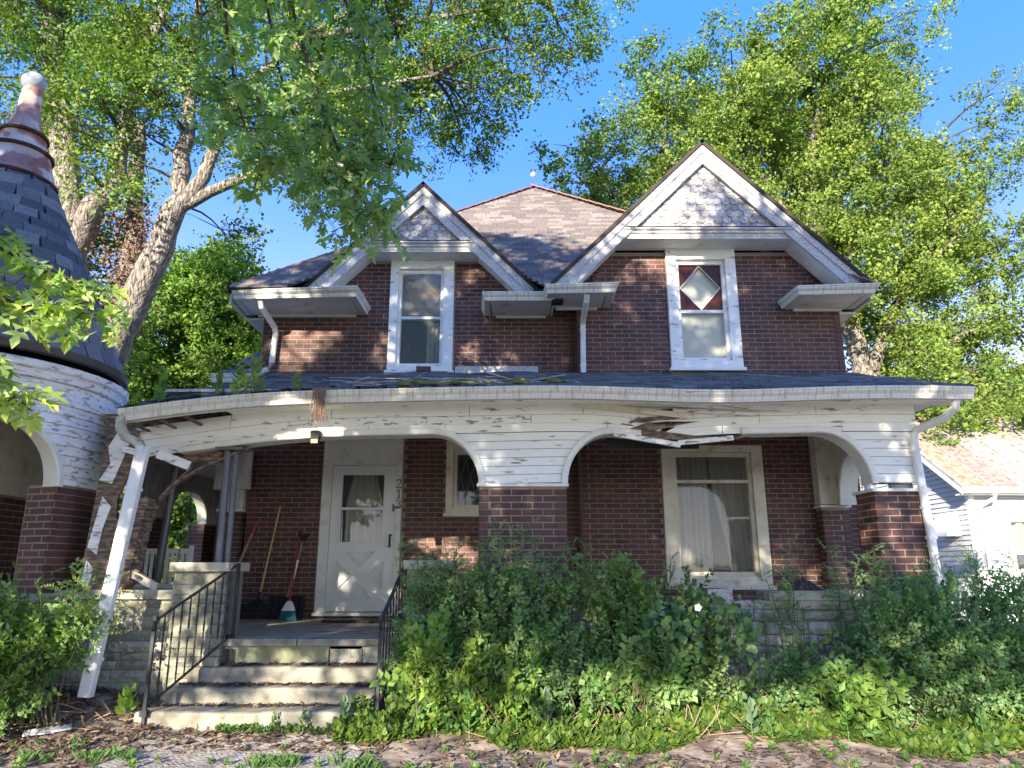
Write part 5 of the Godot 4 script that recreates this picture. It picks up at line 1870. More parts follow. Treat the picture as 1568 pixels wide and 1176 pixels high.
func build_neighbour() -> void:
	var h := thing("white_house", Vector3(12, 0, -17), "white clapboard neighbour house with rusty metal roof", "house")
	var x0 := 9.78
	var x1 := 17.0
	var zf := -15.5
	var zb := -21.5
	var ey := 2.95
	var ry := 5.15
	var zr := -18.5
	var mb := MB.new()
	panels(mb, x0, x1, 0, ey, zf, .2, [[10.55, 1.35, 11.35, 2.42]])
	mb.box(Vector3(x0, 0, zb), Vector3(x0 + .2, ey, zf - .2))
	mb.box(Vector3(x1 - .2, 0, zb), Vector3(x1, ey, zf - .2))
	mb.box(Vector3(x0 + .2, 0, zb), Vector3(x1 - .2, ey, zb + .2))
	mb.prism(PackedVector2Array([Vector2(zb, ey), Vector2(zf, ey), Vector2(zr, ry - .1)]), Transform3D(Basis(Vector3.BACK, Vector3.UP, Vector3.LEFT), Vector3(x0, 0, 0)), .2)
	var wall := obj("wall", mb, M.siding2, h)
	var y := .3
	while y < ey - .05:
		for q in [[x0 + .10, 10.42], [11.48, x1]]:
			if y > 1.2 and y < 2.5 or q[0] < 10:
				mb = MB.new()
				var e: float = q[1]
				if q[0] < 10 and not (y > 1.2 and y < 2.5):
					e = x1
				mb.hexa([Vector3(q[0], y, zf + .034), Vector3(e, y, zf + .034), Vector3(e, y, zf), Vector3(q[0], y, zf), Vector3(q[0], y + .105, zf + .006), Vector3(e, y + .105, zf + .006), Vector3(e, y + .105, zf), Vector3(q[0], y + .105, zf)])
				obj("siding_board", mb, M.siding2, wall)
		y += .107
	y = .3
	while y < ry - .3:
		var back := zb
		var front := zf - .09
		if y > ey:
			front = zf - (y - ey) * 3.0 / 2.2 - .1
			back = zb + (y - ey) * 3.0 / 2.2 + .1
		mb = MB.new()
		mb.hexa([Vector3(x0 - .034, y, back), Vector3(x0 - .034, y, front), Vector3(x0, y, front), Vector3(x0, y, back), Vector3(x0 - .006, y + .105, back), Vector3(x0 - .006, y + .105, front), Vector3(x0, y + .105, front), Vector3(x0, y + .105, back)])
		obj("siding_board", mb, M.siding2, wall)
		y += .107
	mb = MB.new()
	mb.box(Vector3(x0 - .03, .1, zf - .09), Vector3(x0 + .09, ey, zf + .03))
	obj("corner_board", mb, M.white, wall)
	# metal roof of long panels with raised seams, and a front wing with a valley
	var rb := MB.new()
	var A := Vector3(x0 - .3, ey + .12, zf + .32)
	var up := Vector3(0, ry - ey, zr - zf - .32).normalized()
	var len := Vector3(0, ry - ey, zr - zf - .32).length()
	rb.quad(A, A + Vector3(8, 0, 0), A + Vector3(8, 0, 0) + up * len, A + up * len)
	rb.quad(A + up * len, A + Vector3(8, 0, 0) + up * len, Vector3(x1 + .7, ey, zb - .3), Vector3(x0 - .3, ey, zb - .3))
	rb.quad(A + Vector3(0, -.04, 0), A + up * len + Vector3(0, -.04, 0), A + Vector3(8, -.04, 0) + up * len, A + Vector3(8, -.04, 0))
	var roof := obj("roof", rb, M.neighroof[2], h)
	var n := up.cross(Vector3.RIGHT) * -1.0
	for i in 13:
		mb = MB.new()
		var xx := A.x + i * .61
		mb.bx(Transform3D(Basis(Vector3.RIGHT, up, Vector3.RIGHT.cross(up)), A + Vector3(i * .61 + .305, 0, 0) + up * (len / 2) + Vector3.RIGHT.cross(up) * .008), Vector3(.575, len, .012))
		obj("roof_panel", mb, M.neighroof[[0, 3, 1, 2, 1, 4, 2, 1, 2, 3, 1, 2, 0][i]], roof)
		mb = MB.new()
		mb.bx(Transform3D(Basis(Vector3.RIGHT, up, Vector3.RIGHT.cross(up)), A + Vector3(i * .61, 0, 0) + up * (len / 2) + Vector3.RIGHT.cross(up) * .02), Vector3(.03, len, .04))
		obj("seam", mb, M.neighroof[2], roof)
	var wg := MB.new()
	var wx := 13.4
	wg.tri(Vector3(11.6, 3.12, -15.1), Vector3(wx, 4.95, -14.6), Vector3(wx, 4.95, -18.2))
	wg.tri(Vector3(wx + 1.8, 3.12, -15.1), Vector3(wx, 4.95, -18.2), Vector3(wx, 4.95, -14.6))
	obj("roof", wg, M.neighroof[2], h)
	var rk := MB.new()
	for s in [-1.0, 1.0]:
		var ze := zf + .32 if s > 0 else zb - .3
		rk.beam(Vector3(x0 - .29, ey + .04, ze), Vector3(x0 - .29, ry + .05, zr), .03, .14)
	rk.box(Vector3(x0 - .28, ey - .02, zf), Vector3(x1, ey + .01, zf + .3))
	rk.box(Vector3(x0 - .28, ey + .0, zf + .28), Vector3(x1, ey + .11, zf + .31))
	obj("eave", rk, M.white, h)
	gutter(h, [Vector3(x0 - .3, ey, zf + .31), Vector3(x1, ey, zf + .31)])
	downspout(h, [Vector3(x0 + .32, ey, zf + .38), Vector3(x0 + .32, ey - .1, zf + .36), Vector3(x0 + .16, ey - .25, zf + .1), Vector3(x0 + .16, ey - .35, zf + .09), Vector3(x0 + .16, .1, zf + .09)])
	var w := window(h, 10.40, 11.50, 1.25, 2.56, zf + .02, 10.55, 11.35, 1.36, 2.42, 1.72, M.white)
	pane(w, 10.57, 11.33, 1.4, 2.40, zf - .05)
	mb = MB.new()
	for i in 11:
		mb.tube([Vector3(10.6 + i * .065, 1.74, zf - .12), Vector3(10.6 + i * .065, 2.34 - .05 * sin(i * 1.3), zf - .12)], [.036, .036], 6)
	obj("blind", mb, M.yellow, w)
	mb = MB.new()
	mb.box(Vector3(10.4, 1.2, zf - .5), Vector3(11.6, 2.6, zf - .45))
	obj("interior", mb, M.void, w)
	mb = MB.new()   # little hood on the side wall
	mb.hexa([Vector3(9.42, 2.10, -16.6), Vector3(9.42, 2.10, -15.9), Vector3(9.75, 2.10, -15.9), Vector3(9.75, 2.10, -16.6), Vector3(9.66, 2.62, -16.6), Vector3(9.66, 2.62, -15.9), Vector3(9.75, 2.62, -15.9), Vector3(9.75, 2.62, -16.6)])
	obj("side_hood", mb, M.white, h)

# ---- plants ----
func leaf_at(m: MB, t: Transform3D, l: float, w: float, fold := .25) -> void:   # pointed oval
	var a := t.origin
	var y := t.basis.y * l
	var x := t.basis.x * w
	var z := t.basis.z * w * fold
	m.tri(a, a + y * .45 + x + z, a + y)
	m.tri(a, a + y, a + y * .45 - x + z)

func broad_leaf(m: MB, t: Transform3D, l: float, w: float) -> void:
	var f := func(x: float, y: float) -> Vector3: return t * Vector3(x * w, y * l, absf(x) * w * .28 - y * y * l * .22)
	var c := [Vector2(0, 0), Vector2(.75, .18), Vector2(1, .42), Vector2(.62, .75), Vector2(0, 1)]
	for i in range(1, 4):
		m.tri(f.call(0, 0), f.call(c[i].x, c[i].y), f.call(c[i + 1].x, c[i + 1].y))
		m.tri(f.call(0, 0), f.call(-c[i + 1].x, c[i + 1].y), f.call(-c[i].x, c[i].y))

func maple_leaf(m: MB, t: Transform3D, s: float) -> void:
	var h := [Vector2(0, 0), Vector2(.20, .02), Vector2(.40, .02), Vector2(.27, .16), Vector2(.17, .27), Vector2(.36, .42), Vector2(.52, .62), Vector2(.30, .57), Vector2(.12, .52), Vector2(.20, .74), Vector2(0, 1.05)]
	var f := func(x: float, y: float) -> Vector3: return t * Vector3(x * s, y * s, (absf(x) * .35 - y * y * .18) * s)
	for i in range(1, 10):
		var o := Vector2(0, .3) if i > 3 else Vector2(0, 0)
		for sg in [1.0, -1.0]:
			var p: Vector3 = f.call(sg * h[i].x, h[i].y)
			var q: Vector3 = f.call(sg * h[i + 1].x, h[i + 1].y)
			if sg > 0:
				m.tri(f.call(o.x, o.y), p, q)
			else:
				m.tri(f.call(o.x, o.y), q, p)

func rnd_basis(tilt: float, r: RandomNumberGenerator) -> Basis:
	return Basis(Vector3.UP, r.randf() * TAU) * Basis(Vector3.RIGHT, r.randf_range(-tilt, tilt)) * Basis(Vector3.BACK, r.randf_range(-tilt, tilt))

# A spray of tree leaves: leaves mostly face the sky and droop, spread about a few twigs.
func spray_mesh(n: int, rad: float, l: float, sd: int) -> ArrayMesh:
	var r := RandomNumberGenerator.new()
	r.seed = sd
	var m := MB.new()
	var tws := []
	for k in 3:
		var a := (k - 1) * .75 + r.randf_range(-.2, .2)
		tws.append(Vector3(cos(a), r.randf_range(-.1, .45), sin(a)).normalized())
	for i in n:
		var f := r.randf_range(.1, 1.0)
		var tv: Vector3 = tws[i % 3]
		var d := tv * f * rad * 1.7 + Vector3(0, -.55 * f * f * rad, 0) + Vector3(r.randfn(0, .12), r.randfn(-.06, .12), r.randfn(0, .12)) * rad
		var b := Basis(Vector3.UP, r.randf() * TAU) * Basis(Vector3.RIGHT, r.randf_range(-2.3, -.8)) * Basis(Vector3.UP, r.randf_range(-.9, .9))
		var s := l * r.randf_range(.7, 1.25)
		var g := r.randf_range(.75, 1.2)
		m.col = Color(g * r.randf_range(.9, 1.15), g, g * r.randf_range(.8, 1.1))
		var t := Transform3D(b, d)
		var y := b.y * s
		var x := b.x * s
		var z := b.z * s * .12
		m.tri(d, d + y * .34 + x * .33 + z, d + y)
		m.tri(d, d + y, d + y * .34 - x * .33 + z)
		m.tri(d + y * .35, d + y * .52 + x * .40 + z, d + y * .72)
		m.tri(d + y * .35, d + y * .75, d + y * .52 - x * .40 + z)
	return m.mesh()

func curve_pts(a: Vector3, b: Vector3, bow: Vector3, n: int) -> Array:
	var p := []
	for i in n + 1:
		var t := float(i) / n
		p.append(a.lerp(b, t) + bow * 4.0 * t * (1 - t))
	return p

func taper(n: int, r0: float, r1: float) -> Array:
	var p := []
	for i in n:
		p.append(lerpf(r0, r1, float(i) / (n - 1)))
	return p

func smooth_path(p: Array, k := 4) -> Array:
	var out := []
	for i in p.size() - 1:
		var a: Vector3 = p[maxi(i - 1, 0)]
		var b: Vector3 = p[i]
		var c: Vector3 = p[i + 1]
		var d: Vector3 = p[mini(i + 2, p.size() - 1)]
		for j in k:
			out.append(b.cubic_interpolate(c, a, d, float(j) / k))
	out.append(p[-1])
	return out

# limbs: [[points], r0, r1]; the first is the trunk. crowns: dictionaries of poly, z, dz, puffs, r, per, cols.
func tree(nm: String, label: String, category: String, group: String, limbs: Array, crowns: Array, leaf_l: float, sd: int, twig_r := .05) -> Node3D:
	var r := RandomNumberGenerator.new()
	r.seed = sd
	var base: Vector3 = limbs[0][0][0]
	var t := thing(nm, base, label, category, group)
	var nodes := []
	for i in limbs.size():
		var l: Array = limbs[i]
		var p := smooth_path(l[0])
		for j in range(1, p.size() - 1):
			p[j] += Vector3(r.randf_range(-1, 1), r.randf_range(-.5, .5), r.randf_range(-1, 1)) * l[1] * .22
		var mb := MB.new()
		mb.tube(p, taper(p.size(), l[1], l[2]), 14 if l[1] > .2 else 9)
		obj("trunk" if i == 0 else "limb", mb, M.bark, t)
		for j in p.size():
			if i > 0 or j > p.size() / 2:
				nodes.append(p[j])
	var tw := MB.new()
	var ta := []
	var ca := []
	for c in crowns:
		var poly: PackedVector2Array = c.poly
		var shrunk := Geometry2D.offset_polygon(poly, -c.r * .45)
		if shrunk.size() == 1:
			poly = shrunk[0]
		var lo := Vector2(INF, INF)
		var hi := -lo
		for q in poly:
			lo = lo.min(q)
			hi = hi.max(q)
		var puffs := []
		var tries := 0
		while puffs.size() < c.puffs and tries < c.puffs * 80:
			tries += 1
			var q := Vector2(r.randf_range(lo.x, hi.x), r.randf_range(lo.y, hi.y))
			if not Geometry2D.is_point_in_polygon(q, poly):
				continue
			var skip := false
			for h in c.get("holes", []):
				if Vector2((q.x - h[0]) / h[2], (q.y - h[1]) / h[3]).length() < 1.0:
					skip = true
			if skip:
				continue
			var p := Vector3(q.x, q.y, c.z + r.randf_range(-1, 1) * c.dz)
			for o in puffs:
				if o.distance_to(p) < c.r * .75:
					skip = true
					break
			if skip:
				continue
			puffs.append(p)
		for p in puffs:
			var rad: float = c.r * r.randf_range(.7, 1.25)
			if nodes.size() > 0:
				var best: Vector3 = nodes[0]
				for q in nodes:
					var dd: float = q.distance_to(p) + maxf(0.0, q.y - p.y) * .8
					if dd < best.distance_to(p) + maxf(0.0, best.y - p.y) * .8:
						best = q
				if best.distance_to(p) < c.get("reach", 6.0):
					var cp := curve_pts(best, p, Vector3(r.randf_range(-.2, .2), .10 * best.distance_to(p), r.randf_range(-.2, .2)), 5)
					tw.tube(cp, taper(6, twig_r * r.randf_range(.6, 1.2), .012), 5, false)
					for k in 4:
						var e: Vector3 = p + Vector3(r.randfn(0, .5), r.randfn(0, .3), r.randfn(0, .5)) * rad
						tw.tube([cp[4], cp[4].lerp(e, .6) + Vector3(0, .06, 0), e], [.014, .010, .006], 4, false)
			var col: Color = c.cols[r.randi_range(0, c.cols.size() - 1)]
			var n := int(c.per * rad * rad)
			var d0 := Vector3.ZERO
			for k in n:
				if k % 5 == 0:   # sprays sit in bunches on the ends of the twigs
					d0 = Vector3(r.randfn(0, 1), r.randfn(0, 1), r.randfn(0, 1)).normalized() * pow(r.randf(), .40) * rad
					d0.y = d0.y * .66 - .15 * d0.length() * d0.length() / rad
				var d := d0 + Vector3(r.randfn(0, .15), r.randfn(0, .08), r.randfn(0, .15))
				var g := r.randf_range(.8, 1.2)
				var cc: Color = col
				if r.randf() < .25:
					cc = c.cols[r.randi_range(0, c.cols.size() - 1)]
				var pos: Vector3 = p + d
				if c.has("keep") and not c.keep.call(pos):
					continue
				var yaw := atan2(-d.z, d.x) + r.randfn(0, .5)
				ta.append(Transform3D((Basis(Vector3.UP, yaw) * Basis(Vector3.BACK, r.randfn(.15, .5)) * Basis(Vector3.RIGHT, r.randfn(.15, .6))).scaled(Vector3.ONE * r.randf_range(.7, 1.25)), pos))
				ca.append(Color(cc.r * g, cc.g * g, cc.b * g))
	if tw.v.size() > 0:
		obj("twigs", tw, M.twig, t).set_meta("kind", "stuff")
	var half := ta.size() / 2
	multi("foliage", spray_mesh(30, .32, leaf_l, sd + 5), M.leaf, ta.slice(0, half), ca.slice(0, half), t)
	multi("foliage", spray_mesh(26, .38, leaf_l, sd + 6), M.leaf, ta.slice(half), ca.slice(half), t)
	return t

const G1 := Color(0.237, 0.340, 0.072)
const G2 := Color(0.181, 0.300, 0.068)
const G3 := Color(0.299, 0.390, 0.080)
const G4 := Color(0.134, 0.243, 0.068)
const G5 := Color(0.087, 0.187, 0.063)

func PV(a: Array) -> PackedVector2Array:
	var p := PackedVector2Array()
	for i in range(0, a.size(), 2):
		p.append(Vector2(a[i], a[i + 1]))
	return p

func build_trees() -> void:
	var Z := -20.0
	# right tree behind the house
	tree("maple_tree", "tall bright green maple behind the right gable", "tree", "", [
		[[Vector3(10.4, 0, Z), Vector3(10.3, 4, Z), Vector3(10.2, 7.1, Z)], .45, .36],
		[[Vector3(10.2, 6.6, Z), Vector3(11.2, 8.8, Z + .4), Vector3(12.2, 10.0, Z + .8), Vector3(13.6, 11.4, Z + 1)], .22, .05],
		[[Vector3(10.2, 7.0, Z), Vector3(9.6, 10, Z), Vector3(9.1, 12.6, Z), Vector3(9.6, 15, Z), Vector3(10.6, 17.8, Z)], .30, .04],
		[[Vector3(9.4, 11.6, Z), Vector3(10.4, 12.8, Z + .5), Vector3(11.6, 13.3, Z + .6), Vector3(12.4, 13.4, Z + .6)], .12, .02],
		[[Vector3(9.7, 9.5, Z), Vector3(8.2, 11.4, Z + .6), Vector3(7.1, 14.0, Z + .5), Vector3(7.0, 16.6, Z)], .20, .03],
		[[Vector3(10, 8, Z), Vector3(7.2, 10.2, Z + .8), Vector3(5.0, 13.2, Z + .4), Vector3(4.6, 16, Z)], .20, .03],
		[[Vector3(7.4, 10.0, Z), Vector3(4.2, 11.2, Z), Vector3(2.6, 13.2, Z)], .11, .03],
		[[Vector3(10.2, 5.5, Z), Vector3(12.0, 7.4, Z + .8), Vector3(14.0, 8.2, Z + 1)], .16, .03]],
		[{"poly": PV([1.2, 12.6, 1.9, 14.4, 3.1, 15.0, 4.2, 17.2, 6.4, 17.6, 8.7, 17.8, 10.2, 19.2, 11.5, 19.4, 12.0, 18.3, 13.6, 18.0, 13.2, 16.7, 12.2, 15.8, 11.4, 14.1, 12.6, 13.6, 13.6, 15.2, 14.5, 15.7, 14.5, 14.1, 15.8, 14.0, 15.9, 12.6, 15.0, 11.9, 13.6, 11.4, 14.5, 10.3, 14.4, 9.1, 15.2, 7.1, 15.5, 4.6, 9.2, 3.8, 9.4, 8.9, 5.9, 10.6, 1.3, 11.2]),
			"z": Z, "dz": 2.6, "puffs": 300, "r": .85, "per": 44, "cols": [G1, G3, G1, G2, G3], "reach": 5.0, "holes": [[12.9, 12.6, 1.0, .5], [11.9, 15.2, .5, .7]]}],
		.098, 101, .045)
	# left tree behind the turret
	Z = -15.0
	tree("silver_maple", "big silver maple with pale forked limbs behind the turret", "tree", "", [
		[[Vector3(-9.9, 0, Z), Vector3(-9.8, 3, Z), Vector3(-9.75, 6, Z), Vector3(-10.1, 8.6, Z), Vector3(-10.6, 11.5, Z), Vector3(-11.6, 15.5, Z)], .75, .16],
		[[Vector3(-9.6, 4.4, Z), Vector3(-8.75, 5.9, Z + .2), Vector3(-7.9, 7.9, Z + .4), Vector3(-7.45, 9.2, Z + .5), Vector3(-7.5, 10.6, Z + .4), Vector3(-7.8, 13.2, Z), Vector3(-7.9, 16, Z)], .40, .07],
		[[Vector3(-7.5, 9.0, Z + .5), Vector3(-6.9, 9.9, Z + .6), Vector3(-6.3, 11.6, Z + .8), Vector3(-4.8, 13.4, Z + .8), Vector3(-3.0, 14.8, Z + .6)], .19, .04],
		[[Vector3(-10.0, 8.4, Z), Vector3(-9.4, 9.3, Z + .3), Vector3(-8.95, 10.1, Z + .4), Vector3(-8.85, 12.2, Z + .4), Vector3(-8.7, 15, Z)], .30, .10],
		[[Vector3(-7.4, 9.2, Z + .5), Vector3(-5.9, 9.9, Z + .6), Vector3(-4.6, 10.4, Z + .7), Vector3(-3.2, 9.8, Z + .7)], .14, .03],
		[[Vector3(-6.2, 11.8, Z + .8), Vector3(-4.0, 11.8, Z + 1), Vector3(-1.8, 12.2, Z + 1)], .10, .03],
		[[Vector3(-4.8, 13.4, Z + .8), Vector3(-2, 13.9, Z + .8), Vector3(.6, 14.6, Z + .6)], .09, .03],
		[[Vector3(-9.5, 5.0, Z - .4), Vector3(-8.9, 6.6, Z - .5), Vector3(-8.9, 8.9, Z - .5), Vector3(-9.2, 12, Z - .6)], .38, .14]],
		[{"poly": PV([2.3, 15.8, 2.2, 14.5, 1.5, 13.0, .3, 12.5, -.7, 11.7, -2.2, 12.1, -2.6, 10.7, -3.8, 9.8, -4.7, 8.8, -6.0, 8.5, -7.2, 8.6, -8.5, 10.5, -13, 10.5, -16, 19, -3, 18.6]),
			"z": Z, "dz": 2.4, "puffs": 240, "r": .85, "per": 36, "cols": [G1, G2, G4, G3, G2], "reach": 4.0, "holes": [[-5.8, 9.2, 1.0, .9], [-7.0, 11.6, .7, 1.2], [-3.4, 10.9, .6, .5]]},
		{"poly": PV([-9.6, 9.0, -8.2, 8.4, -7.4, 10.4, -6.9, 12.6, -8.2, 14.6, -10.4, 13.0]), "z": Z + 1.3, "dz": .5, "puffs": 16, "r": .7, "per": 26, "cols": [G1, G2, G3], "reach": 4.0},
		{"poly": PV([-16, 6.0, -9.2, 6.0, -9.4, 10.5, -16, 12.5]), "z": Z - 1.6, "dz": 1.2, "puffs": 50, "r": .9, "per": 34, "cols": [G1, G2, G3], "reach": 4.0}],
		.092, 202, .045)
	# dead brown vine on the rear trunk
	var r := RandomNumberGenerator.new()
	r.seed = 9
	var ts := []
	var cs := []
	for i in 260:
		var yy := r.randf_range(6.4, 9.6)
		ts.append(Transform3D(rnd_basis(1.2, r).scaled(Vector3.ONE * r.randf_range(.5, .9)), Vector3(-8.75 + r.randfn(0, .28) , yy, -15.2 + r.randfn(0, .25))))
		cs.append([Color(.22, .14, .11), Color(.30, .20, .16), Color(.16, .10, .08)][r.randi_range(0, 2)])
	meta(multi("dead_vine", spray_mesh(14, .3, .10, 77), M.litter, ts, cs), "dry brown vine leaves clinging to the rear maple trunk", "vine")
	# trees farther off
	var bcols := [Color(0.168, 0.300, 0.060), Color(0.216, 0.348, 0.060), Color(0.132, 0.240, 0.054)]
	tree("background_tree", "round green tree far behind the side wing, left of the house", "tree", "", [[[Vector3(-12, 0, -28), Vector3(-12.4, 5, -28), Vector3(-12.8, 10, -28)], .3, .1]],
		[{"poly": PV([-18, 3.0, -17, 11.2, -14.8, 12.6, -13.6, 14.1, -12.3, 14.4, -10.6, 13.7, -10.0, 12.6, -8.6, 8.3, -8.2, 3.0]), "z": -28.0, "dz": 2.5, "puffs": 130, "r": 1.2, "per": 40, "cols": bcols, "reach": 3.0}], .15, 303, .04)
	tree("background_tree", "lower green tree behind the rusty-roofed neighbour house", "tree", "", [[[Vector3(22, 0, -30), Vector3(22, 5, -30), Vector3(22, 9, -30)], .3, .1]],
		[{"poly": PV([13, 3, 13.5, 8.4, 18, 9.0, 21, 10.5, 25, 9.5, 27, 3]), "z": -30.0, "dz": 2.5, "puffs": 110, "r": 1.3, "per": 30, "cols": [G1, G3, G2], "reach": 3.0}], .16, 304, .04)
	for q in [[-7.6, -15.2, "leafy bush seen through the arches of the side porch"], [-9.8, -12.6, "bright bush behind the left end of the porch"], [-5.6, -17.5, "dense bush behind the rear wall of the side porch"]]:
		tree("bush", q[2], "bush", "", [[[Vector3(q[0], 0, q[1]), Vector3(q[0], .6, q[1]), Vector3(q[0] + .1, 1.4, q[1])], .05, .03]],
			[{"poly": PV([q[0] - 2.2, .3, q[0] - 2.0, 2.6, q[0] - .6, 3.3, q[0] + 1.1, 3.0, q[0] + 1.9, 2.0, q[0] + 1.8, .3]), "z": q[1], "dz": .9, "puffs": 44, "r": .7, "per": 60, "cols": [G1, G2, G3, G2], "reach": 2.5}], .13, int(500 - q[0] * 10), .02)
	build_yard_tree()

# The maple in the front yard: its trunk and most of its crown stand behind the camera, boughs hang into the picture.
func build_yard_tree() -> void:
	var gaps := [[-5.4, 5.4, .65, .8], [-7.7, 8.7, .6, .5], [-1.9, 10.4, .5, .5], [.45, 5.2, .35, .4], [-1.6, 4.0, .35, .3], [-3.75, 5.2, .22, .35], [-5.4, 3.6, .3, .25], [-3.0, 6.6, .3, .25], [1.0, 8.2, .35, .4], [-6.3, 8.8, .3, .35], [-4.9, 8.3, .55, .5], [-4.1, 7.3, .4, .4], [-5.4, 7.2, .45, .4]]
	var keep := func(p: Vector3) -> bool:
		if p.z < -.2:
			return false
		var q := p + Vector3(-.35, .32, 1.0) * (2.6 - p.z)
		if q.y < 3.35:
			return false
		for g in gaps:
			if Vector2((q.x - g[0]) / g[2], (q.y - g[1]) / g[3]).length() < 1.0:
				return false
		return true
	var trunk := [[Vector3(-8.6, 0, 3.2), Vector3(-8.5, 2.5, 3.2), Vector3(-8.2, 5, 3.0), Vector3(-7.0, 8, 2.6), Vector3(-6.0, 10.5, 2.4)], .42, .15]
	var cr := [{"poly": PV([-11.5, 4.0, -8.0, 3.4, -6.5, 3.1, -4.4, 3.1, -3.4, 3.7, -2.0, 3.6, -.6, 3.4, 1.6, 3.5, 2.8, 5.6, 2.8, 8.6, .5, 10.6, -4.0, 11.0, -9.0, 10.8, -12, 8.0]), "z": 2.6, "dz": 2.2, "puffs": 170, "r": 1.0, "per": 34, "cols": [G2, G4, G1], "reach": 5.0, "keep": keep}]
	var t := tree("yard_maple", "maple bough of drooping lobed leaves hanging over the upper left front", "tree", "", [trunk,
		[[Vector3(-8.2, 4.8, 3.0), Vector3(-5, 6.8, 1.5), Vector3(-2.8, 7.4, -1.0), Vector3(-2.5, 7.5, -3.4)], .17, .07],
		[[Vector3(-8.2, 5.2, 3.0), Vector3(-3, 7.6, 3.0), Vector3(0, 8.2, 2.5)], .16, .05],
		[[Vector3(-8.4, 4.2, 3.1), Vector3(-7.4, 4.9, .5), Vector3(-5.8, 4.6, -2.4), Vector3(-4.6, 4.1, -4.0)], .10, .04],
		[[Vector3(-8.3, 4.6, 3.1), Vector3(-9.5, 6.8, 3.0), Vector3(-10.4, 8, 2.6)], .15, .05]], cr, .13, 404, .035)
	var r := RandomNumberGenerator.new()
	r.seed = 41
	var leaves := []
	var tw := MB.new()
	var boughs := [
		[[Vector3(-2.5, 7.5, -3.4), Vector3(-2.55, 7.0, -4.8), Vector3(-2.55, 6.0, -5.5), Vector3(-2.4, 5.3, -5.6), Vector3(-2.15, 4.85, -5.6)], .45, 1.0],
		[[Vector3(-2.5, 7.5, -3.4), Vector3(-2.2, 7.1, -4.8), Vector3(-1.95, 6.2, -5.5), Vector3(-1.65, 5.3, -5.7), Vector3(-1.35, 4.6, -5.6), Vector3(-1.12, 4.25, -5.5)], .38, .9],
		[[Vector3(-2.5, 7.5, -3.4), Vector3(-1.9, 7.2, -4.8), Vector3(-1.5, 6.4, -5.6), Vector3(-1.25, 5.6, -5.8), Vector3(-1.1, 4.95, -5.8)], .36, .8],
		[[Vector3(-2.5, 7.5, -3.4), Vector3(-2.4, 7.2, -5.2), Vector3(-2.3, 6.2, -6.1), Vector3(-2.0, 5.4, -6.3), Vector3(-1.7, 4.9, -6.2)], .45, 1.0],
		[[Vector3(-4.6, 4.1, -4.0), Vector3(-3.9, 3.75, -4.5), Vector3(-3.3, 3.45, -4.7), Vector3(-2.85, 3.22, -4.7)], .30, .8],
		[[Vector3(-4.6, 4.1, -4.0), Vector3(-4.0, 3.5, -4.5), Vector3(-3.5, 3.22, -4.6), Vector3(-3.0, 3.02, -4.6)], .26, .7],
		[[Vector3(-4.6, 4.1, -4.0), Vector3(-4.0, 3.2, -4.4), Vector3(-3.5, 2.75, -4.5), Vector3(-3.22, 2.42, -4.5)], .24, .9]]
	for bi in boughs.size():
		var b: Array = boughs[bi]
		var p := smooth_path(b[0], 6)
		tw.tube(p, taper(p.size(), .022, .005), 6, false)
		var n := p.size()
		for i in range(4, n):
			var k := 3 if bi < 4 else 2
			for s in k:
				var out := Vector3(r.randfn(0, 1), r.randfn(-.25, .45), r.randfn(0, .6)).normalized()
				var l: float = b[1] * r.randf_range(.5, 1.15)
				var e: Vector3 = p[i] + out * l + Vector3(0, -.12 * l, 0)
				var mid: Vector3 = p[i].lerp(e, .5) + Vector3(0, .05, 0)
				tw.tube([p[i], mid, e], [.007, .005, .003], 4, false)
				for m in int(7.5 * b[2]):
					var f := r.randf_range(.35, 1.05)
					var q: Vector3 = p[i].lerp(mid, f * 2) if f < .5 else mid.lerp(e, f * 2 - 1)
					var dirv := Vector3(r.randfn(0, 1), r.randfn(-.9, .5), r.randfn(0, 1)).normalized()
					var nrm := (Vector3(r.randfn(0, .55), 1, r.randfn(0, .55))).normalized()
					var x := dirv.cross(nrm).normalized()
					leaves.append([Transform3D(Basis(x, dirv, x.cross(dirv)).scaled(Vector3.ONE * r.randf_range(.10, .165)), q + dirv * .03), bi])
	obj("twigs", tw, M.twig, t).set_meta("kind", "stuff")
	var lm := []
	for k in 3:
		var m := MB.new()
		maple_leaf(m, Transform3D(), 1.0)
		lm.append(m.mesh())
	var cols := [Color(0.308, 0.451, 0.195), Color(0.246, 0.390, 0.175), Color(0.368, 0.513, 0.185), Color(0.513, 0.600, 0.143)]
	var mats := []
	for c in cols:
		var mm := mat(c, .5)
		mm.backlight_enabled = true
		mm.backlight = Color(.7, .8, .4)
		mats.append(mm)
	leaves.sort_custom(func(a, b): return a[0].origin.distance_to(EYE) < b[0].origin.distance_to(EYE))
	var ts := []
	var cs := []
	for i in leaves.size():
		var k: int = r.randi_range(0, 2) if leaves[i][1] < 4 else [2, 3, 3, 2][r.randi_range(0, 3)]
		if i % (leaves.size() / 290) == 0:
			var o := MeshInstance3D.new()
			o.name = "leaf"
			o.mesh = lm[i % 3]
			o.material_override = mats[k]
			o.transform = leaves[i][0]
			o.position -= gpos(t)
			t.add_child(o, true)
		else:
			ts.append(leaves[i][0])
			cs.append(cols[k])
	multi("foliage", lm[0], M.leaf, ts, cs, t)

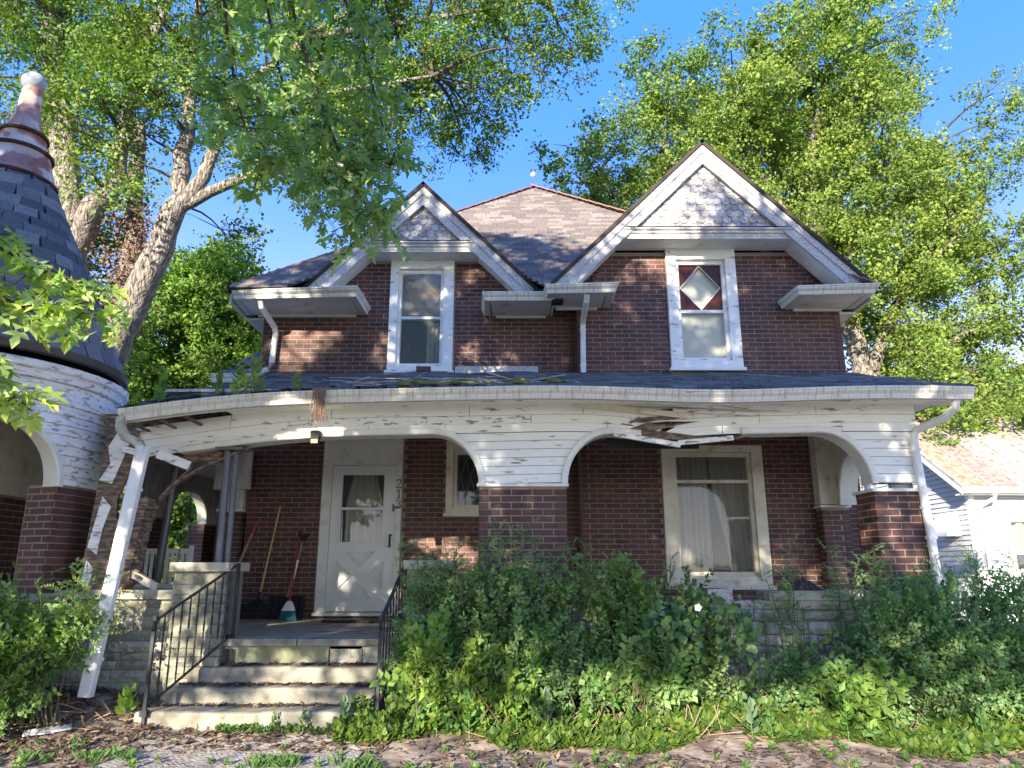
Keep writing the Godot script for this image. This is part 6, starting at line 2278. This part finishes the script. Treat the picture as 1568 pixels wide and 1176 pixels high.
# ---- shrubs ----
func sprig_mesh(n: int, len: float, leaf: float, sd: int) -> ArrayMesh:
	var r := RandomNumberGenerator.new()
	r.seed = sd
	var m := MB.new()
	var p := []
	var bend := Vector3(r.randf_range(-.2, .2), 0, r.randf_range(-.2, .2))
	for i in 6:
		var t := i / 5.0
		p.append(Vector3(0, t * len, 0) + bend * t * t * len)
	m.col = Color(.9, .75, .5)
	m.tube(p, taper(6, .0028, .001), 3, false)
	for i in n:
		var t := .12 + .88 * i / n
		var q: Vector3 = p[int(t * 4.99)].lerp(p[mini(int(t * 4.99) + 1, 5)], fmod(t * 4.99, 1.0))
		var yaw := (PI if i % 2 == 1 else 0.0) + r.randf_range(-.5, .5) + (i / 2) * 1.3
		var b := Basis(Vector3.UP, yaw) * Basis(Vector3.BACK, -r.randf_range(.6, 1.4)) * Basis(Vector3.UP, r.randf_range(-.7, .7))
		var g := r.randf_range(.75, 1.2)
		m.col = Color(g * r.randf_range(.9, 1.1), g, g)
		leaf_at(m, Transform3D(b, q), leaf * r.randf_range(.7, 1.2), leaf * .30)
	return m.mesh()

# blobs: [centre, radii, count]; shoots: [x, z, y0, y1]
func shrub(nm: String, label: String, group: String, blobs: Array, cols: Array, shoots: Array, leaf: float, sd: int) -> Node3D:
	var r := RandomNumberGenerator.new()
	r.seed = sd
	var c0: Vector3 = blobs[0][0]
	var t := thing(nm, Vector3(c0.x, ground_y(c0.x, c0.z), c0.z), label, "shrub", group)
	var cane := MB.new()
	var ts := []
	var cs := []
	for b in blobs:
		var ce: Vector3 = b[0]
		var ra: Vector3 = b[1]
		for i in b[2]:
			var d := Vector3(r.randfn(0, 1), r.randfn(0, 1), r.randfn(0, 1)).normalized() * pow(r.randf(), .42)
			var p := ce + d * ra
			p += Vector3(sin(p.y * 9.0 + p.x * 4.0), cos(p.x * 7.0), sin(p.x * 5.0)) * .04
			if p.y < ground_y(p.x, p.z) + .02:
				continue
			var dirv := (d + Vector3(r.randfn(0, .5), r.randf_range(.1, 1.1), r.randfn(.15, .5))).normalized()
			var x := dirv.cross(Vector3(r.randf() - .5, r.randf() - .5, r.randf() - .5)).normalized()
			ts.append(Transform3D(Basis(x, dirv, x.cross(dirv)).scaled(Vector3.ONE * r.randf_range(.7, 1.35)), p - dirv * .12))
			var k: Color = cols[r.randi_range(0, cols.size() - 1)]
			var g := r.randf_range(.7, 1.25)
			cs.append(Color(k.r * g, k.g * g, k.b * g))
		for i in 9:
			var a := Vector3(ce.x + r.randf_range(-.6, .6) * ra.x, 0, ce.z + r.randf_range(-.5, .3) * ra.z)
			a.y = ground_y(a.x, a.z) - .02
			var e := ce + Vector3(r.randf_range(-1, 1) * ra.x, r.randf_range(.0, .9) * ra.y, r.randf_range(-.6, .8) * ra.z)
			cane.tube(curve_pts(a, e, Vector3(r.randf_range(-.08, .08), .06, r.randf_range(-.05, .1)), 6), taper(7, .010, .003), 5, false)
	for s in shoots:
		var a := Vector3(s[0], s[2], s[1])
		var e := Vector3(s[0] + r.randf_range(-.16, .16), s[3], s[1] + r.randf_range(-.1, .1))
		var cp := curve_pts(a, e, Vector3(r.randf_range(-.08, .08), 0, .03), 6)
		cane.tube(cp, taper(7, .006, .002), 4, false)
		var n := int((s[3] - s[2]) / .035)
		for i in n:
			var f := float(i) / n
			var q: Vector3 = cp[int(f * 6)]
			q = q.lerp(cp[int(f * 6) + 1], fmod(f * 6, 1.0))
			var dirv := Vector3(r.randfn(0, 1), r.randf_range(.1, .9), r.randfn(0, 1)).normalized()
			var x := dirv.cross(Vector3(r.randf() - .5, r.randf() - .5, r.randf() - .5)).normalized()
			ts.append(Transform3D(Basis(x, dirv, x.cross(dirv)).scaled(Vector3.ONE * r.randf_range(.32, .65) * (1.15 - f * .5)), q))
			var k: Color = cols[r.randi_range(0, cols.size() - 1)]
			cs.append(k)
	obj("stems", cane, M.stem, t).set_meta("kind", "stuff")
	var h := ts.size() / 2
	multi("foliage", sprig_mesh(20, .26, leaf, sd), M.leaf, ts.slice(0, h), cs.slice(0, h), t)
	multi("foliage", sprig_mesh(24, .32, leaf, sd + 1), M.leaf, ts.slice(h), cs.slice(h), t)
	return t

func build_shrubs() -> void:
	var dk := [Color(0.226, 0.389, 0.163), Color(0.173, 0.314, 0.130), Color(0.293, 0.442, 0.163), Color(0.254, 0.404, 0.208)]
	var lt := [Color(0.210, 0.336, 0.070), Color(0.266, 0.392, 0.070), Color(0.154, 0.280, 0.077)]
	var sh := []
	var r := rng
	for i in 54:
		var sx := r.randf_range(-.95, .70)
		sh.append([sx, r.randf_range(-7.1, -6.8), 1.05, r.randf_range(1.3, 1.70) + .26 * maxf(0.0, 1.0 - absf(sx - .1) / .6)])
	shrub("shrub", "tall grey-green shrub in front of the centre pillar", "overgrown shrubs along the porch wall", [
		[Vector3(-.15, .74, -6.85), Vector3(.78, .50, .34), 560], [Vector3(-.72, .58, -6.80), Vector3(.42, .38, .28), 190], [Vector3(.2, 1.2, -6.95), Vector3(.5, .25, .2), 70], [Vector3(-.6, 1.15, -6.95), Vector3(.35, .22, .2), 40], [Vector3(.3, .5, -6.75), Vector3(.6, .36, .3), 190]], dk + [lt[2]], sh, .044, 11)
	sh = []
	for i in 14:
		sh.append([r.randf_range(.72, 1.4), r.randf_range(-7.1, -6.85), 1.0, r.randf_range(1.3, 1.58)])
	shrub("shrub", "yellow-green topped shrub right of the centre pillar", "overgrown shrubs along the porch wall", [
		[Vector3(1.02, .74, -6.85), Vector3(.42, .46, .3), 240], [Vector3(1.06, 1.2, -6.95), Vector3(.26, .2, .16), 50], [Vector3(1.2, .45, -6.8), Vector3(.5, .3, .25), 110]], [dk[2], lt[0], dk[0], lt[2]], sh, .046, 12)
	shrub("shrub", "leafy mound under the big window with bindweed over it", "overgrown shrubs along the porch wall", [
		[Vector3(1.70, .82, -6.9), Vector3(.32, .34, .25), 110], [Vector3(1.6, .40, -6.8), Vector3(.40, .24, .22), 60]], [dk[2], Color(.10, .19, .06)], [], .046, 13)
	sh = []
	for i in 9:
		sh.append([r.randf_range(2.0, 3.0), r.randf_range(-7.15, -7.0), .5, r.randf_range(.95, 1.30)])
	for q in [[2.62, 1.72], [2.66, 1.55], [2.55, 1.4], [3.05, 1.62], [3.1, 1.5]]:
		sh.append([q[0], -7.12, .9, q[1]])
	shrub("shrub", "thin open shrub with the pale stone wall showing through", "overgrown shrubs along the porch wall", [
		[Vector3(2.35, .36, -6.8), Vector3(.5, .22, .25), 90], [Vector3(2.62, .62, -6.98), Vector3(.25, .25, .12), 12]], dk, sh, .044, 14)
	sh = []
	for i in 26:
		sh.append([r.randf_range(3.0, 4.9), r.randf_range(-7.1, -6.7), 1.0, r.randf_range(1.3, 1.66)])
	shrub("shrub", "wide dark shrub mass filling the right corner of the yard", "overgrown shrubs along the porch wall", [
		[Vector3(3.80, .76, -6.75), Vector3(.80, .56, .38), 560], [Vector3(3.25, .6, -6.9), Vector3(.32, .42, .22), 80], [Vector3(4.75, .72, -6.6), Vector3(.7, .58, .4), 380], [Vector3(4.0, .4, -6.55), Vector3(1.0, .32, .3), 240]], dk, sh, .044, 15)
	sh = []
	for i in 16:
		sh.append([r.randf_range(-4.7, -3.65), r.randf_range(-6.9, -6.5), .8, r.randf_range(1.1, 1.55)])
	sh.append([-3.6, -6.6, .8, 1.02])
	sh.append([-3.5, -6.5, .75, .95])
	shrub("shrub", "bright leafy shrub at the left edge before the turret", "", [
		[Vector3(-4.35, .72, -6.45), Vector3(.50, .44, .35), 380], [Vector3(-4.3, .4, -6.2), Vector3(.42, .28, .25), 140], [Vector3(-3.9, .8, -6.55), Vector3(.22, .22, .2), 40]], [lt[2], lt[0], dk[2], lt[0]], sh, .050, 16)
	shrub("leafy_bush", "bright broad-leaved bush at the left foot of the tall shrub", "", [
		[Vector3(-.58, .55, -6.60), Vector3(.36, .36, .16), 95], [Vector3(-.2, .40, -6.58), Vector3(.4, .25, .14), 60]], lt, [], .085, 21)
	shrub("leafy_bush", "low broad-leaved green bush right of the grey-green weed", "", [
		[Vector3(.95, .38, -6.56), Vector3(.3, .22, .14), 45], [Vector3(1.2, .45, -6.58), Vector3(.2, .25, .12), 25]], [lt[2], dk[2]], [], .08, 22)
	shrub("leafy_bush", "broad-leaved green bush at the foot of the thin open shrub", "", [
		[Vector3(2.85, .32, -6.5), Vector3(.35, .2, .14), 55]], [lt[2], lt[0]], [], .08, 23)
	var cv := MB.new()
	var cr := RandomNumberGenerator.new()
	cr.seed = 3
	for i in 9:
		var p := []
		var x := 4.80 + cr.randf_range(-.12, .10)
		for k in 12:
			p.append(Vector3(x + sin(k * .9 + i) * .05 + cr.randfn(0, .015), .5 + k * (.16 + .03 * (i % 3)), -9.76 + cr.randfn(0, .02)))
		cv.tube(smooth_path(p, 2), taper(23, .006, .002), 4, false)
	meta(obj("climbing_vine", cv, M.stem, null, Vector3(4.8, .4, -9.76)), "thin bare vine climbing the downspout beyond the right arch", "vine")
	build_vine()
	build_weeds()

func build_vine() -> void:
	var v := thing("bindweed", Vector3(1.75, .3, -6.75), "bindweed vine with heart leaves and one white flower", "vine")
	var r := RandomNumberGenerator.new()
	r.seed = 77
	var m := MB.new()
	broad_leaf(m, Transform3D(), 1.0, .46)
	var lm := m.mesh()
	var mats := []
	for c in [Color(.075, .17, .045), Color(.06, .135, .045), Color(.12, .22, .05)]:
		var k := mat(c, .45)
		k.backlight_enabled = true
		k.backlight = Color(.6, .8, .3)
		mats.append(k)
	var st := MB.new()
	for i in 12:
		var a := Vector3(1.4 + r.randf() * .8, .4, -6.8)
		var pts := curve_pts(a, Vector3(1.35 + r.randf() * .85, 1.0 + r.randf_range(0, .28), -6.85), Vector3(r.randf_range(-.2, .2), .1, .12), 8)
		st.tube(pts, taper(9, .004, .002), 4, false)
	var hang := curve_pts(Vector3(1.95, 1.15, -6.7), Vector3(2.05, .35, -6.6), Vector3(.1, .1, .05), 8)
	st.tube(hang, taper(9, .004, .002), 4, false)
	obj("stems", st, M.stem, v)
	for i in 230:
		var p: Vector3
		if i < 40:
			p = hang[r.randi_range(0, 8)] + Vector3(r.randfn(0, .05), r.randfn(0, .05), .03)
		elif i < 175:
			var a := r.randf() * TAU
			p = Vector3(1.72 + cos(a) * .44 * sqrt(r.randf()), .92 + sin(a) * .34 * sqrt(r.randf()), -6.62 + r.randfn(0, .05))
			p.z -= .25 * pow((p.y - .9) / .4, 2.0)
		else:
			p = Vector3(1.15 + r.randf() * .5, .85 + r.randf() * .25, -6.58 + r.randfn(0, .05))
		var dn := Vector3(r.randfn(0, .5), r.randf_range(-1.0, -.2), r.randfn(.2, .3)).normalized()
		var x := dn.cross(Vector3(r.randfn(0, .3), .5, 1).normalized()).normalized()
		var o := MeshInstance3D.new()
		o.name = "leaf"
		o.mesh = lm
		o.material_override = mats[r.randi_range(0, 2)]
		o.transform = Transform3D(Basis(x, dn, x.cross(dn)).scaled(Vector3.ONE * r.randf_range(.05, .085)), p - gpos(v))
		v.add_child(o, true)
	var f := MB.new()
	var c := Vector3(1.62, 1.09, -6.55)
	for i in 20:
		var a := TAU * i / 20
		var b := TAU * (i + 1) / 20
		var e := func(t: float) -> Vector3: return c + Vector3(cos(t), sin(t), .25) * (.031 + .004 * cos(t * 5.0))
		f.tri(c + Vector3(0, 0, -.03), e.call(a), e.call(b))
	obj("flower", f, M.white, v)

func weed_proto(n: int, h: float, leaf: float, mts: Array, r: RandomNumberGenerator, up := .5) -> Node3D:
	var t := Node3D.new()
	var st := MB.new()
	st.tube([Vector3.ZERO, Vector3(.01, h * .5, .01), Vector3(.0, h, .02)], [.005, .004, .002], 5, false)
	var o := MeshInstance3D.new()
	o.name = "stem"
	o.mesh = st.mesh()
	o.material_override = M.leaf_green
	t.add_child(o)
	var m := MB.new()
	broad_leaf(m, Transform3D(), 1.0, .30)
	var lm := m.mesh()
	for i in n:
		var f := .2 + .8 * float(i) / n
		var yaw := i * 2.4 + r.randf_range(-.3, .3)
		var b := Basis(Vector3.UP, yaw) * Basis(Vector3.RIGHT, 1.25 - up * f * 1.2 + r.randf_range(-.2, .2))
		var l := MeshInstance3D.new()
		l.name = "leaf"
		l.mesh = lm
		l.material_override = mts[r.randi_range(0, mts.size() - 1)]
		l.transform = Transform3D(b.scaled(Vector3.ONE * leaf * r.randf_range(.7, 1.15) * (1.1 - .4 * f)), Vector3(0, h * f, .012 * f))
		t.add_child(l, true)
	return t

func leafmat(c: Color) -> StandardMaterial3D:
	var k := mat(c, .45)
	k.backlight_enabled = true
	k.backlight = Color(.7, .85, .3)
	return k

func build_weeds() -> void:
	var r := RandomNumberGenerator.new()
	r.seed = 5
	M.leaf_green = mat(C(.10, .17, .05), .6)
	var bright := [leafmat(C(.13, .27, .05)), leafmat(C(.17, .31, .05)), leafmat(C(.10, .22, .05))]
	var mid := [leafmat(C(.075, .17, .05)), leafmat(C(.095, .20, .05))]
	var grey := [leafmat(C(.12, .19, .11))]
	var lime := [leafmat(C(.26, .42, .05)), leafmat(C(.22, .38, .05))]
	# pale ground cover along the foot of the shrubs
	var pm := MB.new()
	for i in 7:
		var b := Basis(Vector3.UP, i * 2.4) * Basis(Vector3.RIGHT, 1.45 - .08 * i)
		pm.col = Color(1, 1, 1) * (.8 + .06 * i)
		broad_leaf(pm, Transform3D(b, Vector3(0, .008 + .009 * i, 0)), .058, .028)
	var gm := pm.mesh()
	var ts := []
	var cs := []
	for i in 1800:
		var x := r.randf_range(-1.45, 4.9)
		var edge := -6.30 + .14 * sin(x * 2.3) + .10 * sin(x * 5.9 + 1.0) + .18 * smoothstep(1.0, 4.5, x)
		var z := edge - absf(r.randfn(0, .24))
		if x < -.95 and r.randf() < .4:
			z = r.randf_range(-6.75, -6.35)
		if z < -7.2 or sin(x * 6.3 + z * 4.0) * sin(z * 9.0 - x * 3.1) > .45 + r.randf() * .5:
			continue
		var lift := .22 * smoothstep(0.0, .55, edge - z) * r.randf()
		var k: Color = [Color(0.104, 0.193, 0.033), Color(0.134, 0.223, 0.037), Color(0.074, 0.149, 0.033), Color(0.164, 0.238, 0.037)][r.randi_range(0, 3)]
		ts.append(Transform3D(rnd_basis(.45, r).scaled(Vector3.ONE * r.randf_range(.6, 1.35)), Vector3(x, ground_y(x, z) + lift, z)))
		cs.append(k)
	for i in 260:   # scattered seedlings over the bare earth and along the bottom step
		var x := r.randf_range(-4.8, 4.8)
		var z := r.randf_range(-6.3, -4.9)
		if i < 90:
			x = r.randf_range(-2.5, -1.2)
			z = -6.60 + r.randf_range(-.02, .06)
		ts.append(Transform3D(rnd_basis(.4, r).scaled(Vector3.ONE * r.randf_range(.35, .8)), Vector3(x, ground_y(x, z), z)))
		cs.append([Color(.10, .19, .05), Color(.14, .24, .05)][r.randi_range(0, 1)])
	meta(multi("ground_cover", gm, M.leaf, ts, cs), "low bright green weeds carpeting the foot of the shrubs", "ground cover")
	# grass tufts
	var gb := MB.new()
	for i in 26:
		var a := r.randf() * TAU
		var l := r.randf_range(.035, .095)
		var o := Vector3(r.randfn(0, .03), 0, r.randfn(0, .03))
		var d := Vector3(cos(a), 0, sin(a))
		var s := Vector3(-sin(a), 0, cos(a)) * .0016
		gb.tri(o - s, o + s, o + d * l * .35 + Vector3(0, l * .7, 0))
		gb.tri(o + s * .5, o + d * l * .35 + Vector3(0, l * .7, 0), o + d * l * .7 + Vector3(0, l * .95, 0))
	ts = []
	cs = []
	for i in 480:
		var x := r.randf_range(-4.8, 4.9)
		var z := r.randf_range(-6.15, -4.7)
		var d := .5 + .5 * sin(x * 2.1 + 1.3 * sin(z * 2.0)) * sin(z * 3.1 + x)
		if x > -3.0 and x < -1.0 and z > -6.4 or r.randf() > d * d * (1.0 if z > -5.95 else .35):
			continue
		ts.append(Transform3D(rnd_basis(.3, r).scaled(Vector3.ONE * r.randf_range(.4, .85)), Vector3(x, ground_y(x, z), z)))
		cs.append([Color(.10, .17, .05), Color(.14, .21, .06), Color(.17, .20, .08)][r.randi_range(0, 2)])
	for q in [[-1.75, -5.85, .16, 16], [-1.15, -5.8, .12, 9], [-3.1, -5.9, .3, 14]]:
		for i in q[3]:
			var x: float = q[0] + r.randfn(0, q[2])
			var z: float = q[1] + r.randfn(0, .05)
			ts.append(Transform3D(rnd_basis(.25, r).scaled(Vector3.ONE * r.randf_range(.6, 1.1)), Vector3(x, ground_y(x, z), z)))
			cs.append(Color(.10, .20, .05))
	meta(multi("grass", gb.mesh(), M.leaf, ts, cs), "thin grass tufts on the bare yard", "grass")
	# dead stalks and twigs under the shrubs
	var dm := MB.new()
	for i in 130:
		var x := r.randf_range(-.2, 4.6)
		var z := r.randf_range(-6.75, -6.35)
		var a := Vector3(x, ground_y(x, z) + .02, z)
		dm.beam(a, a + Vector3(r.randfn(0, .16), r.randf_range(.0, .22), r.randfn(0, .08)), .005, .005)
	for i in 50:
		var x := r.randf_range(-4.6, -3.3)
		var z := r.randf_range(-6.9, -6.3)
		var a := Vector3(x, ground_y(x, z) + .02, z)
		dm.beam(a, a + Vector3(r.randfn(0, .2), r.randf_range(.0, .12), r.randfn(0, .1)), .006, .006)
	var dead := obj("dead_stalks", dm, M.shaft)
	dead.set_meta("kind", "stuff")
	meta(dead, "dead brown stalks lying under the shrubs", "twigs")
	# single weeds with leaves one can tell apart
	var protos := [weed_proto(12, .34, .105, bright, r), weed_proto(10, .30, .12, grey, r, .9), weed_proto(12, .26, .09, mid, r)]
	for q in [
		[0, -.35, -6.42, 1.0, "bright leafy weed below the tall shrub, nearest the right handrail"],
		[0, .05, -6.40, 1.05, "bright leafy weed in front of the centre pillar"],
		[0, -.62, -6.45, .85, "small bright weed at the left foot of the tall shrub"],
		[1, .28, -6.42, 1.15, "upright grey-green weed with long leaves below the pillar"],
		[0, .62, -6.45, 1.1, "bright weed with drooping oval leaves right of the grey one"],
		[1, 1.95, -6.35, .95, "grey-green broad weed in front of the bindweed mound"],
		[2, 2.1, -6.30, .9, "dark weed with long leaves beside the broad grey weed"],
		[0, 2.95, -6.35, 1.25, "tall bright weed standing before the right shrubs"],
		[0, 2.7, -6.28, .9, "low bright weed left of the tall right one"],
		[2, 3.75, -6.2, 1.2, "dark heart-leaved weed at the foot of the right shrub"],
		[2, 4.3, -6.2, 1.1, "dark weed nearest the right edge of the yard"],
		[1, -1.42, -6.55, .9, "grey-green weed at the right end of the bottom step"],
		[2, -2.0, -6.58, .6, "small weed growing against the middle of the bottom step"],
		[2, -1.75, -6.56, .7, "small leafy weed at the bottom step, right of its middle"],
		[2, -2.62, -6.5, .35, "tiny weed at the left of the bottom step"],
		[2, -3.35, -6.0, .5, "small seedling on the leaf litter below the white board"]]:
		var c: Node3D = protos[q[0]].duplicate()
		c.name = "weed"
		add_child(c, true)
		c.position = Vector3(q[1], ground_y(q[1], q[2]), q[2])
		c.rotation.y = r.randf() * TAU
		c.scale = Vector3.ONE * q[3]
		meta(c, q[4], "weed", "weeds at the foot of the house")
	var lw := weed_proto(11, .26, .15, lime, r, .5)
	lw.name = "weed"
	add_child(lw, true)
	lw.position = Vector3(-3.32, ground_y(-3.32, -6.7), -6.7)
	meta(lw, "lime green big-leaved weed left of the iron rail foot", "weed", "weeds at the foot of the house")
	# weeds in the porch gutter
	var gw := [weed_proto(18, .40, .13, lime + bright, r, .8), weed_proto(24, .36, .125, [leafmat(C(.20, .30, .12)), leafmat(C(.25, .34, .14))], r, .1)]
	for q in [[0, -3.50, 1.0, "tall bright weed growing from the left gutter end"], [0, -3.72, .55, "small weed in the gutter near its left corner"], [0, -2.93, .75, "short green weed in the gutter left of the drooping tuft"], [1, -2.72, 1.0, "grey-green drooping weed in the left porch gutter"], [1, -2.58, 1.15, "taller drooping weed tuft in the porch gutter"], [1, -2.15, .7, "pale drooping weed in the gutter near the dry roots"]]:
		var c: Node3D = gw[q[0]].duplicate()
		c.name = "gutter_weed"
		add_child(c, true)
		c.position = Vector3(q[1], 3.12 + gut_sag(q[1]), -6.95)
		c.rotation.y = r.randf() * TAU
		c.scale = Vector3.ONE * q[2]
		meta(c, q[3], "weed", "weeds in the gutter")
	for n in protos + gw:
		n.free()
	# dry debris on the roof edge and roots hanging over the gutter
	ts = []
	cs = []
	for i in 420:
		var x := r.randf_range(-3.5, -.2)
		ts.append(Transform3D(rnd_basis(.5, r).scaled(Vector3.ONE * r.randf_range(.5, 1.0)), Vector3(x, 3.18 + gut_sag(x) + r.randf() * .03, -6.96 - r.randf() * .12)))
		cs.append(LIT[r.randi_range(0, 4)])
	meta(multi("gutter_litter", litter_mesh(), M.litter, ts, cs), "dry leaves lying in the porch gutter", "leaves")
	var rt := MB.new()
	for i in 46:
		var x := -1.88 + r.randfn(0, .035)
		var y := 3.16 + gut_sag(x)
		rt.tube([Vector3(x + r.randfn(0, .03), y, -6.95), Vector3(x, y + .02, -6.86), Vector3(x + r.randfn(0, .02), y - r.randf_range(.1, .25), -6.855 + r.randfn(0, .012)), Vector3(x + r.randfn(0, .03), y - r.randf_range(.22, .36), -6.86)], [.005, .005, .004, .002], 4, false)
	meta(obj("dry_roots", rt, mat(C(.26, .165, .11), .9), null, Vector3(-1.88, 3.0, -6.9)), "clump of dry brown roots hanging over the porch gutter", "roots")
	var ms := MB.new()
	for i in 60:
		var x := r.randf_range(-1.2, .6)
		var z := r.randf_range(-7.9, -7.2)
		ms.ball(Vector3(x, 3.19 + (-6.93 - z) * .32 + gut_sag(x), z), Vector3(r.randf_range(.03, .09), .018, r.randf_range(.02, .05)), 4)
	meta(obj("moss", ms, mat(C(.16, .17, .035), .95), null, Vector3(-.3, 3.3, -7.5)), "yellow-green moss cushions on the middle of the porch roof", "moss")
	ms = MB.new()
	for i in 24:
		var x := r.randf_range(-1.9, .7)
		var z := r.randf_range(-8.4, -7.2)
		var a := Vector3(x, 3.20 + (-6.93 - z) * .32 + gut_sag(x), z)
		ms.beam(a, a + Vector3(r.randfn(0, .25), .02, r.randfn(0, .15)), .008, .008)
	meta(obj("fallen_twigs", ms, M.pale_stone, null, Vector3(-.6, 3.4, -7.8)), "bare twigs fallen on the porch roof", "twigs")

func _ready() -> void:
	rng.seed = 20
	var cam := Camera3D.new()
	cam.name = "camera"
	cam.position = EYE
	cam.rotation_degrees = Vector3(14.4, 0, 0)
	cam.fov = rad_to_deg(2.0 * atan(588.0 / 1100.0))
	cam.far = 2000
	cam.near = .05
	add_child(cam)
	var env := Environment.new()
	env.background_mode = Environment.BG_SKY
	env.tonemap_mode = Environment.TONE_MAPPER_LINEAR
	env.tonemap_exposure = 6.5
	env.sdfgi_enabled = true
	env.ssao_enabled = true
	env.ssil_enabled = true
	var sm := ProceduralSkyMaterial.new()
	sm.sky_top_color = lin(.0190, .073, .25)
	sm.sky_horizon_color = lin(.70, .70, .67)
	sm.sky_curve = .105
	sm.ground_bottom_color = lin(.07, .065, .05)
	sm.ground_horizon_color = lin(.30, .30, .28)
	sm.sun_angle_max = 1.0
	var sky := Sky.new()
	sky.sky_material = sm
	env.sky = sky
	var we := WorldEnvironment.new()
	we.name = "environment"
	we.environment = env
	add_child(we)
	var sun := DirectionalLight3D.new()
	sun.name = "sun"
	sun.light_color = Color(1.0, .95, .86)
	sun.light_energy = .78
	sun.light_angular_distance = .5
	sun.shadow_enabled = true
	add_child(sun)
	sun.look_at_from_position(Vector3(-3.5, 3.2, 10.0), Vector3.ZERO)
	materials()
	build_ground()
	build_house()
	build_porch()
	build_neighbour()
	build_trees()
	build_steps()
	handrail("iron handrail with twisted bars left of the steps", -3.13, -2.72, .22, true)
	handrail("iron handrail overgrown by the shrub right of the steps", -1.15, -1.06, .22, false)
	build_tools()
	build_shrubs()
	build_litter()
	place_pieces(brick_recs, 300, "brick", "brickwork", unit_brick, M.brick, M.brick_cols, M.brick_any)
	place_pieces(shingle_recs, 300, "shingle", "shingling", unit_shingle, M.shin, M.shin_cols, M.shin_any)
